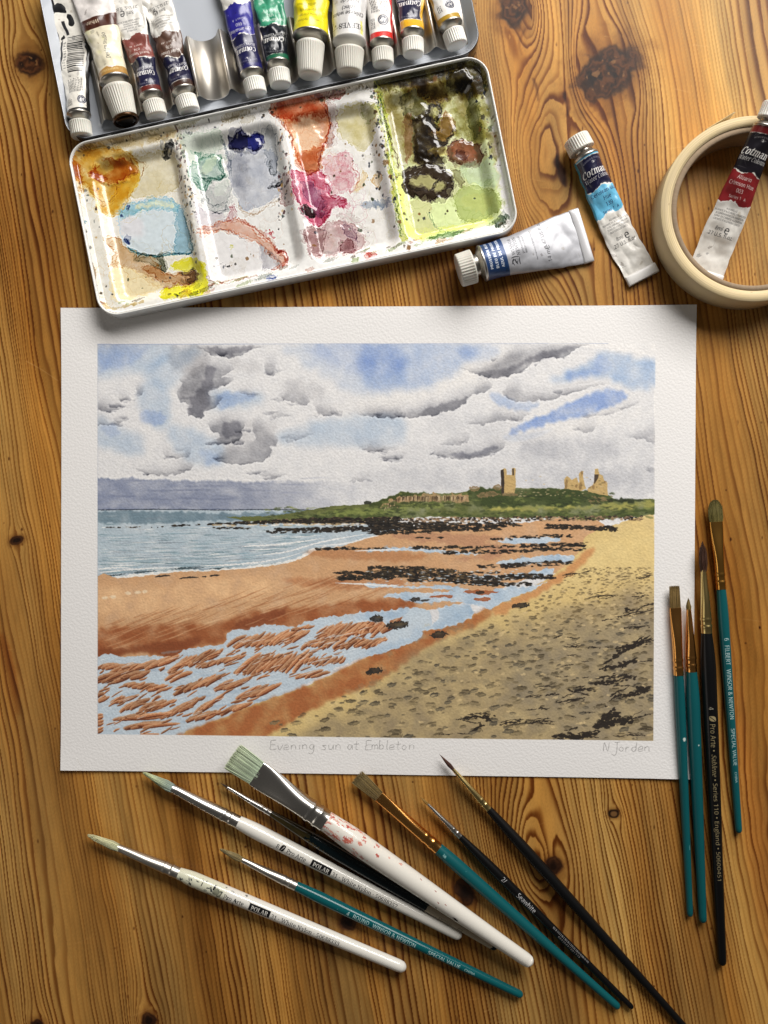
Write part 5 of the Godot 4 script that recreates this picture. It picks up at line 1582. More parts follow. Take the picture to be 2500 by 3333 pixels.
	cv.poly([1330, 90, 1420, 85, 1425, 150, 1380, 185, 1340, 160], rgb8(34, 40, 120), 0.8, {"rough": 5.0, "mix": true, "blur": 3.0})
	cv.poly([1450, 60, 1520, 60, 1530, 330, 1490, 350, 1460, 250, 1430, 160], rgb8(150, 158, 168), 0.7, {"rough": 6.0, "edge": 0.7})
	cv.stroke([1480, 250, 1490, 340, 1525, 345, 1530, 280], 7, 5, rgb8(90, 96, 96), 0.7, {"rough": 1.0})
	cv.stroke([1150, 110, 1190, 200, 1210, 300, 1200, 380], 12, 6, rgb8(90, 104, 124), 0.6, {"rough": 1.4})
	cv.poly([1470, 440, 1520, 420, 1555, 405, 1555, 430, 1500, 448], rgb8(22, 24, 30), 0.9, {"rough": 6.0})
	cv.poly([1570, 360, 1630, 390, 1650, 500, 1640, 570, 1560, 540, 1555, 440], rgb8(186, 146, 146), 0.9, hard)
	cv.poly([1180, 650, 1215, 570, 1240, 600, 1230, 660], rgb8(176, 110, 120), 0.8, hard)
	cv.poly([1010, 740, 1060, 715, 1140, 680, 1220, 655, 1300, 680, 1380, 740, 1470, 820, 1560, 885, 1605, 960, 1570, 990, 1530, 950, 1470, 900, 1430, 840, 1340, 800, 1240, 760, 1150, 740, 1050, 775, 1020, 800], rgb8(220, 140, 108), 0.92, {"rough": 9.0, "edge": 1.1, "ew": 6.0, "vary": 0.4})
	cv.stroke([1260, 660, 1380, 720, 1480, 810, 1560, 900, 1585, 970, 1500, 1015], 12, 12, rgb8(190, 90, 62), 0.75, {"rough": 1.6})
	cv.stroke([1540, 880, 1590, 900, 1600, 970, 1560, 1000], 18, 8, rgb8(170, 54, 34), 0.85, {"rough": 1.4})
	cv.stroke([1000, 760, 1080, 740, 1180, 745, 1320, 800], 6, 5, rgb8(120, 90, 96), 0.6, {"rough": 1.2})
	cv.poly([1420, 840, 1500, 900, 1555, 960, 1540, 1000, 1430, 1010, 1420, 930], rgb8(170, 168, 182), 0.8, {"rough": 8.0, "edge": 0.5, "vary": 0.4})
	cv.poly([1060, 790, 1160, 760, 1300, 800, 1410, 845, 1420, 1010, 1300, 1060, 1120, 1100, 1065, 1030], rgb8(228, 226, 226), 0.75, {"mix": true, "blur": 4.0, "rough": 6.0})
	cv.stroke([1062, 1060, 1100, 1105, 1250, 1100, 1400, 1060], 7, 5, rgb8(140, 90, 70), 0.6, {"rough": 1.6})
	for s in [[1485, 772, 10, 14, 170, 30, 40], [1480, 745, 6, 7, 170, 30, 40], [1190, 995, 8, 8, 20, 20, 24], [1210, 856, 8, 7, 190, 190, 60], [850, 1202, 8, 11, 24, 26, 30], [1140, 980, 3, 3, 30, 30, 30], [1540, 745, 4, 5, 30, 26, 26], [1545, 665, 4, 4, 30, 26, 26], [935, 85, 10, 8, 40, 50, 56]]:
		cv.dab(s[0], s[1], s[2], s[3], 0.0, rgb8(s[4], s[5], s[6]), 0.95, 1.5, 0.2, 0.0, true)
	cv.poly([1470, 1080, 1530, 1072, 1530, 1088, 1475, 1092], rgb8(60, 80, 150), 0.9, {"rough": 3.0})
	# third well
	cv.view(850, 150, 0.5244)
	cv.poly([60, 430, 360, 290, 690, 230, 760, 500, 860, 1200, 640, 1290, 280, 1320, 220, 1000, 160, 620], rgb8(230, 226, 220), 0.3, soft)
	cv.poly([470, 440, 540, 385, 640, 370, 700, 380, 725, 430, 700, 560, 650, 635, 570, 610, 500, 560], rgb8(216, 206, 146), 0.9, {"rough": 9.0, "edge": 0.6, "vary": 0.4})
	cv.poly([630, 380, 710, 380, 720, 440, 660, 470], rgb8(150, 160, 90), 0.6, e)
	cv.poly([60, 430, 90, 380, 180, 340, 300, 310, 370, 320, 410, 380, 425, 470, 410, 560, 380, 650, 355, 760, 290, 792, 240, 740, 200, 600, 140, 480], rgb8(214, 118, 62), 0.98, {"rough": 10.0, "edge": 0.9, "ew": 8.0, "vary": 0.4})
	cv.poly([60, 420, 180, 350, 340, 300, 400, 360, 400, 440, 300, 440, 200, 470, 120, 460], rgb8(204, 100, 50), 0.8, {"rough": 10.0, "vary": 0.5, "edge": 0.4})
	cv.poly([190, 520, 260, 450, 340, 470, 365, 540, 350, 620, 280, 660, 220, 620], rgb8(238, 206, 172), 0.8, {"mix": true, "rough": 10.0, "blur": 6.0})
	cv.poly([230, 670, 300, 640, 365, 620, 350, 740, 290, 785, 245, 740], rgb8(220, 130, 66), 0.8, {"rough": 7.0, "edge": 0.9})
	cv.stroke([400, 380, 420, 470, 400, 570, 370, 650, 350, 750, 290, 790, 235, 720], 12, 10, rgb8(166, 62, 26), 0.7, {"rough": 1.3})
	cv.stroke([60, 430, 120, 470, 180, 560, 200, 640], 10, 6, rgb8(160, 66, 30), 0.7, {"rough": 1.6})
	cv.poly([425, 330, 460, 300, 520, 300, 515, 330, 450, 350], rgb8(150, 50, 46), 0.9, hard)
	cv.poly([340, 300, 400, 290, 420, 330, 360, 350], rgb8(130, 70, 50), 0.6, e)
	cv.poly([410, 380, 450, 380, 470, 450, 440, 580, 410, 600, 420, 500], rgb8(150, 110, 110), 0.7, hard)
	cv.poly([200, 800, 280, 790, 370, 765, 410, 850, 440, 920, 520, 960, 520, 1000, 440, 990, 415, 1050, 370, 1105, 300, 1090, 240, 1010, 205, 900], rgb8(200, 66, 108), 0.98, {"rough": 10.0, "edge": 0.9, "ew": 8.0, "vary": 0.4})
	cv.poly([300, 790, 380, 780, 405, 860, 380, 880, 320, 850], rgb8(220, 80, 120), 0.8, hard)
	cv.poly([260, 850, 310, 850, 380, 940, 400, 1040, 350, 1060, 300, 960, 265, 920], rgb8(130, 96, 150), 0.7, {"rough": 9.0, "edge": 0.8, "vary": 0.4})
	cv.poly([380, 920, 480, 930, 520, 970, 440, 985, 410, 1060, 380, 1090, 360, 1020], rgb8(170, 40, 80), 0.7, hard)
	cv.poly([390, 700, 450, 670, 520, 650, 560, 690, 540, 750, 580, 790, 560, 870, 500, 912, 430, 905, 405, 850, 385, 770], rgb8(234, 186, 196), 0.9, {"rough": 9.0, "edge": 0.9, "vary": 0.5})
	for s in [[490, 700, 34], [500, 850, 48], [530, 760, 40]]:
		cv.dab(s[0], s[1], s[2], s[2] * 0.9, 0.0, rgb8(230, 170, 182), 0.4, 1.5, 0.3, 1.4)
	cv.stroke([540, 900, 580, 885, 600, 800, 560, 720], 6, 5, rgb8(190, 90, 90), 0.6, {"rough": 1.2})
	cv.poly([575, 890, 600, 830, 650, 770, 640, 840, 600, 890], rgb8(238, 208, 150), 0.8, e)
	cv.poly([690, 800, 720, 785, 748, 820, 720, 858, 695, 850], rgb8(220, 176, 110), 0.85, hard)
	cv.poly([255, 1000, 280, 985, 315, 1010, 332, 1045, 300, 1072, 265, 1045], rgb8(36, 14, 18), 0.95, {"rough": 4.0, "mix": true})
	cv.poly([280, 1150, 380, 1130, 420, 1090, 500, 1080, 590, 1110, 640, 1180, 655, 1230, 580, 1275, 470, 1285, 330, 1315, 292, 1270], rgb8(196, 156, 160), 0.95, {"rough": 9.0, "edge": 0.9, "vary": 0.4})
	cv.poly([285, 1150, 390, 1135, 395, 1220, 370, 1290, 310, 1300], rgb8(130, 84, 84), 0.8, hard)
	cv.poly([490, 1210, 560, 1195, 580, 1265, 500, 1275], rgb8(110, 34, 44), 0.85, hard)
	cv.poly([500, 1090, 570, 1130, 600, 1200, 550, 1180, 510, 1140], rgb8(130, 100, 130), 0.7, hard)
	cv.dab(415, 1230, 42, 32, -0.3, rgb8(206, 180, 176), 0.7, 2.0, 0.3, 1.0, true)
	cv.poly([470, 1040, 560, 1040, 640, 1110, 600, 1120, 520, 1070], rgb8(214, 206, 204), 0.8, e)
	cv.poly([610, 980, 680, 950, 790, 955, 800, 985, 700, 1000, 640, 1005], rgb8(160, 174, 196), 0.75, {"rough": 14.0, "vary": 0.5})
	# yellow-green ridge between third and fourth wells
	cv.poly([700, 260, 730, 250, 790, 480, 830, 760, 880, 1080, 920, 1200, 870, 1210, 830, 1000, 790, 760, 740, 480], rgb8(216, 222, 120), 0.9, {"rough": 6.0, "vary": 0.4})
	for s in [[715, 330, 770, 520, 800, 700, 830, 850], [735, 300, 760, 450, 800, 600], [840, 900, 850, 1100, 880, 1190]]:
		cv.stroke(s, 9, 7, rgb8(86, 120, 60), 0.75, {"rough": 1.6, "wobble": 3.0})
	cv.stroke([740, 380, 790, 560, 820, 640, 860, 760], 8, 6, rgb8(80, 50, 40), 0.7, {"rough": 1.6, "wobble": 3.0})
	# fourth well
	cv.poly([735, 240, 1000, 170, 1300, 120, 1370, 210, 1420, 500, 1490, 1040, 1440, 1100, 1200, 1160, 930, 1210, 870, 1080, 800, 640], rgb8(214, 222, 164), 0.9, soft)
	cv.poly([850, 880, 1000, 940, 1200, 940, 1350, 830, 1470, 880, 1490, 1040, 1420, 1100, 1200, 1150, 930, 1205, 870, 1080], rgb8(222, 236, 172), 0.9, {"mix": true, "blur": 8.0, "rough": 10.0})
	cv.poly([840, 760, 875, 850, 890, 1000, 930, 1120, 1150, 1110, 1300, 1080, 1440, 1060, 1300, 1130, 1100, 1165, 930, 1210, 880, 1130, 850, 960], rgb8(222, 230, 128), 0.9, {"rough": 8.0, "blur": 5.0, "mix": true})
	cv.poly([735, 225, 1000, 160, 1300, 105, 1370, 200, 1380, 330, 1250, 300, 1150, 330, 1010, 310, 900, 280, 790, 300], rgb8(140, 126, 62), 0.95, {"rough": 16.0, "vary": 0.5, "edge": 0.3})
	cv.poly([740, 225, 900, 180, 1110, 140, 1130, 190, 960, 230, 800, 260], rgb8(150, 150, 60), 0.7, {"rough": 14.0, "vary": 0.5})
	cv.poly([890, 270, 1000, 220, 1120, 240, 1160, 330, 1080, 350, 1000, 330], rgb8(160, 124, 70), 0.8, {"rough": 10.0, "vary": 0.4})
	cv.poly([760, 330, 870, 310, 890, 420, 950, 480, 930, 640, 880, 760, 840, 660, 800, 500], rgb8(206, 202, 178), 0.9, {"rough": 8.0, "edge": 0.4, "mix": true, "vary": 0.2})
	cv.poly([1195, 300, 1290, 285, 1330, 480, 1360, 600, 1290, 600, 1230, 540, 1210, 400], rgb8(184, 190, 142), 0.9, {"rough": 9.0, "edge": 0.5, "mix": true, "vary": 0.2})
	cv.poly([1290, 310, 1340, 360, 1350, 520, 1320, 580, 1290, 480], rgb8(130, 136, 90), 0.8, e)
	cv.poly([1210, 290, 1270, 285, 1285, 400, 1250, 420, 1215, 380], rgb8(214, 214, 190), 0.7, {"mix": true, "rough": 7.0, "blur": 2.0})
	cv.poly([1150, 240, 1180, 180, 1240, 160, 1295, 200, 1300, 260, 1250, 290, 1190, 285], rgb8(66, 54, 32), 0.92, {"rough": 10.0, "edge": 0.5, "vary": 0.4})
	cv.poly([870, 340, 900, 300, 960, 295, 1020, 345, 1036, 420, 1000, 465, 940, 460, 890, 420], rgb8(104, 104, 84), 0.95, {"rough": 6.0, "edge": 0.7, "mix": true})
	cv.poly([880, 340, 920, 310, 950, 340, 930, 375, 890, 370], rgb8(206, 206, 190), 0.85, {"mix": true, "rough": 5.0, "blur": 2.0})
	cv.poly([925, 450, 1000, 440, 1045, 430, 1060, 540, 1100, 620, 1080, 700, 1040, 730, 980, 720, 940, 660, 960, 560], rgb8(54, 41, 28), 0.97, {"rough": 8.0, "edge": 0.4, "mix": true, "vary": 0.1})
	cv.poly([930, 500, 980, 470, 1030, 460, 1000, 600, 960, 660, 930, 590], rgb8(132, 128, 98), 0.85, {"rough": 7.0, "mix": true, "blur": 2.0})
	cv.poly([890, 440, 930, 430, 940, 620, 910, 720, 890, 640], rgb8(150, 112, 80), 0.75, {"rough": 7.0, "mix": true, "blur": 2.0})
	cv.poly([1060, 520, 1090, 480, 1110, 440, 1150, 405, 1185, 440, 1205, 500, 1170, 560, 1120, 575, 1080, 560], rgb8(156, 112, 60), 0.95, {"rough": 6.0, "edge": 0.6, "mix": true})
	cv.poly([1030, 560, 1110, 580, 1160, 570, 1140, 620, 1080, 640, 1060, 620], rgb8(56, 44, 32), 0.9, {"rough": 6.0, "mix": true})
	cv.stroke([1040, 460, 1046, 380, 1080, 362, 1118, 390, 1090, 430, 1070, 460], 26, 18, rgb8(48, 40, 30), 0.95, {"rough": 0.8, "mix": true})
	cv.stroke([1040, 460, 1070, 490, 1110, 520], 22, 12, rgb8(46, 38, 30), 0.9, {"rough": 0.8, "mix": true})
	cv.stroke([1200, 490, 1190, 540, 1150, 590], 10, 8, rgb8(56, 40, 26), 0.85, {"rough": 1.0, "mix": true})
	cv.poly([1040, 640, 1110, 620, 1150, 650, 1120, 680, 1060, 670], rgb8(214, 208, 130), 0.85, {"rough": 7.0, "mix": true})
	cv.poly([1035, 680, 1090, 665, 1140, 690, 1120, 725, 1060, 720], rgb8(60, 52, 34), 0.9, {"rough": 6.0, "mix": true})
	cv.poly([1150, 640, 1190, 590, 1260, 580, 1340, 605, 1375, 670, 1350, 740, 1280, 745, 1200, 720, 1160, 690], rgb8(78, 36, 22), 0.97, {"rough": 8.0, "edge": 0.7, "mix": true})
	cv.poly([1185, 620, 1240, 590, 1320, 615, 1330, 680, 1270, 700, 1210, 680], rgb8(150, 88, 58), 0.75, {"rough": 9.0, "mix": true, "blur": 5.0})
	cv.poly([1210, 640, 1260, 650, 1290, 690, 1240, 700, 1215, 675], rgb8(80, 40, 26), 0.8, {"rough": 6.0, "mix": true})
	cv.poly([875, 830, 890, 780, 930, 745, 1000, 735, 1060, 725, 1130, 745, 1185, 800, 1192, 870, 1165, 940, 1100, 945, 1060, 958, 980, 935, 890, 905], rgb8(38, 25, 17), 0.98, {"rough": 9.0, "edge": 0.2, "mix": true})
	cv.poly([920, 830, 990, 800, 1060, 810, 1140, 850, 1120, 890, 1070, 900, 1000, 870, 940, 860], rgb8(176, 172, 116), 0.9, {"rough": 8.0, "mix": true, "blur": 4.0})
	cv.stroke([1060, 900, 1080, 850, 1110, 810], 12, 5, rgb8(30, 22, 16), 0.9, {"mix": true})
	cv.stroke([910, 860, 960, 890, 1020, 885], 20, 10, rgb8(34, 26, 18), 0.85, {"mix": true, "taper": true})
	cv.poly([1180, 760, 1230, 770, 1255, 820, 1240, 875, 1215, 830, 1190, 800], rgb8(116, 112, 72), 0.9, {"rough": 6.0, "edge": 0.7, "mix": true})
	cv.poly([1205, 980, 1215, 900, 1260, 862, 1330, 865, 1400, 890, 1450, 900, 1490, 980, 1480, 1040, 1400, 1060, 1330, 1082, 1250, 1070, 1215, 1030], rgb8(156, 172, 92), 0.95, {"rough": 7.0, "edge": 0.8, "mix": true})
	cv.poly([1230, 960, 1290, 910, 1400, 920, 1440, 980, 1380, 1030, 1290, 1000], rgb8(186, 196, 116), 0.7, {"rough": 12.0, "mix": true, "blur": 5.0})
	cv.poly([1375, 860, 1420, 825, 1435, 835, 1410, 870], rgb8(150, 166, 96), 0.8, hard)
	cv.poly([915, 955, 1040, 960, 1035, 1030, 1060, 1085, 1100, 1130, 960, 1145, 930, 1050], rgb8(206, 206, 150), 0.9, {"rough": 7.0, "edge": 0.5, "mix": true})
	cv.stroke([1035, 1030, 1060, 1085, 1110, 1135], 6, 4, rgb8(120, 150, 100), 0.8, {"rough": 1.2, "mix": true})
	cv.poly([1240, 730, 1420, 720, 1460, 880, 1330, 850, 1250, 800], rgb8(190, 212, 176), 0.6, {"rough": 10.0, "blur": 4.0, "mix": true})
	cv.poly([1400, 560, 1460, 560, 1470, 720, 1420, 700], rgb8(150, 130, 90), 0.55, {"rough": 9.0, "blur": 2.0})
	cv.poly([1440, 1100, 1500, 1060, 1540, 1060, 1520, 1110, 1460, 1130], rgb8(60, 80, 60), 0.8, {"rough": 12.0, "vary": 0.5})
	cv.poly([1040, 1190, 1150, 1160, 1250, 1150, 1230, 1180, 1100, 1210], rgb8(96, 136, 70), 0.8, {"rough": 10.0, "vary": 0.5})
	cv.poly([640, 1300, 700, 1285, 720, 1300, 660, 1318], rgb8(190, 70, 60), 0.8, {"rough": 8.0})
	cv.bleed(0, 0, cv.w, cv.h, 13.0, 0.016, 0.9, 5)
	cv.view(850, 150, 0.5244)
	cv.poly([735, 225, 1000, 160, 1300, 105, 1390, 220, 1400, 520, 1330, 640, 1180, 560, 1060, 700, 930, 720, 850, 620, 780, 420], rgb8(176, 164, 108), 0.75, {"blur": 14.0, "rough": 26.0, "vary": 0.8})
	cv.poly([740, 225, 1000, 160, 1300, 105, 1380, 220, 1340, 330, 1160, 290, 1000, 300, 860, 290], rgb8(150, 132, 70), 0.7, {"blur": 9.0, "rough": 22.0, "vary": 0.8})
	cv.poly([960, 440, 1050, 420, 1110, 560, 1140, 640, 1050, 730, 950, 700], rgb8(110, 90, 64), 0.8, {"blur": 6.0, "rough": 14.0, "vary": 0.6})
	cv.view(180, 400, 0.47)
	cv.stroke([500, 860, 580, 902, 700, 918, 830, 902, 940, 890, 930, 780, 890, 640], 12, 9, rgb8(60, 124, 136), 0.75, {"rough": 1.2, "blur": 1.0})
	cv.poly([115, 250, 190, 210, 330, 180, 480, 200, 560, 250, 560, 400, 470, 540, 350, 640, 270, 520, 150, 400], rgb8(232, 196, 96), 0.7, {"blur": 8.0, "rough": 18.0, "vary": 0.7})
	cv.poly([100, 170, 160, 150, 175, 300, 210, 420, 130, 400, 100, 300], rgb8(206, 140, 40), 0.7, {"blur": 3.0, "rough": 14.0, "vary": 0.7})
	# layer on layer of thin washes, each with its own tide line
	cv.view(0, 0, 1)
	var sets := [
		[120.0, 440.0, 560.0, 780.0, [rgb8(226, 196, 110), rgb8(222, 208, 160), rgb8(214, 170, 80), rgb8(236, 220, 170)], 46],
		[120.0, 440.0, 880.0, 1040.0, [rgb8(222, 180, 110), rgb8(206, 150, 76), rgb8(232, 214, 160)], 34],
		[480.0, 640.0, 530.0, 800.0, [rgb8(170, 204, 190), rgb8(150, 180, 176), rgb8(196, 200, 206), rgb8(206, 214, 206)], 40],
		[640.0, 790.0, 530.0, 760.0, [rgb8(196, 202, 216), rgb8(210, 212, 216)], 26],
		[480.0, 790.0, 780.0, 1030.0, [rgb8(226, 206, 196), rgb8(220, 220, 220), rgb8(220, 214, 214), rgb8(230, 190, 170)], 34],
		[820.0, 960.0, 540.0, 760.0, [rgb8(230, 160, 110), rgb8(222, 130, 84), rgb8(238, 190, 160)], 34],
		[820.0, 1010.0, 740.0, 1030.0, [rgb8(226, 140, 160), rgb8(206, 110, 140), rgb8(190, 150, 180), rgb8(232, 190, 196)], 56],
		[940.0, 1110.0, 540.0, 1030.0, [rgb8(224, 216, 170), rgb8(228, 224, 216), rgb8(216, 214, 180)], 26],
		[1150.0, 1480.0, 520.0, 760.0, [rgb8(170, 160, 100), rgb8(150, 130, 80), rgb8(190, 190, 140), rgb8(120, 106, 70), rgb8(196, 170, 110)], 90],
		[1150.0, 1480.0, 760.0, 1040.0, [rgb8(200, 216, 140), rgb8(216, 226, 170), rgb8(176, 196, 120)], 36]]
	for q in sets:
		for i in int(q[5]):
			var ca := cv.rng.randf_range(q[0], q[1])
			var cb := cv.rng.randf_range(q[2], q[3])
			var ra := cv.rng.randf_range(10.0, 44.0)
			var pts := []
			var nn := 9
			var st := cv.rng.randf_range(0.6, 1.7)
			for k in nn:
				var an := TAU * k / nn
				var rr := ra * cv.rng.randf_range(0.6, 1.2)
				var p := tin_px(ca + rr * cos(an), cb + rr * sin(an) * st)
				pts.append(p.x)
				pts.append(p.y)
			var cc: Color = q[4][cv.rng.randi() % q[4].size()]
			cv.poly(pts, cc, cv.rng.randf_range(0.05, 0.22), {"rough": 4.0, "edge": 2.6, "ew": 1.8})
	# grime along the hinge side and on the ledges
	for i in 60:
		var p := tin_px(cv.rng.randf_range(110.0, 1480.0), cv.rng.randf_range(510.0, 560.0))
		cv.dab(p.x, p.y, cv.rng.randf_range(10.0, 60.0), cv.rng.randf_range(5.0, 16.0), -0.21, [rgb8(190, 176, 140), rgb8(170, 160, 130), rgb8(206, 196, 170), rgb8(150, 136, 110)][cv.rng.randi() % 4], cv.rng.randf_range(0.2, 0.6), 2.0, 0.7, 0.6)
	for i in 50:
		var p := tin_px(cv.rng.randf_range(110.0, 1480.0), cv.rng.randf_range(1045.0, 1078.0))
		cv.dab(p.x, p.y, cv.rng.randf_range(4.0, 26.0), cv.rng.randf_range(3.0, 8.0), -0.21, [rgb8(190, 150, 100), rgb8(120, 130, 120), rgb8(170, 100, 80), rgb8(90, 80, 66), rgb8(150, 170, 110)][cv.rng.randi() % 5], cv.rng.randf_range(0.3, 0.7), 1.5, 0.8, 0.6)
	cv.view(850, 150, 0.5244)
	cv.bleed(0, 0, cv.w, cv.h, 4.0, 0.04, 1.0, 6)
	# drops, spatters and dried crumbs
	for i in 330:
		var w := cv.rng.randi() % 5
		var x := 0.0
		var y := 0.0
		if w == 0:
			x = cv.rng.randfn(730.0, 30.0) + cv.rng.randf_range(-60.0, 130.0)
			y = 260.0 + (x - 690.0) * 4.5 + cv.rng.randf_range(-140.0, 140.0)
		elif w == 1:
			x = cv.rng.randf_range(1300.0, 1400.0)
			y = cv.rng.randf_range(80.0, 760.0)
			x += (y - 80.0) * 0.12
		elif w == 2:
			x = cv.rng.randf_range(-1300.0, 1400.0)
			y = 1060.0 - x * 0.21 + cv.rng.randf_range(150.0, 262.0) + (40.0 if x < 0 else 0.0)
		elif w == 3:
			x = cv.rng.randf_range(-1250.0, 1300.0)
			y = 395.0 - x * 0.215 + cv.rng.randf_range(-10.0, 70.0)
		elif i % 3 == 0:
			x = cv.rng.randf_range(400.0, 760.0)
			y = cv.rng.randf_range(560.0, 1000.0)
		else:
			x = cv.rng.randf_range(660.0, 790.0)
			y = cv.rng.randf_range(250.0, 900.0)
		var dark: Color = [rgb8(34, 30, 26), rgb8(60, 46, 30), rgb8(50, 60, 40), rgb8(26, 30, 44), rgb8(120, 80, 40)][cv.rng.randi() % 5]
		var q := cv.rng.randf_range(2.0, 8.0)
		if cv.rng.randf() < 0.12:
			q *= 2.0
		cv.dab(x, y, q, q * cv.rng.randf_range(0.6, 1.6), 0.3, dark, cv.rng.randf_range(0.5, 0.95), 1.2, 0.6, 0.0, true)
	cv.view(180, 400, 0.47)
	for i in 220:
		var x := cv.rng.randf_range(840.0, 980.0)
		var y := 100.0 + (x - 850.0) * 5.4 + cv.rng.randf_range(-260.0, 260.0)
		if i % 3 == 0:
			x = cv.rng.randf_range(1540.0, 1650.0)
			y = cv.rng.randf_range(0.0, 680.0)
		if i % 5 == 0:
			x = cv.rng.randf_range(110.0, 330.0)
			y = cv.rng.randf_range(380.0, 1240.0)
		cv.dab(x, y, cv.rng.randf_range(3.0, 10.0), cv.rng.randf_range(4.0, 14.0), 0.2, [rgb8(30, 30, 34), rgb8(70, 40, 44), rgb8(60, 70, 70), rgb8(190, 150, 90)][cv.rng.randi() % 4], cv.rng.randf_range(0.4, 0.9), 1.2, 0.7, 0.0, true)
	for s in [[265, 960, 300, 1040, 310, 1170], [215, 740, 225, 800, 235, 840], [240, 700, 225, 715, 240, 720]]:
		cv.stroke(s, 10, 7, rgb8(150, 120, 84) if s[0] == 265 else rgb8(120, 160, 184), 0.8, {"rough": 1.2})
	for i in 10:
		cv.dab(200.0 + cv.rng.randf_range(-10.0, 12.0), cv.rng.randf_range(430.0, 640.0), 8, 18, 0.3, rgb8(206, 170, 110), 0.7, 1.5, 0.6, 0.6)
	cv.poly([310, 1230, 400, 1280, 500, 1270, 620, 1230, 600, 1260, 450, 1300, 340, 1300], rgb8(196, 170, 110), 0.7, {"rough": 10.0, "vary": 0.5})
	cv.poly([100, 180, 140, 160, 150, 300, 110, 330], rgb8(220, 200, 150), 0.6, soft)
	# tide marks of evaporated washes
	cv.view(0, 0, 1)
	for i in 70:
		var p := tin_px(cv.rng.randf_range(150.0, 1450.0), cv.rng.randf_range(560.0, 1040.0))
		var q := cv.rng.randf_range(8.0, 36.0)
		cv.dab(p.x, p.y, q, q * cv.rng.randf_range(0.6, 1.3), cv.rng.randf_range(-1.0, 1.0), rgb8(206, 196, 176), 0.10, 1.5, 0.5, 2.0)
	cv.mottle(0.03, 0.06)


# ---------- paint tubes ----------
# a label sheet wraps once round the tube: x runs across (0 in front), y from the shoulder to the tail, both in millimetres
func label_sheet(round_mm: float, long_mm: float, base: Color, s := 1, px := 9.0) -> Canvas:
	var cv := Canvas.new(int(round_mm * px), int(long_mm * px), base, s)
	cv.map = rows(Vector3(px, 0, cv.w * 0.5), Vector3(0, px, 0), Vector3(0, 0, 1))
	cv.unit = px
	cv.view(0, 0, 1)
	return cv


func torn(w: float, y0: float, y1: float, wave: float, cv: Canvas, x0 := -99.0, x1 := 99.0) -> Array:
	var a := maxf(x0, -w * 0.5 - 1.0)
	var b := minf(x1, w * 0.5 + 1.0)
	var out := [a, y0, b, y0]
	var n := int((b - a) / 0.9)
	for i in n + 1:
		var x := lerpf(b, a, float(i) / n)
		out.append(x)
		out.append(y1 + wave * sin(x * 0.55 + y1) + cv.rng.randf_range(-0.32, 0.32))
	return out


func small_print(cv: Canvas, lines: Array, y: float, c: Color, size := 0.95, step := 1.55, x := 0.0) -> void:
	for i in lines.size():
		cv.text(lines[i], x, y + i * step, size, c, {"a": 0.85, "sx": 0.95})


func crest(cv: Canvas, x: float, y: float, s: float, c: Color) -> void:
	cv.text("WINSOR & NEWTON", x, y - 1.5 * s, 0.8 * s, c, {"font": "Droid Serif", "arc": 0.9, "a": 0.9})
	for q in [[-1.3, 0.2, -0.5, -0.6, 0.2, 0.3, 1.2, -0.3, 1.6, 0.3], [-0.8, 0.7, 0.0, 0.1, 0.8, 0.8], [-0.2, -0.7, 0.1, 0.0, -0.1, 0.9]]:
		var pts := []
		for i in q.size():
			pts.append((x if i % 2 == 0 else y) + q[i] * s)
		cv.stroke(pts, 0.28 * s, 0.18 * s, c, 0.85, {"mix": true, "taper": true})
	cv.dab(x - 0.1 * s, y + 0.1 * s, 0.45 * s, 0.55 * s, 0.3, c, 0.7, 1.0, 0.6, 0.0, true)


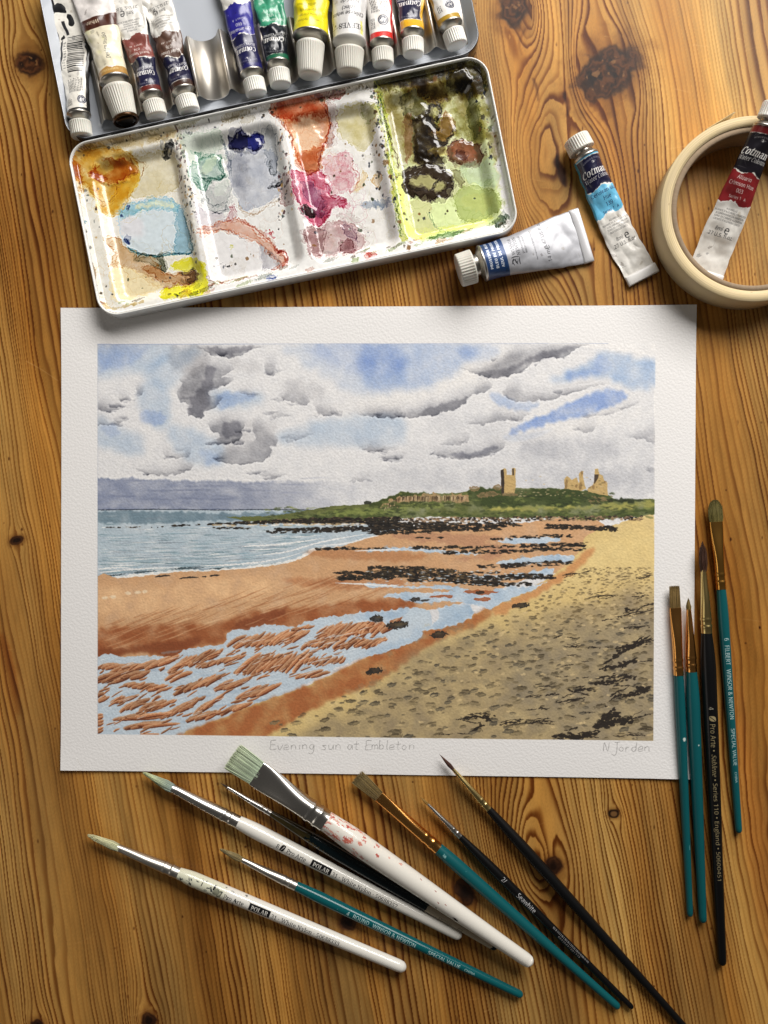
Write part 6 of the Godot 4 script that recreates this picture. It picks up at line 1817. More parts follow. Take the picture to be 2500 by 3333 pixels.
# white label with a torn band of colour and a dark torn patch carrying the maker's lettering
func torn_label(o: Dictionary) -> Canvas:
	var w: float = o.round
	var cv := label_sheet(w, o.long, rgb8(222, 219, 212), o.seed)
	var col: Color = o.color
	var ye: float = o.get("band", 35.0)
	var yn: float = o.get("navy", 18.0)
	var ynt: float = o.get("navy_top", 2.6)
	var white := rgb8(238, 236, 230)
	cv.poly(torn(w, 0.0, ye + 0.5, 0.9, cv), rgb8(238, 236, 232), 1.0, {"mix": true, "smooth": false})
	cv.poly(torn(w, -1.0, ye, 0.9, cv), col, 1.0, {"mix": true, "smooth": false, "rough": 0.25})
	var nx0: float = o.get("navy_x0", -99.0)
	cv.poly(torn(w, ynt - 0.3, yn + 0.4, 0.7, cv, nx0 - 0.4), rgb8(226, 222, 212), 1.0, {"mix": true, "smooth": false})
	cv.poly(torn(w, ynt, yn, 0.7, cv, nx0), o.get("dark", rgb8(22, 22, 54)), 1.0, {"mix": true, "smooth": false, "rough": 0.2})
	var cx: float = o.get("cx", 0.0)
	crest(cv, cx, ynt + 2.9, 1.0, rgb8(200, 198, 194))
	var cap: float = o.get("cap", 3.0)
	cv.text("Cotman", cx, ynt + (yn - ynt) * 0.48, cap, white, {"font": "Droid Serif", "bold": true, "shear": 0.28, "sx": 0.86})
	cv.text("Water Colours", cx, ynt + (yn - ynt) * 0.48 + cap * 0.95, cap * 0.60, white, {"font": "Droid Serif", "shear": 0.34, "sx": 0.86})
	var tc: Color = o.get("ink", white)
	var y := yn + 2.9
	for i in o.lines.size():
		cv.text(o.lines[i][0], cx, y, o.lines[i][1], tc, {"sx": 0.98})
		y += o.lines[i][1] * 1.65
	var dark := rgb8(38, 38, 42)
	small_print(cv, o.small, ye + 3.4, dark, 0.95, 1.5, cx)
	var yb: float = ye + 3.4 + o.small.size() * 1.5 + 2.6
	cv.text("8ml", cx - 2.0, yb, 1.9, dark)
	cv.text("e", cx + 2.6, yb - 0.2, 3.9, dark, {"sx": 1.1})
	cv.text(".27 U.S. fl.oz.", cx, yb + 3.0, 1.9, dark)
	# rubbed places
	for i in 10:
		cv.dab(cv.rng.randf_range(-w * 0.4, w * 0.4), cv.rng.randf_range(1.0, o.long), cv.rng.randf_range(0.1, 0.5), cv.rng.randf_range(0.1, 0.3), 0.0, rgb8(214, 210, 200), 0.6, 1.0, 0.6, 0.0, true)
	return cv


# o: cap (photograph px of the cap's end), tail (px), y (axis height), r, cap_r, cap_len, neck, shoulder (lengths, m), tail_w, flat
func tube(o: Dictionary, label: String, group := "") -> Node3D:
	var rr: float = o.r
	var a := spot(o.cap, o.get("y", rr))
	var b := spot(o.tail, o.get("y2", o.get("y", rr)))
	if o.has("long"):
		b = a + (b - a).normalized() * o.long
	var length := a.distance_to(b)
	var where := along(a, b)
	if o.has("roll"):
		where.basis = where.basis * Basis(Vector3(1, 0, 0), o.roll)
	var root := thing("paint_tube", label, "paint tube", where, group)
	var cl: float = o.cap_len
	var xs: float = cl + o.get("neck", 0.001)
	var xb: float = xs + o.get("sh", 0.0035)
	var shade := 0.5 + 0.5 * sin(o.seed * 5.3)
	var white_cap: StandardMaterial3D = mat(rgb8(206, 203, 192).lerp(rgb8(226, 224, 216), shade), 0.42)
	white_cap.subsurf_scatter_enabled = true
	white_cap.subsurf_scatter_strength = 0.05
	part("cap", knurled(0.0, cl, o.cap_r, o.get("cap_r2", o.cap_r * 1.03), o.get("ridges", 30)), white_cap, root)
	var alu := mat(rgb8(180, 176, 168), 0.36, 1.0)
	var sh_mat: Material = o.get("sh_mat", alu)
	var nr: float = o.cap_r * 0.62
	part("neck", lathe([[cl - 0.001, nr], [cl + (xs - cl) * 0.5, nr * 1.06], [xs + 0.0006, nr]], 24), o.get("neck_mat", alu), root)
	part("shoulder", lathe([[xs - 0.0002, nr * 1.02], [xs, nr * 1.1], [xs + (xb - xs) * 0.25, lerpf(nr * 1.15, rr, 0.35)], [xs + (xb - xs) * 0.62, rr * 0.90], [xb - 0.0006, rr * 1.0], [xb, rr * 1.035], [xb + 0.0006, rr * 1.0]], 36), sh_mat, root)
	# the crumpled body
	var tw: float = o.tail_w
	var flat: float = o.get("flat", 1.0)
	var amp: float = o.get("crumple", 0.00035) * 1.5
	var fold := nz(o.seed + 300, 105.0, 1, FastNoiseLite.TYPE_CELLULAR)
	fold.cellular_return_type = FastNoiseLite.RETURN_DISTANCE2_SUB
	var dent := nz(o.seed + 400, 60.0, 2)
	var crease := nz(o.seed + 500, 210.0, 1, FastNoiseLite.TYPE_CELLULAR)
	crease.cellular_return_type = FastNoiseLite.RETURN_DISTANCE2_SUB
	var bend: float = o.get("bend", 0.0)
	var rings := []
	var uvs := []
	var steps := 96
	var n := 84
	for i in steps + 1:
		var u := float(i) / steps
		var x := lerpf(xb, length, u)
		var f := clampf(u / flat, 0.0, 1.0)
		var hw := lerpf(rr, tw, smoothstep(0.0, 1.0, f))
		var hh := lerpf(rr, 0.0009, pow(f, 0.8))
		if u > 0.985:
			hh = 0.0009
		var low: float = -(rr - hh) * o.get("sag", 1.0)
		var q := PackedVector3Array()
		for j in n + 1:
			var t := -PI + TAU * j / n
			var p := Vector3(x, hh * cos(t), hw * sin(t))
			var jj := 0 if j == n else j
			var ta := -PI + TAU * jj / n
			var d := amp * (fold.get_noise_3d(x, rr * sin(ta) * 1.2, rr * cos(ta)) + 0.7) * minf(1.0, u * 8.0) * minf(1.0, (1.0 - u) * 10.0)
			d += amp * 0.55 * crease.get_noise_3d(x * 0.6, rr * sin(ta), rr * cos(ta)) * minf(1.0, u * 8.0) * minf(1.0, (1.0 - u) * 10.0)
			d += amp * 2.2 * dent.get_noise_3d(x, rr * sin(ta), rr * cos(ta)) * minf(1.0, u * 8.0) * minf(1.0, (1.0 - u) * 6.0)
			p.y += d * cos(t) * 1.2
			p.z += d * sin(t) * 0.7
			p.y += low
			p.z += bend * sin(u * PI) * 0.5
			q.append(p)
		var along_ring := PackedFloat32Array([0.0])
		for j in n:
			along_ring.append(along_ring[j] + Vector2(q[j].y, q[j].z).distance_to(Vector2(q[j + 1].y, q[j + 1].z)))
		var uv := PackedVector2Array()
		for j in n + 1:
			uv.append(Vector2(1.0 - along_ring[j] / along_ring[n], u))
		rings.append(q)
		uvs.append(uv)
	grime(o.sheet, o.seed)
	var bm: StandardMaterial3D = tex_mat(o.sheet.texture(1.0), o.get("rough", 0.34), o.get("metal", 0.0))
	bm.clearcoat_enabled = true
	bm.clearcoat = 0.35
	bm.clearcoat_roughness = 0.2
	part("body", loft(rings, uvs), bm, root)
	# the folded tail
	if o.get("crimp", true):
		var c0: float = length - o.get("crimp_len", 0.0055)
		var cy: float = -rr * o.get("sag", 1.0) + 0.0009
		var cw := tw * 1.01
		var cm: StandardMaterial3D = mat(o.get("crimp_color", rgb8(224, 222, 218)), 0.34, o.get("crimp_metal", 0.0))
		var cr := []
		for s in [[0.0, 0.15, 0.985], [0.0003, 0.8, 0.995], [0.0009, 1.0, 1.0], [0.5, 1.05, 1.0], [0.9, 1.0, 1.0], [0.97, 0.8, 0.995], [1.0, 0.2, 0.985]]:
			var x: float = c0 + (s[0] if s[0] > 0.0 and s[0] < 0.01 else s[0] * (length - c0))
			cr.append(ring(x, cw * s[2], 0.00135 * s[1], 24, cy + 0.0008, 0.55))
		part("folded_tail", loft(cr), cm, root)
	return root


# finger smears, paint traces and rubbed folds
func grime(cv: Canvas, s: int) -> void:
	var w := cv.w / cv.unit
	var l := cv.h / cv.unit
	for i in 26:
		var c: Color = [rgb8(120, 100, 80), rgb8(90, 92, 100), rgb8(150, 130, 90), rgb8(70, 60, 56), rgb8(170, 160, 140)][cv.rng.randi() % 5]
		cv.dab(cv.rng.randf_range(-w * 0.4, w * 0.4), cv.rng.randf_range(0.0, l), cv.rng.randf_range(0.2, 1.6), cv.rng.randf_range(0.1, 0.9), cv.rng.randf_range(-1.5, 1.5), c, cv.rng.randf_range(0.1, 0.45), 3.0, 0.8, 0.5)
	for i in 16:
		var x := cv.rng.randf_range(-w * 0.4, w * 0.4)
		var y := cv.rng.randf_range(2.0, l)
		var a := cv.rng.randf_range(-1.6, 1.6)
		var q := cv.rng.randf_range(1.5, 7.0)
		cv.stroke([x, y, x + q * 0.5 * cos(a) + 0.3, y + q * 0.5 * sin(a), x + q * cos(a), y + q * sin(a)], 0.22, 0.1, rgb8(206, 204, 198) if i % 2 == 0 else rgb8(110, 106, 100), 0.4, {"mix": true, "taper": true})
	cv.mottle(0.06, 0.03)


func seal(cv: Canvas, x: float, y: float, s: float) -> void:
	cv.dab(x, y, s, s, 0.0, rgb8(26, 30, 56), 1.0, 1.0, 0.0, 0.0, true)
	cv.dab(x, y, s * 0.80, s * 0.80, 0.0, rgb8(228, 226, 220), 1.0, 1.0, 0.0, 0.0, true)
	cv.dab(x, y, s * 0.72, s * 0.72, 0.0, rgb8(26, 30, 56), 1.0, 1.0, 0.0, 0.0, true)
	cv.text("AP", x, y, s * 0.75, rgb8(236, 234, 228), {"bold": true, "sx": 0.9})


func columns_of_print(cv: Canvas, x0: float, n: int, y0: float, y1: float, c: Color) -> void:
	for i in n:
		var y := y0
		var e := y1 - cv.rng.randf_range(0.0, (y1 - y0) * 0.25)
		while y < e:
			var l := cv.rng.randf_range(0.6, 2.0)
			cv.stroke([x0 + i * 0.95, y, x0 + i * 0.95, minf(y + l, e)], 0.42, 0.42, c, 0.8, {"mix": true, "smooth": false})
			y += l + 0.3


func build_tin_tubes() -> void:
	var floor_y := 0.0031
	var grp := "paint tubes lying in the tin"
	var small := {"r": 0.0062, "cap_r": 0.0056, "cap_len": 0.0078, "neck": 0.0012, "sh": 0.0026, "tail_w": 0.0092, "long": 0.086}
	var ink := rgb8(40, 40, 44)
	# 1: bar code side up
	var cv := label_sheet(39.0, 74.0, rgb8(226, 222, 212), 71)
	cv.poly([-20, -1, -7.6, -1, -7.8, 20, -7.4, 40, -7.9, 80, -20, 80], rgb8(26, 26, 28), 1.0, {"mix": true})
	cv.poly([8.4, -1, 20, -1, 20, 80, 9.0, 80, 8.0, 40], rgb8(26, 26, 28), 1.0, {"mix": true})
	cv.poly([-20, -1, 20, -1, 20, 3.0, 0, 2.0, -20, 2.6], rgb8(26, 26, 28), 1.0, {"mix": true})
	seal(cv, -4.3, 7.0, 2.6)
	columns_of_print(cv, 2.0, 5, 4.0, 8.6, ink)
	columns_of_print(cv, -5.0, 10, 12.0, 20.5, ink)
	var y := 24.0
	while y < 45.0:
		var t := cv.rng.randf_range(0.2, 0.75)
		cv.stroke([-6.2, y + t * 0.5, 3.0, y + t * 0.5], t, t, rgb8(24, 24, 26), 0.97, {"mix": true, "smooth": false})
		y += t + cv.rng.randf_range(0.22, 0.6)
	cv.text("9 4 3 7 6 9 0 2 1 1", 4.6, 34.5, 1.5, ink, {"ang": -PI / 2})
	cv.text("2", 2.0, 22.0, 1.6, ink, {"ang": -PI / 2})
	cv.stroke([6.4, 26, 6.2, 44], 0.7, 0.7, ink, 0.7, {"mix": true})
	cv.text("0303 331 3221", -7.0, 27.0, 1.0, rgb8(214, 210, 200), {"ang": PI / 2})
	cv.poly([1.6, 46, 3.4, 46, 3.2, 54, 1.4, 54], ink, 1.0, {"mix": true, "smooth": false})
	cv.poly([6.0, 30, 7.4, 30, 7.0, 43, 5.9, 43], ink, 1.0, {"mix": true, "smooth": false})
	tube(small.merged({"cap": Vector2(267, 446), "tail": Vector2(203, 0), "y": floor_y + 0.0062, "sheet": cv, "seed": 1, "flat": 0.55, "crumple": 0.0004, "neck_mat": mat(rgb8(18, 18, 18), 0.4)}), "crumpled paint tube with its printed bar code up, at the tin's left wall", grp)
	# 2: large tube with a cream band
	cv = label_sheet(48.0, 88.0, rgb8(222, 216, 212), 72)
	cv.poly(torn(48, -1, 6.0, 1.6, cv), rgb8(176, 134, 70), 1.0, {"mix": true})
	cv.poly([-25, 6.6, -8, 5.0, 0, 5.8, 8, 5.0, 25, 6.6, 25, 33, 0, 31.4, -25, 33], rgb8(226, 218, 192), 1.0, {"mix": true})
	cv.poly([-25, 31.6, 0, 30.4, 25, 31.6, 25, 38.2, 0, 37.0, -25, 38.2], rgb8(72, 36, 24), 1.0, {"mix": true})
	cv.text("White", 2.0, 34.0, 2.2, rgb8(226, 214, 190))
	cv.text("Design Studio", -1.5, 18.5, 2.3, ink, {"font": "Droid Serif", "ang": PI / 2, "shear": 0.2, "sx": 0.8})
	cv.text("watercolour", 0.0, 3.2, 1.5, rgb8(226, 206, 150))
	for i in 14:
		cv.dab(cv.rng.randf_range(-9.0, 9.0), cv.rng.randf_range(7.0, 30.0), cv.rng.randf_range(0.6, 2.4), cv.rng.randf_range(0.4, 1.6), 0.5, rgb8(206, 206, 140) if i % 2 == 0 else rgb8(238, 234, 220), 0.35, 8.0, 0.6, 0.0, true)
	var t2 := tube({"cap": Vector2(409, 388), "tail": Vector2(298, 0), "y": floor_y + 0.0078, "r": 0.0078, "cap_r": 0.0062, "cap_r2": 0.0080, "cap_len": 0.0168, "neck": 0.0008, "sh": 0.0034, "tail_w": 0.0118, "long": 0.108, "sheet": cv, "seed": 2, "flat": 0.8, "ridges": 34, "crumple": 0.0004},
		"large white and brown paint tube with a paint-crusted cap end", grp)
	var crust := mat(rgb8(74, 48, 22), 0.2, 0.6)
	part("crusted_cap_end", lathe([[-0.0005, 0.0052], [-0.0014, 0.0066], [-0.0004, 0.0070], [0.0006, 0.0066], [0.0007, 0.0040]], 32), crust, t2, "dark crusted paint on the cap end")
	part("cap_end_gleam", lathe([[-0.0017, 0.0003], [-0.0018, 0.0030], [-0.0012, 0.0054], [-0.0004, 0.0053]], 32), mat(rgb8(40, 26, 12), 0.12, 0.9), t2)
	# 3 and 4: sienna and umber
	var sienna := torn_label({"round": 39.0, "long": 74.0, "color": rgb8(128, 70, 62), "lines": [["Burnt Sienna", 1.7], ["074", 1.7], ["Series 1   AA", 1.2]], "small": ["AQUARELLE", "TERRE DE SIENNE BRULEE", "SIENA GEBRANNT", "SIENA TOSTADA", "TERRA SIENA BRUCIATA"], "seed": 73, "navy_top": 3.6, "navy": 20.0, "band": 34.0})
	sienna.poly([-20, -1, 20, -1, 20, 4.0, 0, 3.4, -20, 4.2], rgb8(98, 34, 26), 1.0, {"mix": true})
	tube(small.merged({"cap": Vector2(512, 381), "tail": Vector2(405, 0), "y": floor_y + 0.0062, "sheet": sienna, "seed": 3, "flat": 0.9, "crumple": 0.0006}), "paint tube with a dull red-brown band, third from the left in the tin", grp)
	var umber := torn_label({"round": 39.0, "long": 74.0, "color": rgb8(92, 66, 54), "lines": [["Burnt Umber", 1.7], ["076", 1.7], ["Series 1   AA", 1.2]], "small": ["AQUARELLE", "TERRE D'OMBRE BRULEE", "UMBRA GEBRANNT", "SOMBRA TOSTADA", "TERRA D'OMBRA BRUCIATA"], "seed": 74, "navy_top": 4.0, "navy": 19.0, "band": 33.0})
	umber.poly([-20, -1, 20, -1, 20, 4.2, 0, 3.6, -20, 4.4], rgb8(60, 36, 26), 1.0, {"mix": true})
	tube(small.merged({"cap": Vector2(618, 365), "tail": Vector2(505, 0), "y": floor_y + 0.0062, "sheet": umber, "seed": 4, "flat": 0.8, "crumple": 0.0007}), "crumpled paint tube with a grey-brown band, just left of the bare steel clip", grp)
	# 5: ultramarine
	var ultra := torn_label({"round": 39.0, "long": 74.0, "color": rgb8(40, 36, 132), "lines": [["Ultramarine", 1.9], ["660", 1.8], ["Series 1   A", 1.2]], "small": ["AQUARELLE", "OUTREMER", "ULTRAMARIN", "AZUL ULTRAMAR"], "seed": 75, "navy_top": 3.0, "navy": 20.0, "band": 38.0, "cap": 3.0, "dark": rgb8(24, 24, 70)})
	ultra.poly([-20, -1, 20, -1, 20, 3.6, 0, 3.0, -20, 3.8], rgb8(30, 28, 92), 1.0, {"mix": true})
	tube(small.merged({"cap": Vector2(836, 309), "tail": Vector2(764, 0), "y": floor_y + 0.0064, "r": 0.0064, "sheet": ultra, "seed": 5, "flat": 1.0, "crumple": 0.00035}), "paint tube with a deep ultramarine blue band, just right of the bare steel clip", grp)
	# 6: green
	var green := torn_label({"round": 39.0, "long": 74.0, "color": rgb8(58, 146, 112), "lines": [["Viridian Hue", 1.7], ["690", 1.7], ["Series 1   A", 1.2]], "small": ["AQUARELLE", "VERT EMERAUDE", "CHROMOXIDGRUEN"], "seed": 76, "navy_top": 3.4, "navy": 21.0, "band": 38.0, "dark": rgb8(20, 24, 34)})
	green.poly([-20, -1, 20, -1, 20, 3.8, 0, 3.2, -20, 4.0], rgb8(24, 96, 66), 1.0, {"mix": true})
	tube(small.merged({"cap": Vector2(914, 280), "tail": Vector2(877, 0), "y": floor_y + 0.0060, "r": 0.0060, "sheet": green, "seed": 6, "flat": 0.8, "crumple": 0.0008}), "crumpled paint tube with a green band beside the ultramarine one", grp)
	# 7: lemon
	cv = label_sheet(56.0, 96.0, rgb8(228, 226, 220), 77)
	cv.poly([-29, -1, 29, -1, 29, 22, 10, 20.4, 0, 21.4, -10, 20.2, -29, 22], rgb8(230, 214, 24), 1.0, {"mix": true})
	cv.poly([-29, 21.6, -10, 20.2, 0, 21.2, 10, 20.2, 29, 21.6, 29, 34, 0, 33, -29, 34], rgb8(22, 22, 22), 1.0, {"mix": true})
	cv.text("DALER", 1.0, 23.6, 2.7, rgb8(236, 234, 226), {"font": "Droid Serif", "bold": true})
	cv.text("ROWNEY", 0.0, 28.0, 2.7, rgb8(236, 234, 226), {"font": "Droid Serif", "bold": true})
	small_print(cv, ["Lemon Yellow", "Jaune Citron", "Zitronengelb", "Amarillo Limon"], 5.0, rgb8(84, 80, 30), 1.6, 3.3, 0.0)
	cv.text("AQUAFINE WATERCOLOUR", 2.0, 44.0, 2.2, ink, {"ang": PI / 2, "bold": true})
	tube({"cap": Vector2(1009, 248), "tail": Vector2(1013, 0), "y": floor_y + 0.0090, "r": 0.0092, "cap_r": 0.0061, "cap_r2": 0.0076, "cap_len": 0.0166, "neck": 0.0006, "sh": 0.0034, "tail_w": 0.0138, "long": 0.115, "sheet": cv, "seed": 7, "flat": 1.0, "ridges": 36, "crumple": 0.0005},
		"large bright yellow and black paint tube with a long tapered white cap", grp)
	# 8: white
	cv = label_sheet(54.0, 96.0, rgb8(206, 204, 202), 78)
	cv.text("REEVES", -2.0, 5.0, 3.2, ink, {"font": "Droid Serif", "bold": true, "sx": 0.85})
	crest(cv, 8.0, 6.0, 1.0, ink)
	cv.text("Chinese white", 0.0, 12.4, 2.2, ink, {"bold": true})
	cv.text("(zinc)", 0.0, 15.4, 2.2, ink, {"bold": true})
	for s in [["blanc de", 19.5], ["chine (zinc)", 22.6], ["blanco de", 27.0], ["china (zinc)", 30.2]]:
		cv.text(s[0], 0.0, s[1], 2.2, ink)
	cv.text("75ml 2.5 US fl.oz", 0.0, 36.0, 1.5, ink)
	cv.stroke([-8.0, 1.0, -8.6, 9.0], 2.2, 1.0, rgb8(214, 206, 60), 0.7, {"mix": true, "rough": 0.7})
	tube({"cap": Vector2(1138, 240), "tail": Vector2(1136, 0), "y": floor_y + 0.0086, "r": 0.0086, "cap_r": 0.0064, "cap_r2": 0.0079, "cap_len": 0.0118, "neck": 0.0008, "sh": 0.0040, "tail_w": 0.0132, "long": 0.112, "sheet": cv, "seed": 8, "flat": 1.0, "ridges": 38, "crumple": 0.0003, "sh_mat": mat(rgb8(214, 212, 206), 0.4), "neck_mat": mat(rgb8(214, 212, 206), 0.4)},
		"large pale grey paint tube with black lettering and a wide ribbed white cap", grp)
	# 9: red edged
	cv = label_sheet(37.0, 74.0, rgb8(230, 226, 220), 79)
	cv.poly([-19, -1, 19, -1, 19, 4.4, 0, 3.8, -19, 4.6], rgb8(206, 40, 36), 1.0, {"mix": true})
	cv.poly([-19, 0, -7.4, 0, -7.8, 80, -19, 80], rgb8(198, 36, 34), 1.0, {"mix": true})
	seal(cv, -2.0, 10.5, 3.0)
	columns_of_print(cv, 3.2, 3, 6.0, 12.0, ink)
	columns_of_print(cv, -4.4, 11, 15.5, 26.0, ink)
	tube(small.merged({"cap": Vector2(1248, 213), "tail": Vector2(1232, 0), "y": floor_y + 0.0060, "r": 0.0060, "sheet": cv, "seed": 9, "flat": 0.9, "crumple": 0.0003}), "white paint tube with a red band at its shoulder and fine print", grp)
	# 10: ochre yellow
	var ochre := torn_label({"round": 40.0, "long": 74.0, "color": rgb8(220, 166, 30), "lines": [["Gamboge Hue", 1.7], ["266", 1.7]], "small": ["AQUARELLE", "GOMME GUTTE"], "seed": 80, "navy_top": 6.0, "navy": 26.0, "band": 40.0, "cx": 1.0, "cap": 3.4, "navy_x0": -7.0, "ink": rgb8(60, 40, 20)})
	tube(small.merged({"cap": Vector2(1346, 180), "tail": Vector2(1337, 0), "y": floor_y + 0.0062, "sheet": ochre, "seed": 10, "flat": 0.5, "crumple": 0.0006, "tail_w": 0.0098}), "golden yellow paint tube with a dark blue patch, second from the right in the tin", grp)
	# 11: gold banded
	cv = label_sheet(37.0, 74.0, rgb8(230, 228, 222), 81)
	cv.poly([-19, -1, 19, -1, 19, 4.0, 0, 3.2, -19, 4.2], rgb8(178, 142, 44), 1.0, {"mix": true})
	cv.poly([7.6, 0, 19, 0, 19, 80, 8.2, 80], rgb8(190, 154, 60), 1.0, {"mix": true})
	seal(cv, -3.0, 9.0, 2.7)
	columns_of_print(cv, 2.6, 3, 6.0, 11.0, ink)
	columns_of_print(cv, -5.0, 11, 14.5, 26.0, ink)
	tube(small.merged({"cap": Vector2(1489, 150), "tail": Vector2(1440, 0), "y": floor_y + 0.0060, "r": 0.0060, "sheet": cv, "seed": 11, "flat": 0.9, "crumple": 0.0003}), "white paint tube with a narrow gold band, in the right end of the tin", grp)


func build_loose_tubes() -> void:
	var ink := rgb8(30, 30, 34)
	# 14 ml metallic tube
	var cv := label_sheet(59.0, 68.0, rgb8(164, 165, 170), 91)
	cv.poly([-30, 1.0, 30, 1.0, 30, 14.6, -30, 14.6], rgb8(20, 56, 104), 1.0, {"mix": true, "smooth": false})
	for s in [["PRUSSIAN BLUE", 4.0], ["BLEU DE PRUSSE", 7.6], ["AZUL DE PRUSIA", 11.2]]:
		cv.text(s[0], 2.2, s[1], 1.75, rgb8(238, 240, 244), {"bold": true})
	for q in [[-7.0, 16.6, -4.4, 18.6, -6.2, 20.4, -3.6, 21.4], [-7.8, 18.2, -5.4, 17.4, -3.6, 18.8], [-7.4, 20.6, -5.6, 19.4, -3.6, 20.2], [-7.8, 22.0, -5.4, 22.0, -3.4, 22.6], [-3.4, 17.0, -2.8, 19.4, -3.2, 22.4]]:
		cv.stroke(q, 0.75, 0.5, ink, 0.9, {"mix": true, "taper": true})
	cv.text("WINSOR", 3.8, 19.2, 2.0, ink, {"font": "Droid Serif"})
	cv.stroke([2.4, 20.7, 5.2, 20.7], 0.25, 0.25, ink, 0.8, {"mix": true})
	cv.text("NEWTON", 3.8, 22.4, 2.0, ink, {"font": "Droid Serif"})
	cv.text("professional", 3.6, 25.6, 1.5, ink)
	cv.text("watercolour", 3.4, 27.6, 1.5, ink)
	cv.text("Permanence A Series/Serie 1", 1.6, 33.4, 1.0, ink)
	cv.text("14 ml", -6.0, 41.0, 2.3, ink)
	cv.text("e", -1.6, 40.8, 3.8, ink)
	cv.text("0.47 US fl.oz", 6.2, 40.4, 2.2, ink)
	tube({"cap": Vector2(1491, 882), "tail": Vector2(1918, 748), "y": 0.0094, "r": 0.0093, "cap_r": 0.0086, "cap_len": 0.0086, "neck": 0.0026, "sh": 0.0020, "tail_w": 0.0148, "sheet": cv, "seed": 21, "flat": 1.0, "ridges": 36, "crumple": 0.00018, "metal": 0.3, "rough": 0.5, "crimp_color": rgb8(200, 200, 202), "crimp_metal": 0.2},
		"silver paint tube with a dark blue band lying below the palette's right corner")
	var ceru := torn_label({"round": 38.0, "long": 68.0, "color": rgb8(104, 184, 220), "lines": [["Cerulean Blue", 1.9], ["Hue", 1.9], ["139", 1.9], ["Series 1   A", 1.5]], "small": ["AQUARELLE", "NUANCE DE BLEU CERULEUM", "COELINBLAU-FARBTON", "TONO DE AZUL CERULEO", "BLU CERULEO (IMIT.)"], "seed": 92, "navy_top": 1.6, "navy": 16.4, "band": 30.0, "ink": rgb8(24, 26, 66), "navy_x0": -8.4, "cap": 3.3, "cx": 1.2})
	ceru.poly([-20, -1, -8.6, -1, -8.2, 20, -8.8, 31, -20, 32], rgb8(44, 132, 158), 1.0, {"mix": true})
	tube({"cap": Vector2(1873, 449), "tail": Vector2(2106, 900), "y": 0.0072, "r": 0.0068, "cap_r": 0.0068, "cap_len": 0.0078, "neck": 0.0014, "sh": 0.0026, "tail_w": 0.0088, "sheet": ceru, "seed": 22, "flat": 0.7, "crumple": 0.0005, "bend": 0.0012, "ridges": 32},
		"crumpled sky blue and white paint tube lying between the palette and the tape roll")
	var aliz := torn_label({"round": 41.0, "long": 76.0, "color": rgb8(136, 34, 38), "lines": [["Alizarin", 1.9], ["Crimson Hue", 1.9], ["003", 1.9], ["Series 1   A", 1.5]], "small": ["AQUARELLE", "NUANCE D'ALIZARINE CRAMOISIE", "ALIZARINKARMESIN-FARBTON", "TONO DE CARMESI ALIZARINA", "CREMISI D'ALIZARINA (IMIT)"], "seed": 93, "navy_top": 4.0, "navy": 22.0, "band": 37.0, "dark": rgb8(28, 24, 32), "cap": 3.5})
	tube({"cap": Vector2(2526, 338), "tail": Vector2(2299, 904), "y": 0.0284, "y2": 0.0078, "r": 0.0066, "cap_r": 0.0062, "cap_len": 0.0078, "neck": 0.0014, "sh": 0.0026, "tail_w": 0.0095, "sheet": aliz, "seed": 23, "flat": 0.75, "crumple": 0.0003, "crimp_len": 0.004},
		"crimson and white paint tube leaning across the roll of masking tape")


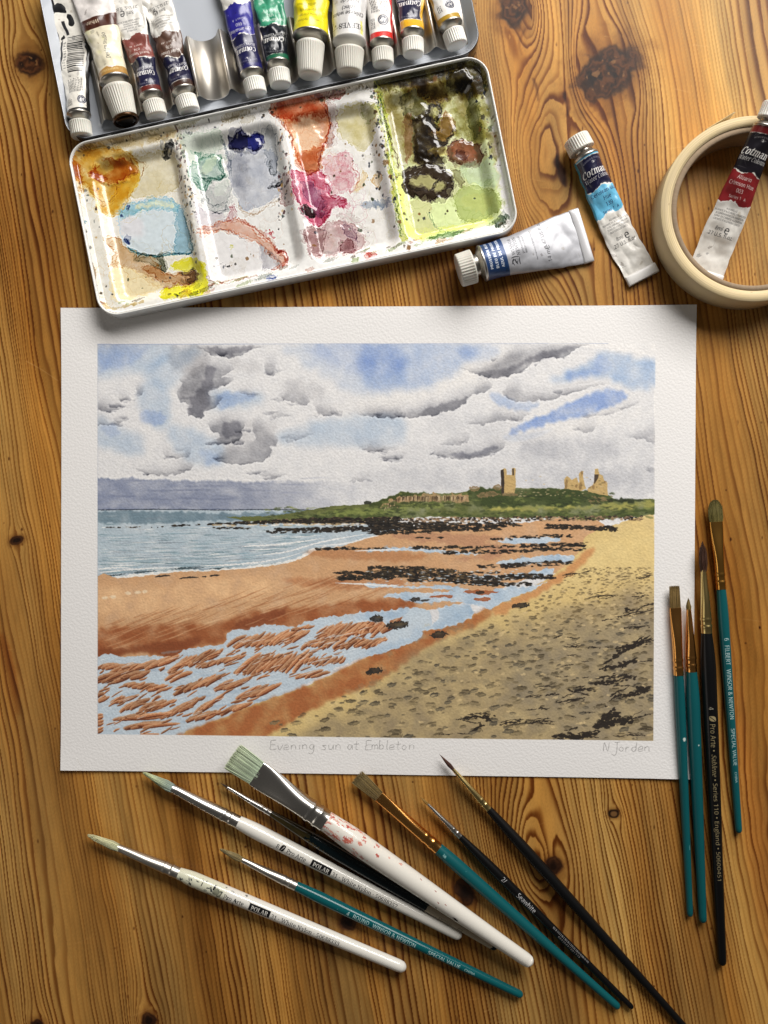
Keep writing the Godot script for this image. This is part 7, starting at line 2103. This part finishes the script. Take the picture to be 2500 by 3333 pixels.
# ---------- the roll of masking tape ----------
func build_tape() -> void:
	var h := 0.0185
	var c := spot(Vector2(2456, 679), h)
	var ro := c.distance_to(spot(Vector2(2151, 679), h))
	var ri := ro * 0.823
	var rc := ro * 0.885
	var o := thing("masking_tape", "roll of cream masking tape lying flat with a loose end", "tape roll", Transform3D(Basis(), Vector3(c.x, 0, c.z)))
	# the wound edge shows fine circles: across = radius, along = angle
	var cv := Canvas.new(96, 1024, rgb8(208, 188, 146), 41)
	for y in cv.h:
		for x in cv.w:
			var j := y * cv.w + x
			var v := 1.0 + 0.16 * cv.n1.get_noise_2d(x * 2.2, y * 0.05) + 0.07 * cv.n1.get_noise_2d(x * 14.0, y * 0.05) + 0.03 * cv.n2.get_noise_2d(x * 1.0, y * 0.6)
			cv.r[j] *= v
			cv.g[j] *= v
			cv.b[j] *= v * (1.0 + 0.03 * cv.n2.get_noise_2d(x * 2.0, y * 2.0 + 400.0))
	for i in 5:
		cv.dab(cv.rng.randf_range(10.0, 86.0), cv.rng.randf_range(20.0, 1000.0), 1.5, 2.0, 0.0, rgb8(110, 84, 50), 0.8, 1.0, 0.4, 0.0, true)
	var face := tex_mat(cv.texture(1.0), 0.75)
	var n := 160
	var turn := func(profile: Array, uv_of: int) -> ArrayMesh:
		var rings := []
		var uvs := []
		for p in profile:
			var q := PackedVector3Array()
			var u := PackedVector2Array()
			for i in n + 1:
				var t := TAU * i / n
				q.append(Vector3(p[0] * cos(t), p[1], -p[0] * sin(t)))
				u.append(Vector2(clampf((p[0] - rc) / (ro - rc), 0.02, 0.98) if uv_of == 0 else clampf(p[1] / h, 0.02, 0.98), float(i) / n))
			rings.append(q)
			uvs.append(u)
		return loft(rings, uvs, false, false)
	part("tape_winding", turn.call([[ro - 0.0004, 0.0], [ro, 0.0003], [ro, h - 0.0002], [ro - 0.00015, h], [lerpf(ro, rc, 0.5), h + 0.0002], [rc + 0.0001, h - 0.0001], [rc + 0.00005, h - 0.0012]], 0), face, o)
	# grey-brown cardboard core, a little proud inside
	var kv := Canvas.new(64, 512, rgb8(146, 126, 102), 42)
	for y in kv.h:
		for x in kv.w:
			var j := y * kv.w + x
			var v := 1.0 + 0.10 * kv.n1.get_noise_2d(x * 6.0, y * 0.3) + 0.06 * kv.n1.get_noise_2d(x * 3.0, y * 6.0)
			kv.r[j] *= v
			kv.g[j] *= v
			kv.b[j] *= v
	var card := tex_mat(kv.texture(1.0), 0.85)
	part("cardboard_core", turn.call([[rc + 0.00004, h - 0.0012], [rc - 0.0001, h - 0.0005], [ri + 0.0006, h - 0.0004], [ri, h - 0.0012], [ri, 0.0012], [ri + 0.0006, 0.0003], [rc, 0.0002]], 1), card, o)
	# the loose end leaves the roll at the top
	var st := SurfaceTool.new()
	st.begin(Mesh.PRIMITIVE_TRIANGLES)
	st.set_smooth_group(0)
	var t0 := deg_to_rad(121.0)
	var pts := []
	for i in 13:
		var f := i / 12.0
		var t := t0 - f * 0.36
		var r := (ro + 0.0002) / cos(f * 0.36)
		pts.append([Vector3(r * cos(t), 0, -r * sin(t)), Vector3(cos(t), 0, -sin(t))])
	for i in 13:
		var up := 0.0006 if i < 12 else 0.0030
		for s in [[0.0, up], [0.0, h - up * 0.6], [0.00018, h - up * 0.6], [0.00018, up]]:
			st.set_uv(Vector2(0.5, 0.3 + 0.01 * i))
			st.add_vertex(pts[i][0] + pts[i][1] * s[0] + Vector3(0, s[1], 0))
	for i in 12:
		for j in 4:
			var a := i * 4 + j
			var b := i * 4 + (j + 1) % 4
			for v in [a, a + 4, b, b, a + 4, b + 4]:
				st.add_index(v)
	st.generate_normals()
	part("loose_end", st.commit(), face, o)


# ---------- brushes ----------
# o: tip, fs, fe, end (photograph px: hair tip, ferrule start, ferrule end, handle end); widths in px; y0, y1 (axis heights, m)
func brush(o: Dictionary, label: String) -> void:
	var a := spot(o.tip, o.y0)
	var b := spot(o.end, o.y1)
	var len := a.distance_to(b)
	var px: float = len / (o.tip as Vector2).distance_to(o.end)     # metres per pixel along this brush
	var d: Vector2 = ((o.end as Vector2) - o.tip).normalized()
	var x1: float = ((o.fs as Vector2) - o.tip).dot(d) * px
	var x2: float = ((o.fe as Vector2) - o.tip).dot(d) * px
	var root := thing("paint_brush", label, "paint brush", along(a, b))
	var w0: float = o.fs_w * px * 0.5
	var w1: float = o.fe_w * px * 0.5
	var wm: float = o.max_w * px * 0.5
	var we: float = o.end_w * px * 0.5
	var flat: float = o.get("flat", 1.0)            # thickness of the ferrule's mouth against its width
	# hairs: a body with many fine hairs round it
	var kind: String = o.get("kind", "round")
	var hw: float = o.get("hair_w", o.fs_w) * px * 0.5
	var belly: float = o.get("belly", o.fs_w) * px * 0.5
	var r := RandomNumberGenerator.new()
	r.seed = int(o.tip.x)
	var st := SurfaceTool.new()
	st.begin(Mesh.PRIMITIVE_TRIANGLES)
	st.set_smooth_group(0)
	var base_c: Color = o.hair
	var tip_c: Color = o.get("hair_tip", o.hair)
	var count: int = o.get("hairs", 220)
	var at := 0
	for i in count:
		var an := r.randf() * TAU
		var rad := sqrt(r.randf())
		var z0 := w0 * 0.94 * rad * sin(an)
		var y0 := w0 * flat * 0.94 * rad * cos(an)
		var side := rad * sin(an)
		var x_tip := r.randf_range(0.0, 0.05) * x1
		var z1 := 0.0
		var y1 := 0.0
		if kind == "round":
			var lag := pow(rad, 1.6) * r.randf_range(0.35, 1.0)
			x_tip += lag * x1 * o.get("blunt", 0.42)
			z1 = side * hw * (0.10 + 0.9 * lag)
			y1 = rad * cos(an) * hw * (0.10 + 0.9 * lag)
		elif kind == "dome":
			x_tip += x1 * o.get("blunt", 0.42) * (1.0 - sqrt(1.0 - rad * rad * 0.98)) + (side * 0.5 + 0.5) * x1 * o.get("slant", 0.0)
			z1 = side * hw * 0.9
			y1 = rad * cos(an) * hw * 0.9
		elif kind == "filbert":
			x_tip += x1 * 0.34 * pow(absf(side), 2.6)
			z1 = side * hw * 0.9
			y1 = rad * cos(an) * w0 * flat * 0.35
		else:
			x_tip += r.randf_range(0.0, 0.05) * x1
			z1 = side * hw
			y1 = rad * cos(an) * w0 * flat * o.get("tip_flat", 0.5)
		z1 += r.randfn(0.0, hw * (0.03 if i % 11 > 0 else 0.14))
		var cv := r.randf_range(0.55, 1.25)
		var hr: float = r.randf_range(0.8, 1.25) * o.get("hair_r", 0.00016)
		var bz := side * belly if kind != "flat" else lerpf(z0, z1, 0.5)
		var by := rad * cos(an) * belly * flat if kind in ["round", "dome"] else lerpf(y0, y1, 0.5)
		var pts := [Vector3(x1 + 0.0015, y0, z0), Vector3(lerpf(x1, x_tip, 0.30), lerpf(y0, by, 0.9), lerpf(z0, bz, 0.9)), Vector3(lerpf(x1, x_tip, 0.66), lerpf(by, y1, 0.45), lerpf(bz, z1, 0.45)), Vector3(x_tip, y1, z1)]
		for k in 4:
			var rr: float = hr * [1.0, 1.0, 0.85, 0.3][k]
			var c := base_c.lerp(tip_c, k / 3.0)
			st.set_color(Color(c.r * cv, c.g * cv, c.b * cv))
			for q in 3:
				var t := TAU * q / 3.0
				st.add_vertex(pts[k] + Vector3(0, rr * cos(t), rr * sin(t)))
		for k in 3:
			for q in 3:
				var v0 := at + k * 3 + q
				var v1 := at + k * 3 + (q + 1) % 3
				for v in [v0, v1, v0 + 3, v1, v1 + 3, v0 + 3]:
					st.add_index(v)
		at += 12
	st.generate_normals()
	var hm := mat(Color.WHITE, 0.55)
	hm.vertex_color_use_as_albedo = true
	part("hair_tuft", st.commit(), hm, root)
	# ferrule: mouth, waist, crimped rings
	var metal: StandardMaterial3D = o.metal
	var fl := x2 - x1
	var sts := []
	for i in 15:
		var f := i / 14.0
		var bl := smoothstep(0.0, o.get("flat_to", 0.75), f)
		var ww := lerpf(w0, w1, smoothstep(0.0, o.get("wide_to", 1.0), f) if flat < 1.0 else f)
		var hh := lerpf(w0 * flat, w1, bl)
		sts.append([x1 + fl * (0.0 if i == 0 else f * 0.74), ww, hh])
	sts[0][1] *= 0.99
	for s in [[0.75, 1.0], [0.765, 1.05], [0.79, 1.06], [0.805, 0.99], [0.82, 0.97], [0.855, 0.975], [0.87, 0.99], [0.88, 1.06], [0.905, 1.06], [0.92, 1.0], [0.985, 1.0], [1.0, 1.01]]:
		sts.append([x1 + fl * s[0], w1 * s[1], w1 * s[1]])
	var fm := lathe(sts, 40, o.get("square", 1.0) if flat < 1.0 else 1.0)
	part("ferrule", fm, metal, root)
	# handle, lettered along its upper side
	var xm: float = lerpf(x2, len, o.get("max_at", 0.13))
	var rings := []
	var uvs := []
	var n := 40
	var hl := len - x2
	var tk: float = o.get("handle_flat", 1.0)
	for i in 61:
		var f := i / 60.0
		var x := lerpf(x2 - 0.0002, len, f)
		var w := 0.0
		if x < xm:
			w = lerpf(w1 * 0.985, wm, sin(clampf((x - x2) / (xm - x2), 0.0, 1.0) * PI * 0.5))
		else:
			var q := (x - xm) / (len - xm)
			w = lerpf(wm, we, lerpf(q, smoothstep(0.0, 1.0, q), 0.35))
		var left := len - x
		if left < we * 1.2:
			w *= sqrt(maxf(0.0, 1.0 - pow(1.0 - left / (we * 1.2), 2.0)))
		w = maxf(w, 0.00005)
		rings.append(ring(x, w, w * tk, n))
		var u := PackedVector2Array()
		for j in n + 1:
			u.append(Vector2(clampf(f, 0.001, 0.999), float(j) / n))
		uvs.append(u)
	# extra stations round the rounded end
	for k in [0.55, 0.32, 0.16, 0.06, 0.015]:
		var x: float = len - we * 1.2 * k
		var w: float = we * sqrt(1.0 - pow(1.0 - k, 2.0))
		rings.insert(rings.size() - 1, ring(x, w, w * tk, n))
		var u := PackedVector2Array()
		for j in n + 1:
			u.append(Vector2(0.995, float(j) / n))
		uvs.insert(uvs.size() - 1, u)
	var order := range(rings.size())
	order.sort_custom(func(p, q): return rings[p][0].x < rings[q][0].x)
	var rs := []
	var us := []
	for k in order:
		rs.append(rings[k])
		us.append(uvs[k])
	# sheet: x = photograph px from the ferrule's end, y = px round the handle, 0 on top
	var lp := hl / px
	var cp := PI * 2.0 * lerpf(wm, we, 0.4) / px
	var cv := Canvas.new(int(lp * 1.5), int(cp * 1.5), o.color, int(o.end.x))
	cv.map = rows(Vector3(1.5, 0, 0), Vector3(0, 1.5, cv.h * 0.5), Vector3(0, 0, 1))
	cv.unit = 1.5
	cv.view(0, 0, 1)
	if o.has("art"):
		o.art.call(cv, lp)
	var hmat := tex_mat(cv.texture(1.0), o.get("gloss", 0.2))
	hmat.clearcoat_enabled = true
	hmat.clearcoat = o.get("lacquer", 0.2)
	hmat.metallic_specular = 0.35
	hmat.clearcoat_roughness = o.get("coat", 0.08)
	part("handle", loft(rs, us), hmat, root)


func worn(cv: Canvas, lp: float, c: Color, n: int, size: float) -> void:
	for i in n:
		cv.dab(cv.rng.randf_range(0.0, lp), cv.rng.randf_range(-cv.h * 0.2, cv.h * 0.2), cv.rng.randf_range(0.4, 1.4) * size, cv.rng.randf_range(0.3, 0.8) * size, 0.0, c, cv.rng.randf_range(0.3, 0.8), 1.0, 0.6, 0.0, true)


func build_brushes() -> void:
	var silver := mat(rgb8(214, 211, 205), 0.27, 1.0)
	var dull := mat(rgb8(204, 200, 192), 0.36, 1.0)
	var gold := mat(rgb8(226, 168, 84), 0.25, 1.0)
	var pale_gold := mat(rgb8(216, 192, 128), 0.3, 1.0)
	var copper := mat(rgb8(228, 164, 90), 0.24, 1.0)
	var white := rgb8(226, 223, 214)
	var teal := rgb8(14, 84, 88)
	var black := rgb8(9, 9, 10)
	var ink := rgb8(24, 24, 26)
	var polar := func(cv: Canvas, x: float, head: String, code: String, s: float) -> void:
		cv.text(head, x, 1, 13 * s, ink, {"align": -1, "sx": 1.1})
		cv.poly([x + 17 * s, -8 * s, x + 30 * s, -9 * s, x + 26 * s, 9 * s, x + 14 * s, 9 * s], ink, 1.0, {"mix": true})
		cv.stroke([x + 26 * s, -7 * s, x + 19 * s, 7 * s], 2.2 * s, 1.2 * s, white, 1.0, {"mix": true})
		cv.text("Pro Arte", x + 38 * s, 1, 14 * s, ink, {"align": -1, "font": "Droid Serif", "sx": 0.95})
		var px: float = x + 128 * s
		cv.poly([px, -12 * s, px + 74 * s, -12 * s, px + 74 * s, 12 * s, px, 12 * s], ink, 1.0, {"mix": true, "smooth": false})
		cv.text("POLAR", px + 37 * s, 1, 15 * s, white, {"font": "Droid Serif", "bold": true, "sx": 0.82})
		cv.text("31 · White Nylon · " + code, px + 80 * s, 1, 14 * s, ink, {"align": -1, "font": "Droid Serif", "sx": 0.95})
	# lower fan of brushes
	brush({"tip": Vector2(283, 2717), "fs": Vector2(383, 2757), "fe": Vector2(586, 2838), "end": Vector2(1322, 3153), "y0": 0.0046, "y1": 0.0034, "fs_w": 23.0, "fe_w": 37.0, "max_w": 48.0, "end_w": 38.0, "max_at": 0.08, "lacquer": 0.5, "metal": dull, "color": white,
		"hair": Color(0.50, 0.53, 0.34), "hair_tip": Color(0.72, 0.70, 0.42), "belly": 27.0, "hair_w": 20.0, "kind": "dome", "blunt": 0.5, "hairs": 420, "hair_r": 0.00019,
		"art": func(cv: Canvas, lp: float):
			polar.call(cv, lp * 0.16, "∝", "50688333", 0.98)
			cv.poly([-5, -40, 130, -40, 170, 0, 120, 60, -5, 60], rgb8(206, 208, 176), 0.6, {"blur": 14.0, "mix": true})
			for i in 60:
				var t := cv.rng.randf()
				cv.dab(t * t * 250.0 + 14.0, cv.rng.randf_range(-24.0, 34.0) + (14.0 if t < 0.5 else -8.0), cv.rng.randf_range(1.0, 8.0), cv.rng.randf_range(0.8, 3.6), cv.rng.randf_range(-0.4, 1.2), rgb8(50, 54, 56), cv.rng.randf_range(0.3, 0.95), 1.0, 0.8, 0.0, true)
			cv.dab(128, -12, 3, 9, 0.2, ink, 0.95, 1.0, 0.5, 0.0, true)
			cv.dab(86, -8, 1.4, 8, 0.1, ink, 0.8, 1.0, 0.5, 0.0, true)},
		"white round brush with cream hairs and an ink-spattered handle, lowest of the brushes")
	brush({"tip": Vector2(714, 2763), "fs": Vector2(782, 2801), "fe": Vector2(962, 2891), "end": Vector2(1702, 3241), "y0": 0.0040, "y1": 0.0023, "fs_w": 16.0, "fe_w": 31.0, "max_w": 37.0, "end_w": 25.0, "metal": dull, "color": teal,
		"hair": Color(0.27, 0.20, 0.075), "hair_tip": Color(0.33, 0.26, 0.12), "belly": 22.0, "hair_w": 15.0, "kind": "dome", "blunt": 0.5, "hairs": 320, "hair_r": 0.00014,
		"art": func(cv: Canvas, lp: float):
			var c := rgb8(198, 214, 212)
			cv.text("4   ROUND   WINSOR & NEWTON", 186, 0, 12.5, c, {"align": -1, "sx": 0.98})
			cv.text("SPECIAL VALUE", 478, 0, 12.5, c, {"align": -1, "sx": 0.98})
			cv.text("CHINA", 608, 0, 9.0, c, {"align": -1})
			worn(cv, lp, rgb8(150, 176, 174), 14, 1.6)},
		"slim teal round brush with white lettering and a silver ferrule, beside the lowest white brush")
	brush({"tip": Vector2(448, 2508), "fs": Vector2(562, 2564), "fe": Vector2(776, 2680), "end": Vector2(1503, 3049), "y0": 0.0046, "y1": 0.0030, "fs_w": 28.0, "fe_w": 42.0, "max_w": 50.0, "end_w": 34.0, "max_at": 0.10, "lacquer": 0.5, "metal": silver, "color": white,
		"hair": Color(0.36, 0.47, 0.44), "hair_tip": Color(0.66, 0.72, 0.40), "belly": 32.0, "hair_w": 17.0, "kind": "dome", "blunt": 0.4, "slant": 0.3, "hairs": 460, "hair_r": 0.00019,
		"art": func(cv: Canvas, lp: float):
			polar.call(cv, 146.0, "8", "50688357", 0.97)
			worn(cv, lp, rgb8(196, 190, 176), 8, 1.4)},
		"clean white round brush with pale green-blue hairs touching the sheet's lower edge")
	brush({"tip": Vector2(716, 2548), "fs": Vector2(741, 2562), "fe": Vector2(884, 2645), "end": Vector2(1618, 3087), "y0": 0.0044, "y1": 0.0024, "fs_w": 9.0, "fe_w": 20.0, "max_w": 45.0, "end_w": 24.0, "max_at": 0.30, "metal": silver, "color": rgb8(12, 26, 30), "hair": Color(0.10, 0.06, 0.03), "hair_w": 3.0, "belly": 6.0, "hairs": 60,
		"art": func(cv: Canvas, lp: float):
			cv.poly([-5, -60, 120, -60, 160, -30, 130, 20, 170, 60, -5, 60], rgb8(64, 54, 26), 0.95, {"mix": true, "rough": 8.0, "vary": 0.3})
			cv.poly([120, 8, 200, 10, 260, 24, 330, 30, 380, 46, 300, 60, 200, 60, 110, 50], rgb8(88, 72, 40), 0.95, {"mix": true, "rough": 9.0})
			cv.poly([596, -60, 840, -60, 834, 60, 586, 60], rgb8(176, 164, 142), 1.0, {"mix": true, "smooth": false, "rough": 2.0})
			cv.text("5301020", 640, 8, 9.0, rgb8(70, 62, 50), {"align": -1})
			cv.stroke([712, 2, 726, 2, 726, 16, 712, 16, 712, 2], 1.6, 1.6, rgb8(70, 62, 50), 0.9, {"mix": true, "smooth": false})
			cv.text("C", 719, 9, 7.0, rgb8(70, 62, 50))},
		"dark worn liner brush with a grey price label, tucked under the wide white brush")
	brush({"tip": Vector2(752, 2459), "fs": Vector2(836, 2517), "fe": Vector2(1060, 2671), "end": Vector2(1734, 3138), "y0": 0.0105, "y1": 0.0072, "fs_w": 90.0, "fe_w": 66.0, "max_w": 76.0, "end_w": 42.0, "max_at": 0.16, "metal": silver, "color": rgb8(222, 218, 208), "kind": "flat", "flat": 0.20, "flat_to": 0.95, "wide_to": 0.95, "hair_w": 94.0, "square": 0.72,
		"hair": Color(0.50, 0.62, 0.44), "hair_tip": Color(0.74, 0.84, 0.58), "hairs": 620, "hair_r": 0.0002, "tip_flat": 0.8,
		"art": func(cv: Canvas, lp: float):
			for i in 90:
				var t := pow(cv.rng.randf(), 1.4)
				var yy := cv.rng.randf_range(-60.0, 34.0)
				if t > 0.5 and cv.rng.randf() < 0.6:
					continue
				cv.dab(t * 290.0, yy, cv.rng.randf_range(2.0, 14.0) * (1.1 - t * 0.7), cv.rng.randf_range(1.2, 5.0), cv.rng.randf_range(-0.3, 0.3), [rgb8(200, 110, 92), rgb8(214, 146, 128), rgb8(178, 76, 66)][cv.rng.randi() % 3], cv.rng.randf_range(0.4, 0.95), 1.0, 1.0, 0.0, true)
			cv.dab(524, 18, 9, 5, 0.2, rgb8(24, 26, 28), 0.95, 1.0, 0.6, 0.0, true)
			cv.dab(452, 24, 4, 3, 0.2, rgb8(40, 40, 44), 0.9, 1.0, 0.6, 0.0, true)
			for s in [[420, -26], [360, -30], [446, 0], [470, -8]]:
				cv.dab(s[0], s[1], 4, 1.6, 0.2, rgb8(150, 96, 90), 0.8, 1.0, 0.6, 0.0, true)
			cv.stroke([300, 34, 480, 26, 640, 18, 800, 10], 1.6, 1.2, rgb8(150, 146, 138), 0.7, {"mix": true})},
		"wide flat white brush with pale green bristles and red paint on its handle")
	brush({"tip": Vector2(1158, 2526), "fs": Vector2(1231, 2596), "fe": Vector2(1424, 2763), "end": Vector2(2016, 3281), "y0": 0.0046, "y1": 0.0022, "fs_w": 38.0, "fe_w": 38.0, "max_w": 43.0, "end_w": 24.0, "max_at": 0.10, "metal": copper, "color": teal, "kind": "flat", "flat": 0.30, "flat_to": 0.9, "wide_to": 0.6, "hair_w": 52.0, "square": 0.8,
		"hair": Color(0.20, 0.125, 0.035), "hair_tip": Color(0.34, 0.25, 0.10), "hairs": 420, "hair_r": 0.00012, "gloss": 0.38,
		"art": func(cv: Canvas, lp: float):
			cv.dab(30, 0, 7, 4, 0.4, rgb8(150, 186, 184), 0.8, 1.0, 0.8, 0.0, true)
			worn(cv, lp, rgb8(90, 150, 150), 10, 1.4)},
		"teal flat brush with splayed amber hairs and a copper ferrule in the fan of brushes")
	brush({"tip": Vector2(1367, 2592), "fs": Vector2(1392, 2617), "fe": Vector2(1498, 2723), "end": Vector2(2060, 3282), "y0": 0.0036, "y1": 0.0020, "fs_w": 9.0, "fe_w": 20.0, "max_w": 32.0, "end_w": 18.0, "max_at": 0.22, "metal": silver, "color": black, "hair": Color(0.46, 0.27, 0.07), "hair_w": 5.0, "belly": 9.0, "hairs": 90, "hair_r": 0.00009, "gloss": 0.42,
		"art": func(cv: Canvas, lp: float):
			var c := rgb8(206, 206, 206)
			cv.text("2/", 190, -3, 13.0, c, {"align": -1})
			cv.text("Seawhite", 262, -1, 14.5, c, {"align": -1})
			var x := 420.0
			while x < 580.0:
				cv.stroke([x, -11, x, -4], 1.4, 1.4, c, 0.7, {"mix": true, "smooth": false})
				x += cv.rng.randf_range(2.4, 6.0)
			cv.text("0 0 9 3 6 0 0 1 0 0 1 7 3 8", 500, 3, 6.5, c)},
		"thin black detail brush with white lettering and a tiny orange tip")
	brush({"tip": Vector2(1428, 2452), "fs": Vector2(1470, 2502), "fe": Vector2(1590, 2634), "end": Vector2(2326, 3452), "y0": 0.0044, "y1": 0.0020, "fs_w": 10.0, "fe_w": 24.0, "max_w": 38.0, "end_w": 20.0, "max_at": 0.2, "metal": pale_gold, "color": black, "hair": Color(0.075, 0.028, 0.02), "hair_tip": Color(0.12, 0.05, 0.03), "hair_w": 5.0, "belly": 14.0, "hairs": 160, "hair_r": 0.0001, "gloss": 0.45},
		"black round brush with a gold ferrule, its dark red tip on the sheet")
	# the four at the right
	brush({"tip": Vector2(2195, 1905), "fs": Vector2(2200, 1978), "fe": Vector2(2213, 2195), "end": Vector2(2246, 2984), "y0": 0.0042, "y1": 0.0020, "fs_w": 37.0, "fe_w": 31.0, "max_w": 33.0, "end_w": 20.0, "metal": copper, "color": teal, "kind": "flat", "flat": 0.30, "flat_to": 0.8, "hair_w": 33.0, "square": 0.8,
		"hair": Color(0.17, 0.105, 0.03), "hair_tip": Color(0.30, 0.20, 0.07), "hairs": 360, "hair_r": 0.00012, "gloss": 0.38,
		"art": func(cv: Canvas, lp: float):
			cv.dab(207, -4, 6, 5, 0.0, rgb8(206, 212, 206), 0.95, 1.0, 0.3, 0.0, true)
			cv.dab(560, -8, 8, 1.6, 0.0, rgb8(120, 170, 168), 0.8, 1.0, 0.6, 0.0, true)},
		"teal flat brush with a square amber tip at the sheet's right edge")
	brush({"tip": Vector2(2240, 1944), "fs": Vector2(2241, 1982), "fe": Vector2(2250, 2184), "end": Vector2(2288, 3004), "y0": 0.0046, "y1": 0.0024, "fs_w": 15.0, "fe_w": 34.0, "max_w": 43.0, "end_w": 25.0, "max_at": 0.14, "metal": copper, "color": teal, "hair": Color(0.22, 0.15, 0.04), "hair_w": 9.0, "belly": 17.0, "hairs": 150, "hair_r": 0.00011, "gloss": 0.38,
		"art": func(cv: Canvas, lp: float):
			cv.dab(236, -6, 2.4, 2.4, 0.0, rgb8(206, 212, 206), 0.9, 1.0, 0.3, 0.0, true)},
		"teal round brush with a small pointed tip, next to the square-tipped one")
	brush({"tip": Vector2(2286, 1760), "fs": Vector2(2292, 1854), "fe": Vector2(2304, 2058), "end": Vector2(2351, 3143), "y0": 0.0052, "y1": 0.0026, "fs_w": 18.0, "fe_w": 34.0, "max_w": 48.0, "end_w": 28.0, "max_at": 0.12, "metal": pale_gold, "color": black, "hair": Color(0.085, 0.035, 0.02), "hair_tip": Color(0.11, 0.05, 0.03), "hair_w": 25.0, "belly": 27.0, "blunt": 0.3, "hairs": 260, "hair_r": 0.00012, "gloss": 0.45,
		"art": func(cv: Canvas, lp: float):
			var c := rgb8(150, 136, 100)
			cv.text("4", 236, 4, 13.0, rgb8(170, 164, 146), {"align": -1})
			cv.poly([268, -6, 282, -8, 280, 8, 266, 9], c, 1.0, {"mix": true})
			cv.stroke([281, -6, 268, 8], 2.4, 1.6, black, 1.0, {"mix": true})
			cv.text("Pro Arte •", 292, 2, 15.0, c, {"align": -1, "sx": 1.02})
			cv.text("Sablene", 392, 2, 14.0, c, {"align": -1, "font": "Droid Serif", "shear": 0.4})
			cv.text("• Series 110 • England • 50600451", 470, 2, 14.0, c, {"align": -1, "sx": 1.16})},
		"black round brush with a pale gold ferrule and gold lettering, longest at the right")
	brush({"tip": Vector2(2326, 1626), "fs": Vector2(2329, 1698), "fe": Vector2(2346, 1916), "end": Vector2(2405, 2712), "y0": 0.0044, "y1": 0.0020, "fs_w": 42.0, "fe_w": 30.0, "max_w": 35.0, "end_w": 22.0, "metal": gold, "color": teal, "kind": "filbert", "flat": 0.30, "flat_to": 0.8, "hair_w": 50.0, "belly": 48.0, "square": 0.8,
		"hair": Color(0.13, 0.105, 0.02), "hair_tip": Color(0.19, 0.16, 0.05), "hairs": 420, "hair_r": 0.00012, "gloss": 0.38,
		"art": func(cv: Canvas, lp: float):
			var c := rgb8(198, 212, 210)
			cv.text("6   FILBERT   WINSOR & NEWTON", 158, 0, 13.0, c, {"align": -1, "sx": 1.0})
			cv.text("SPECIAL VALUE", 452, 0, 13.0, c, {"align": -1, "sx": 1.0})
			cv.text("CHINA", 594, 0, 8.5, c, {"align": -1})},
		"teal filbert brush with a rounded olive tip and white lettering, farthest right")
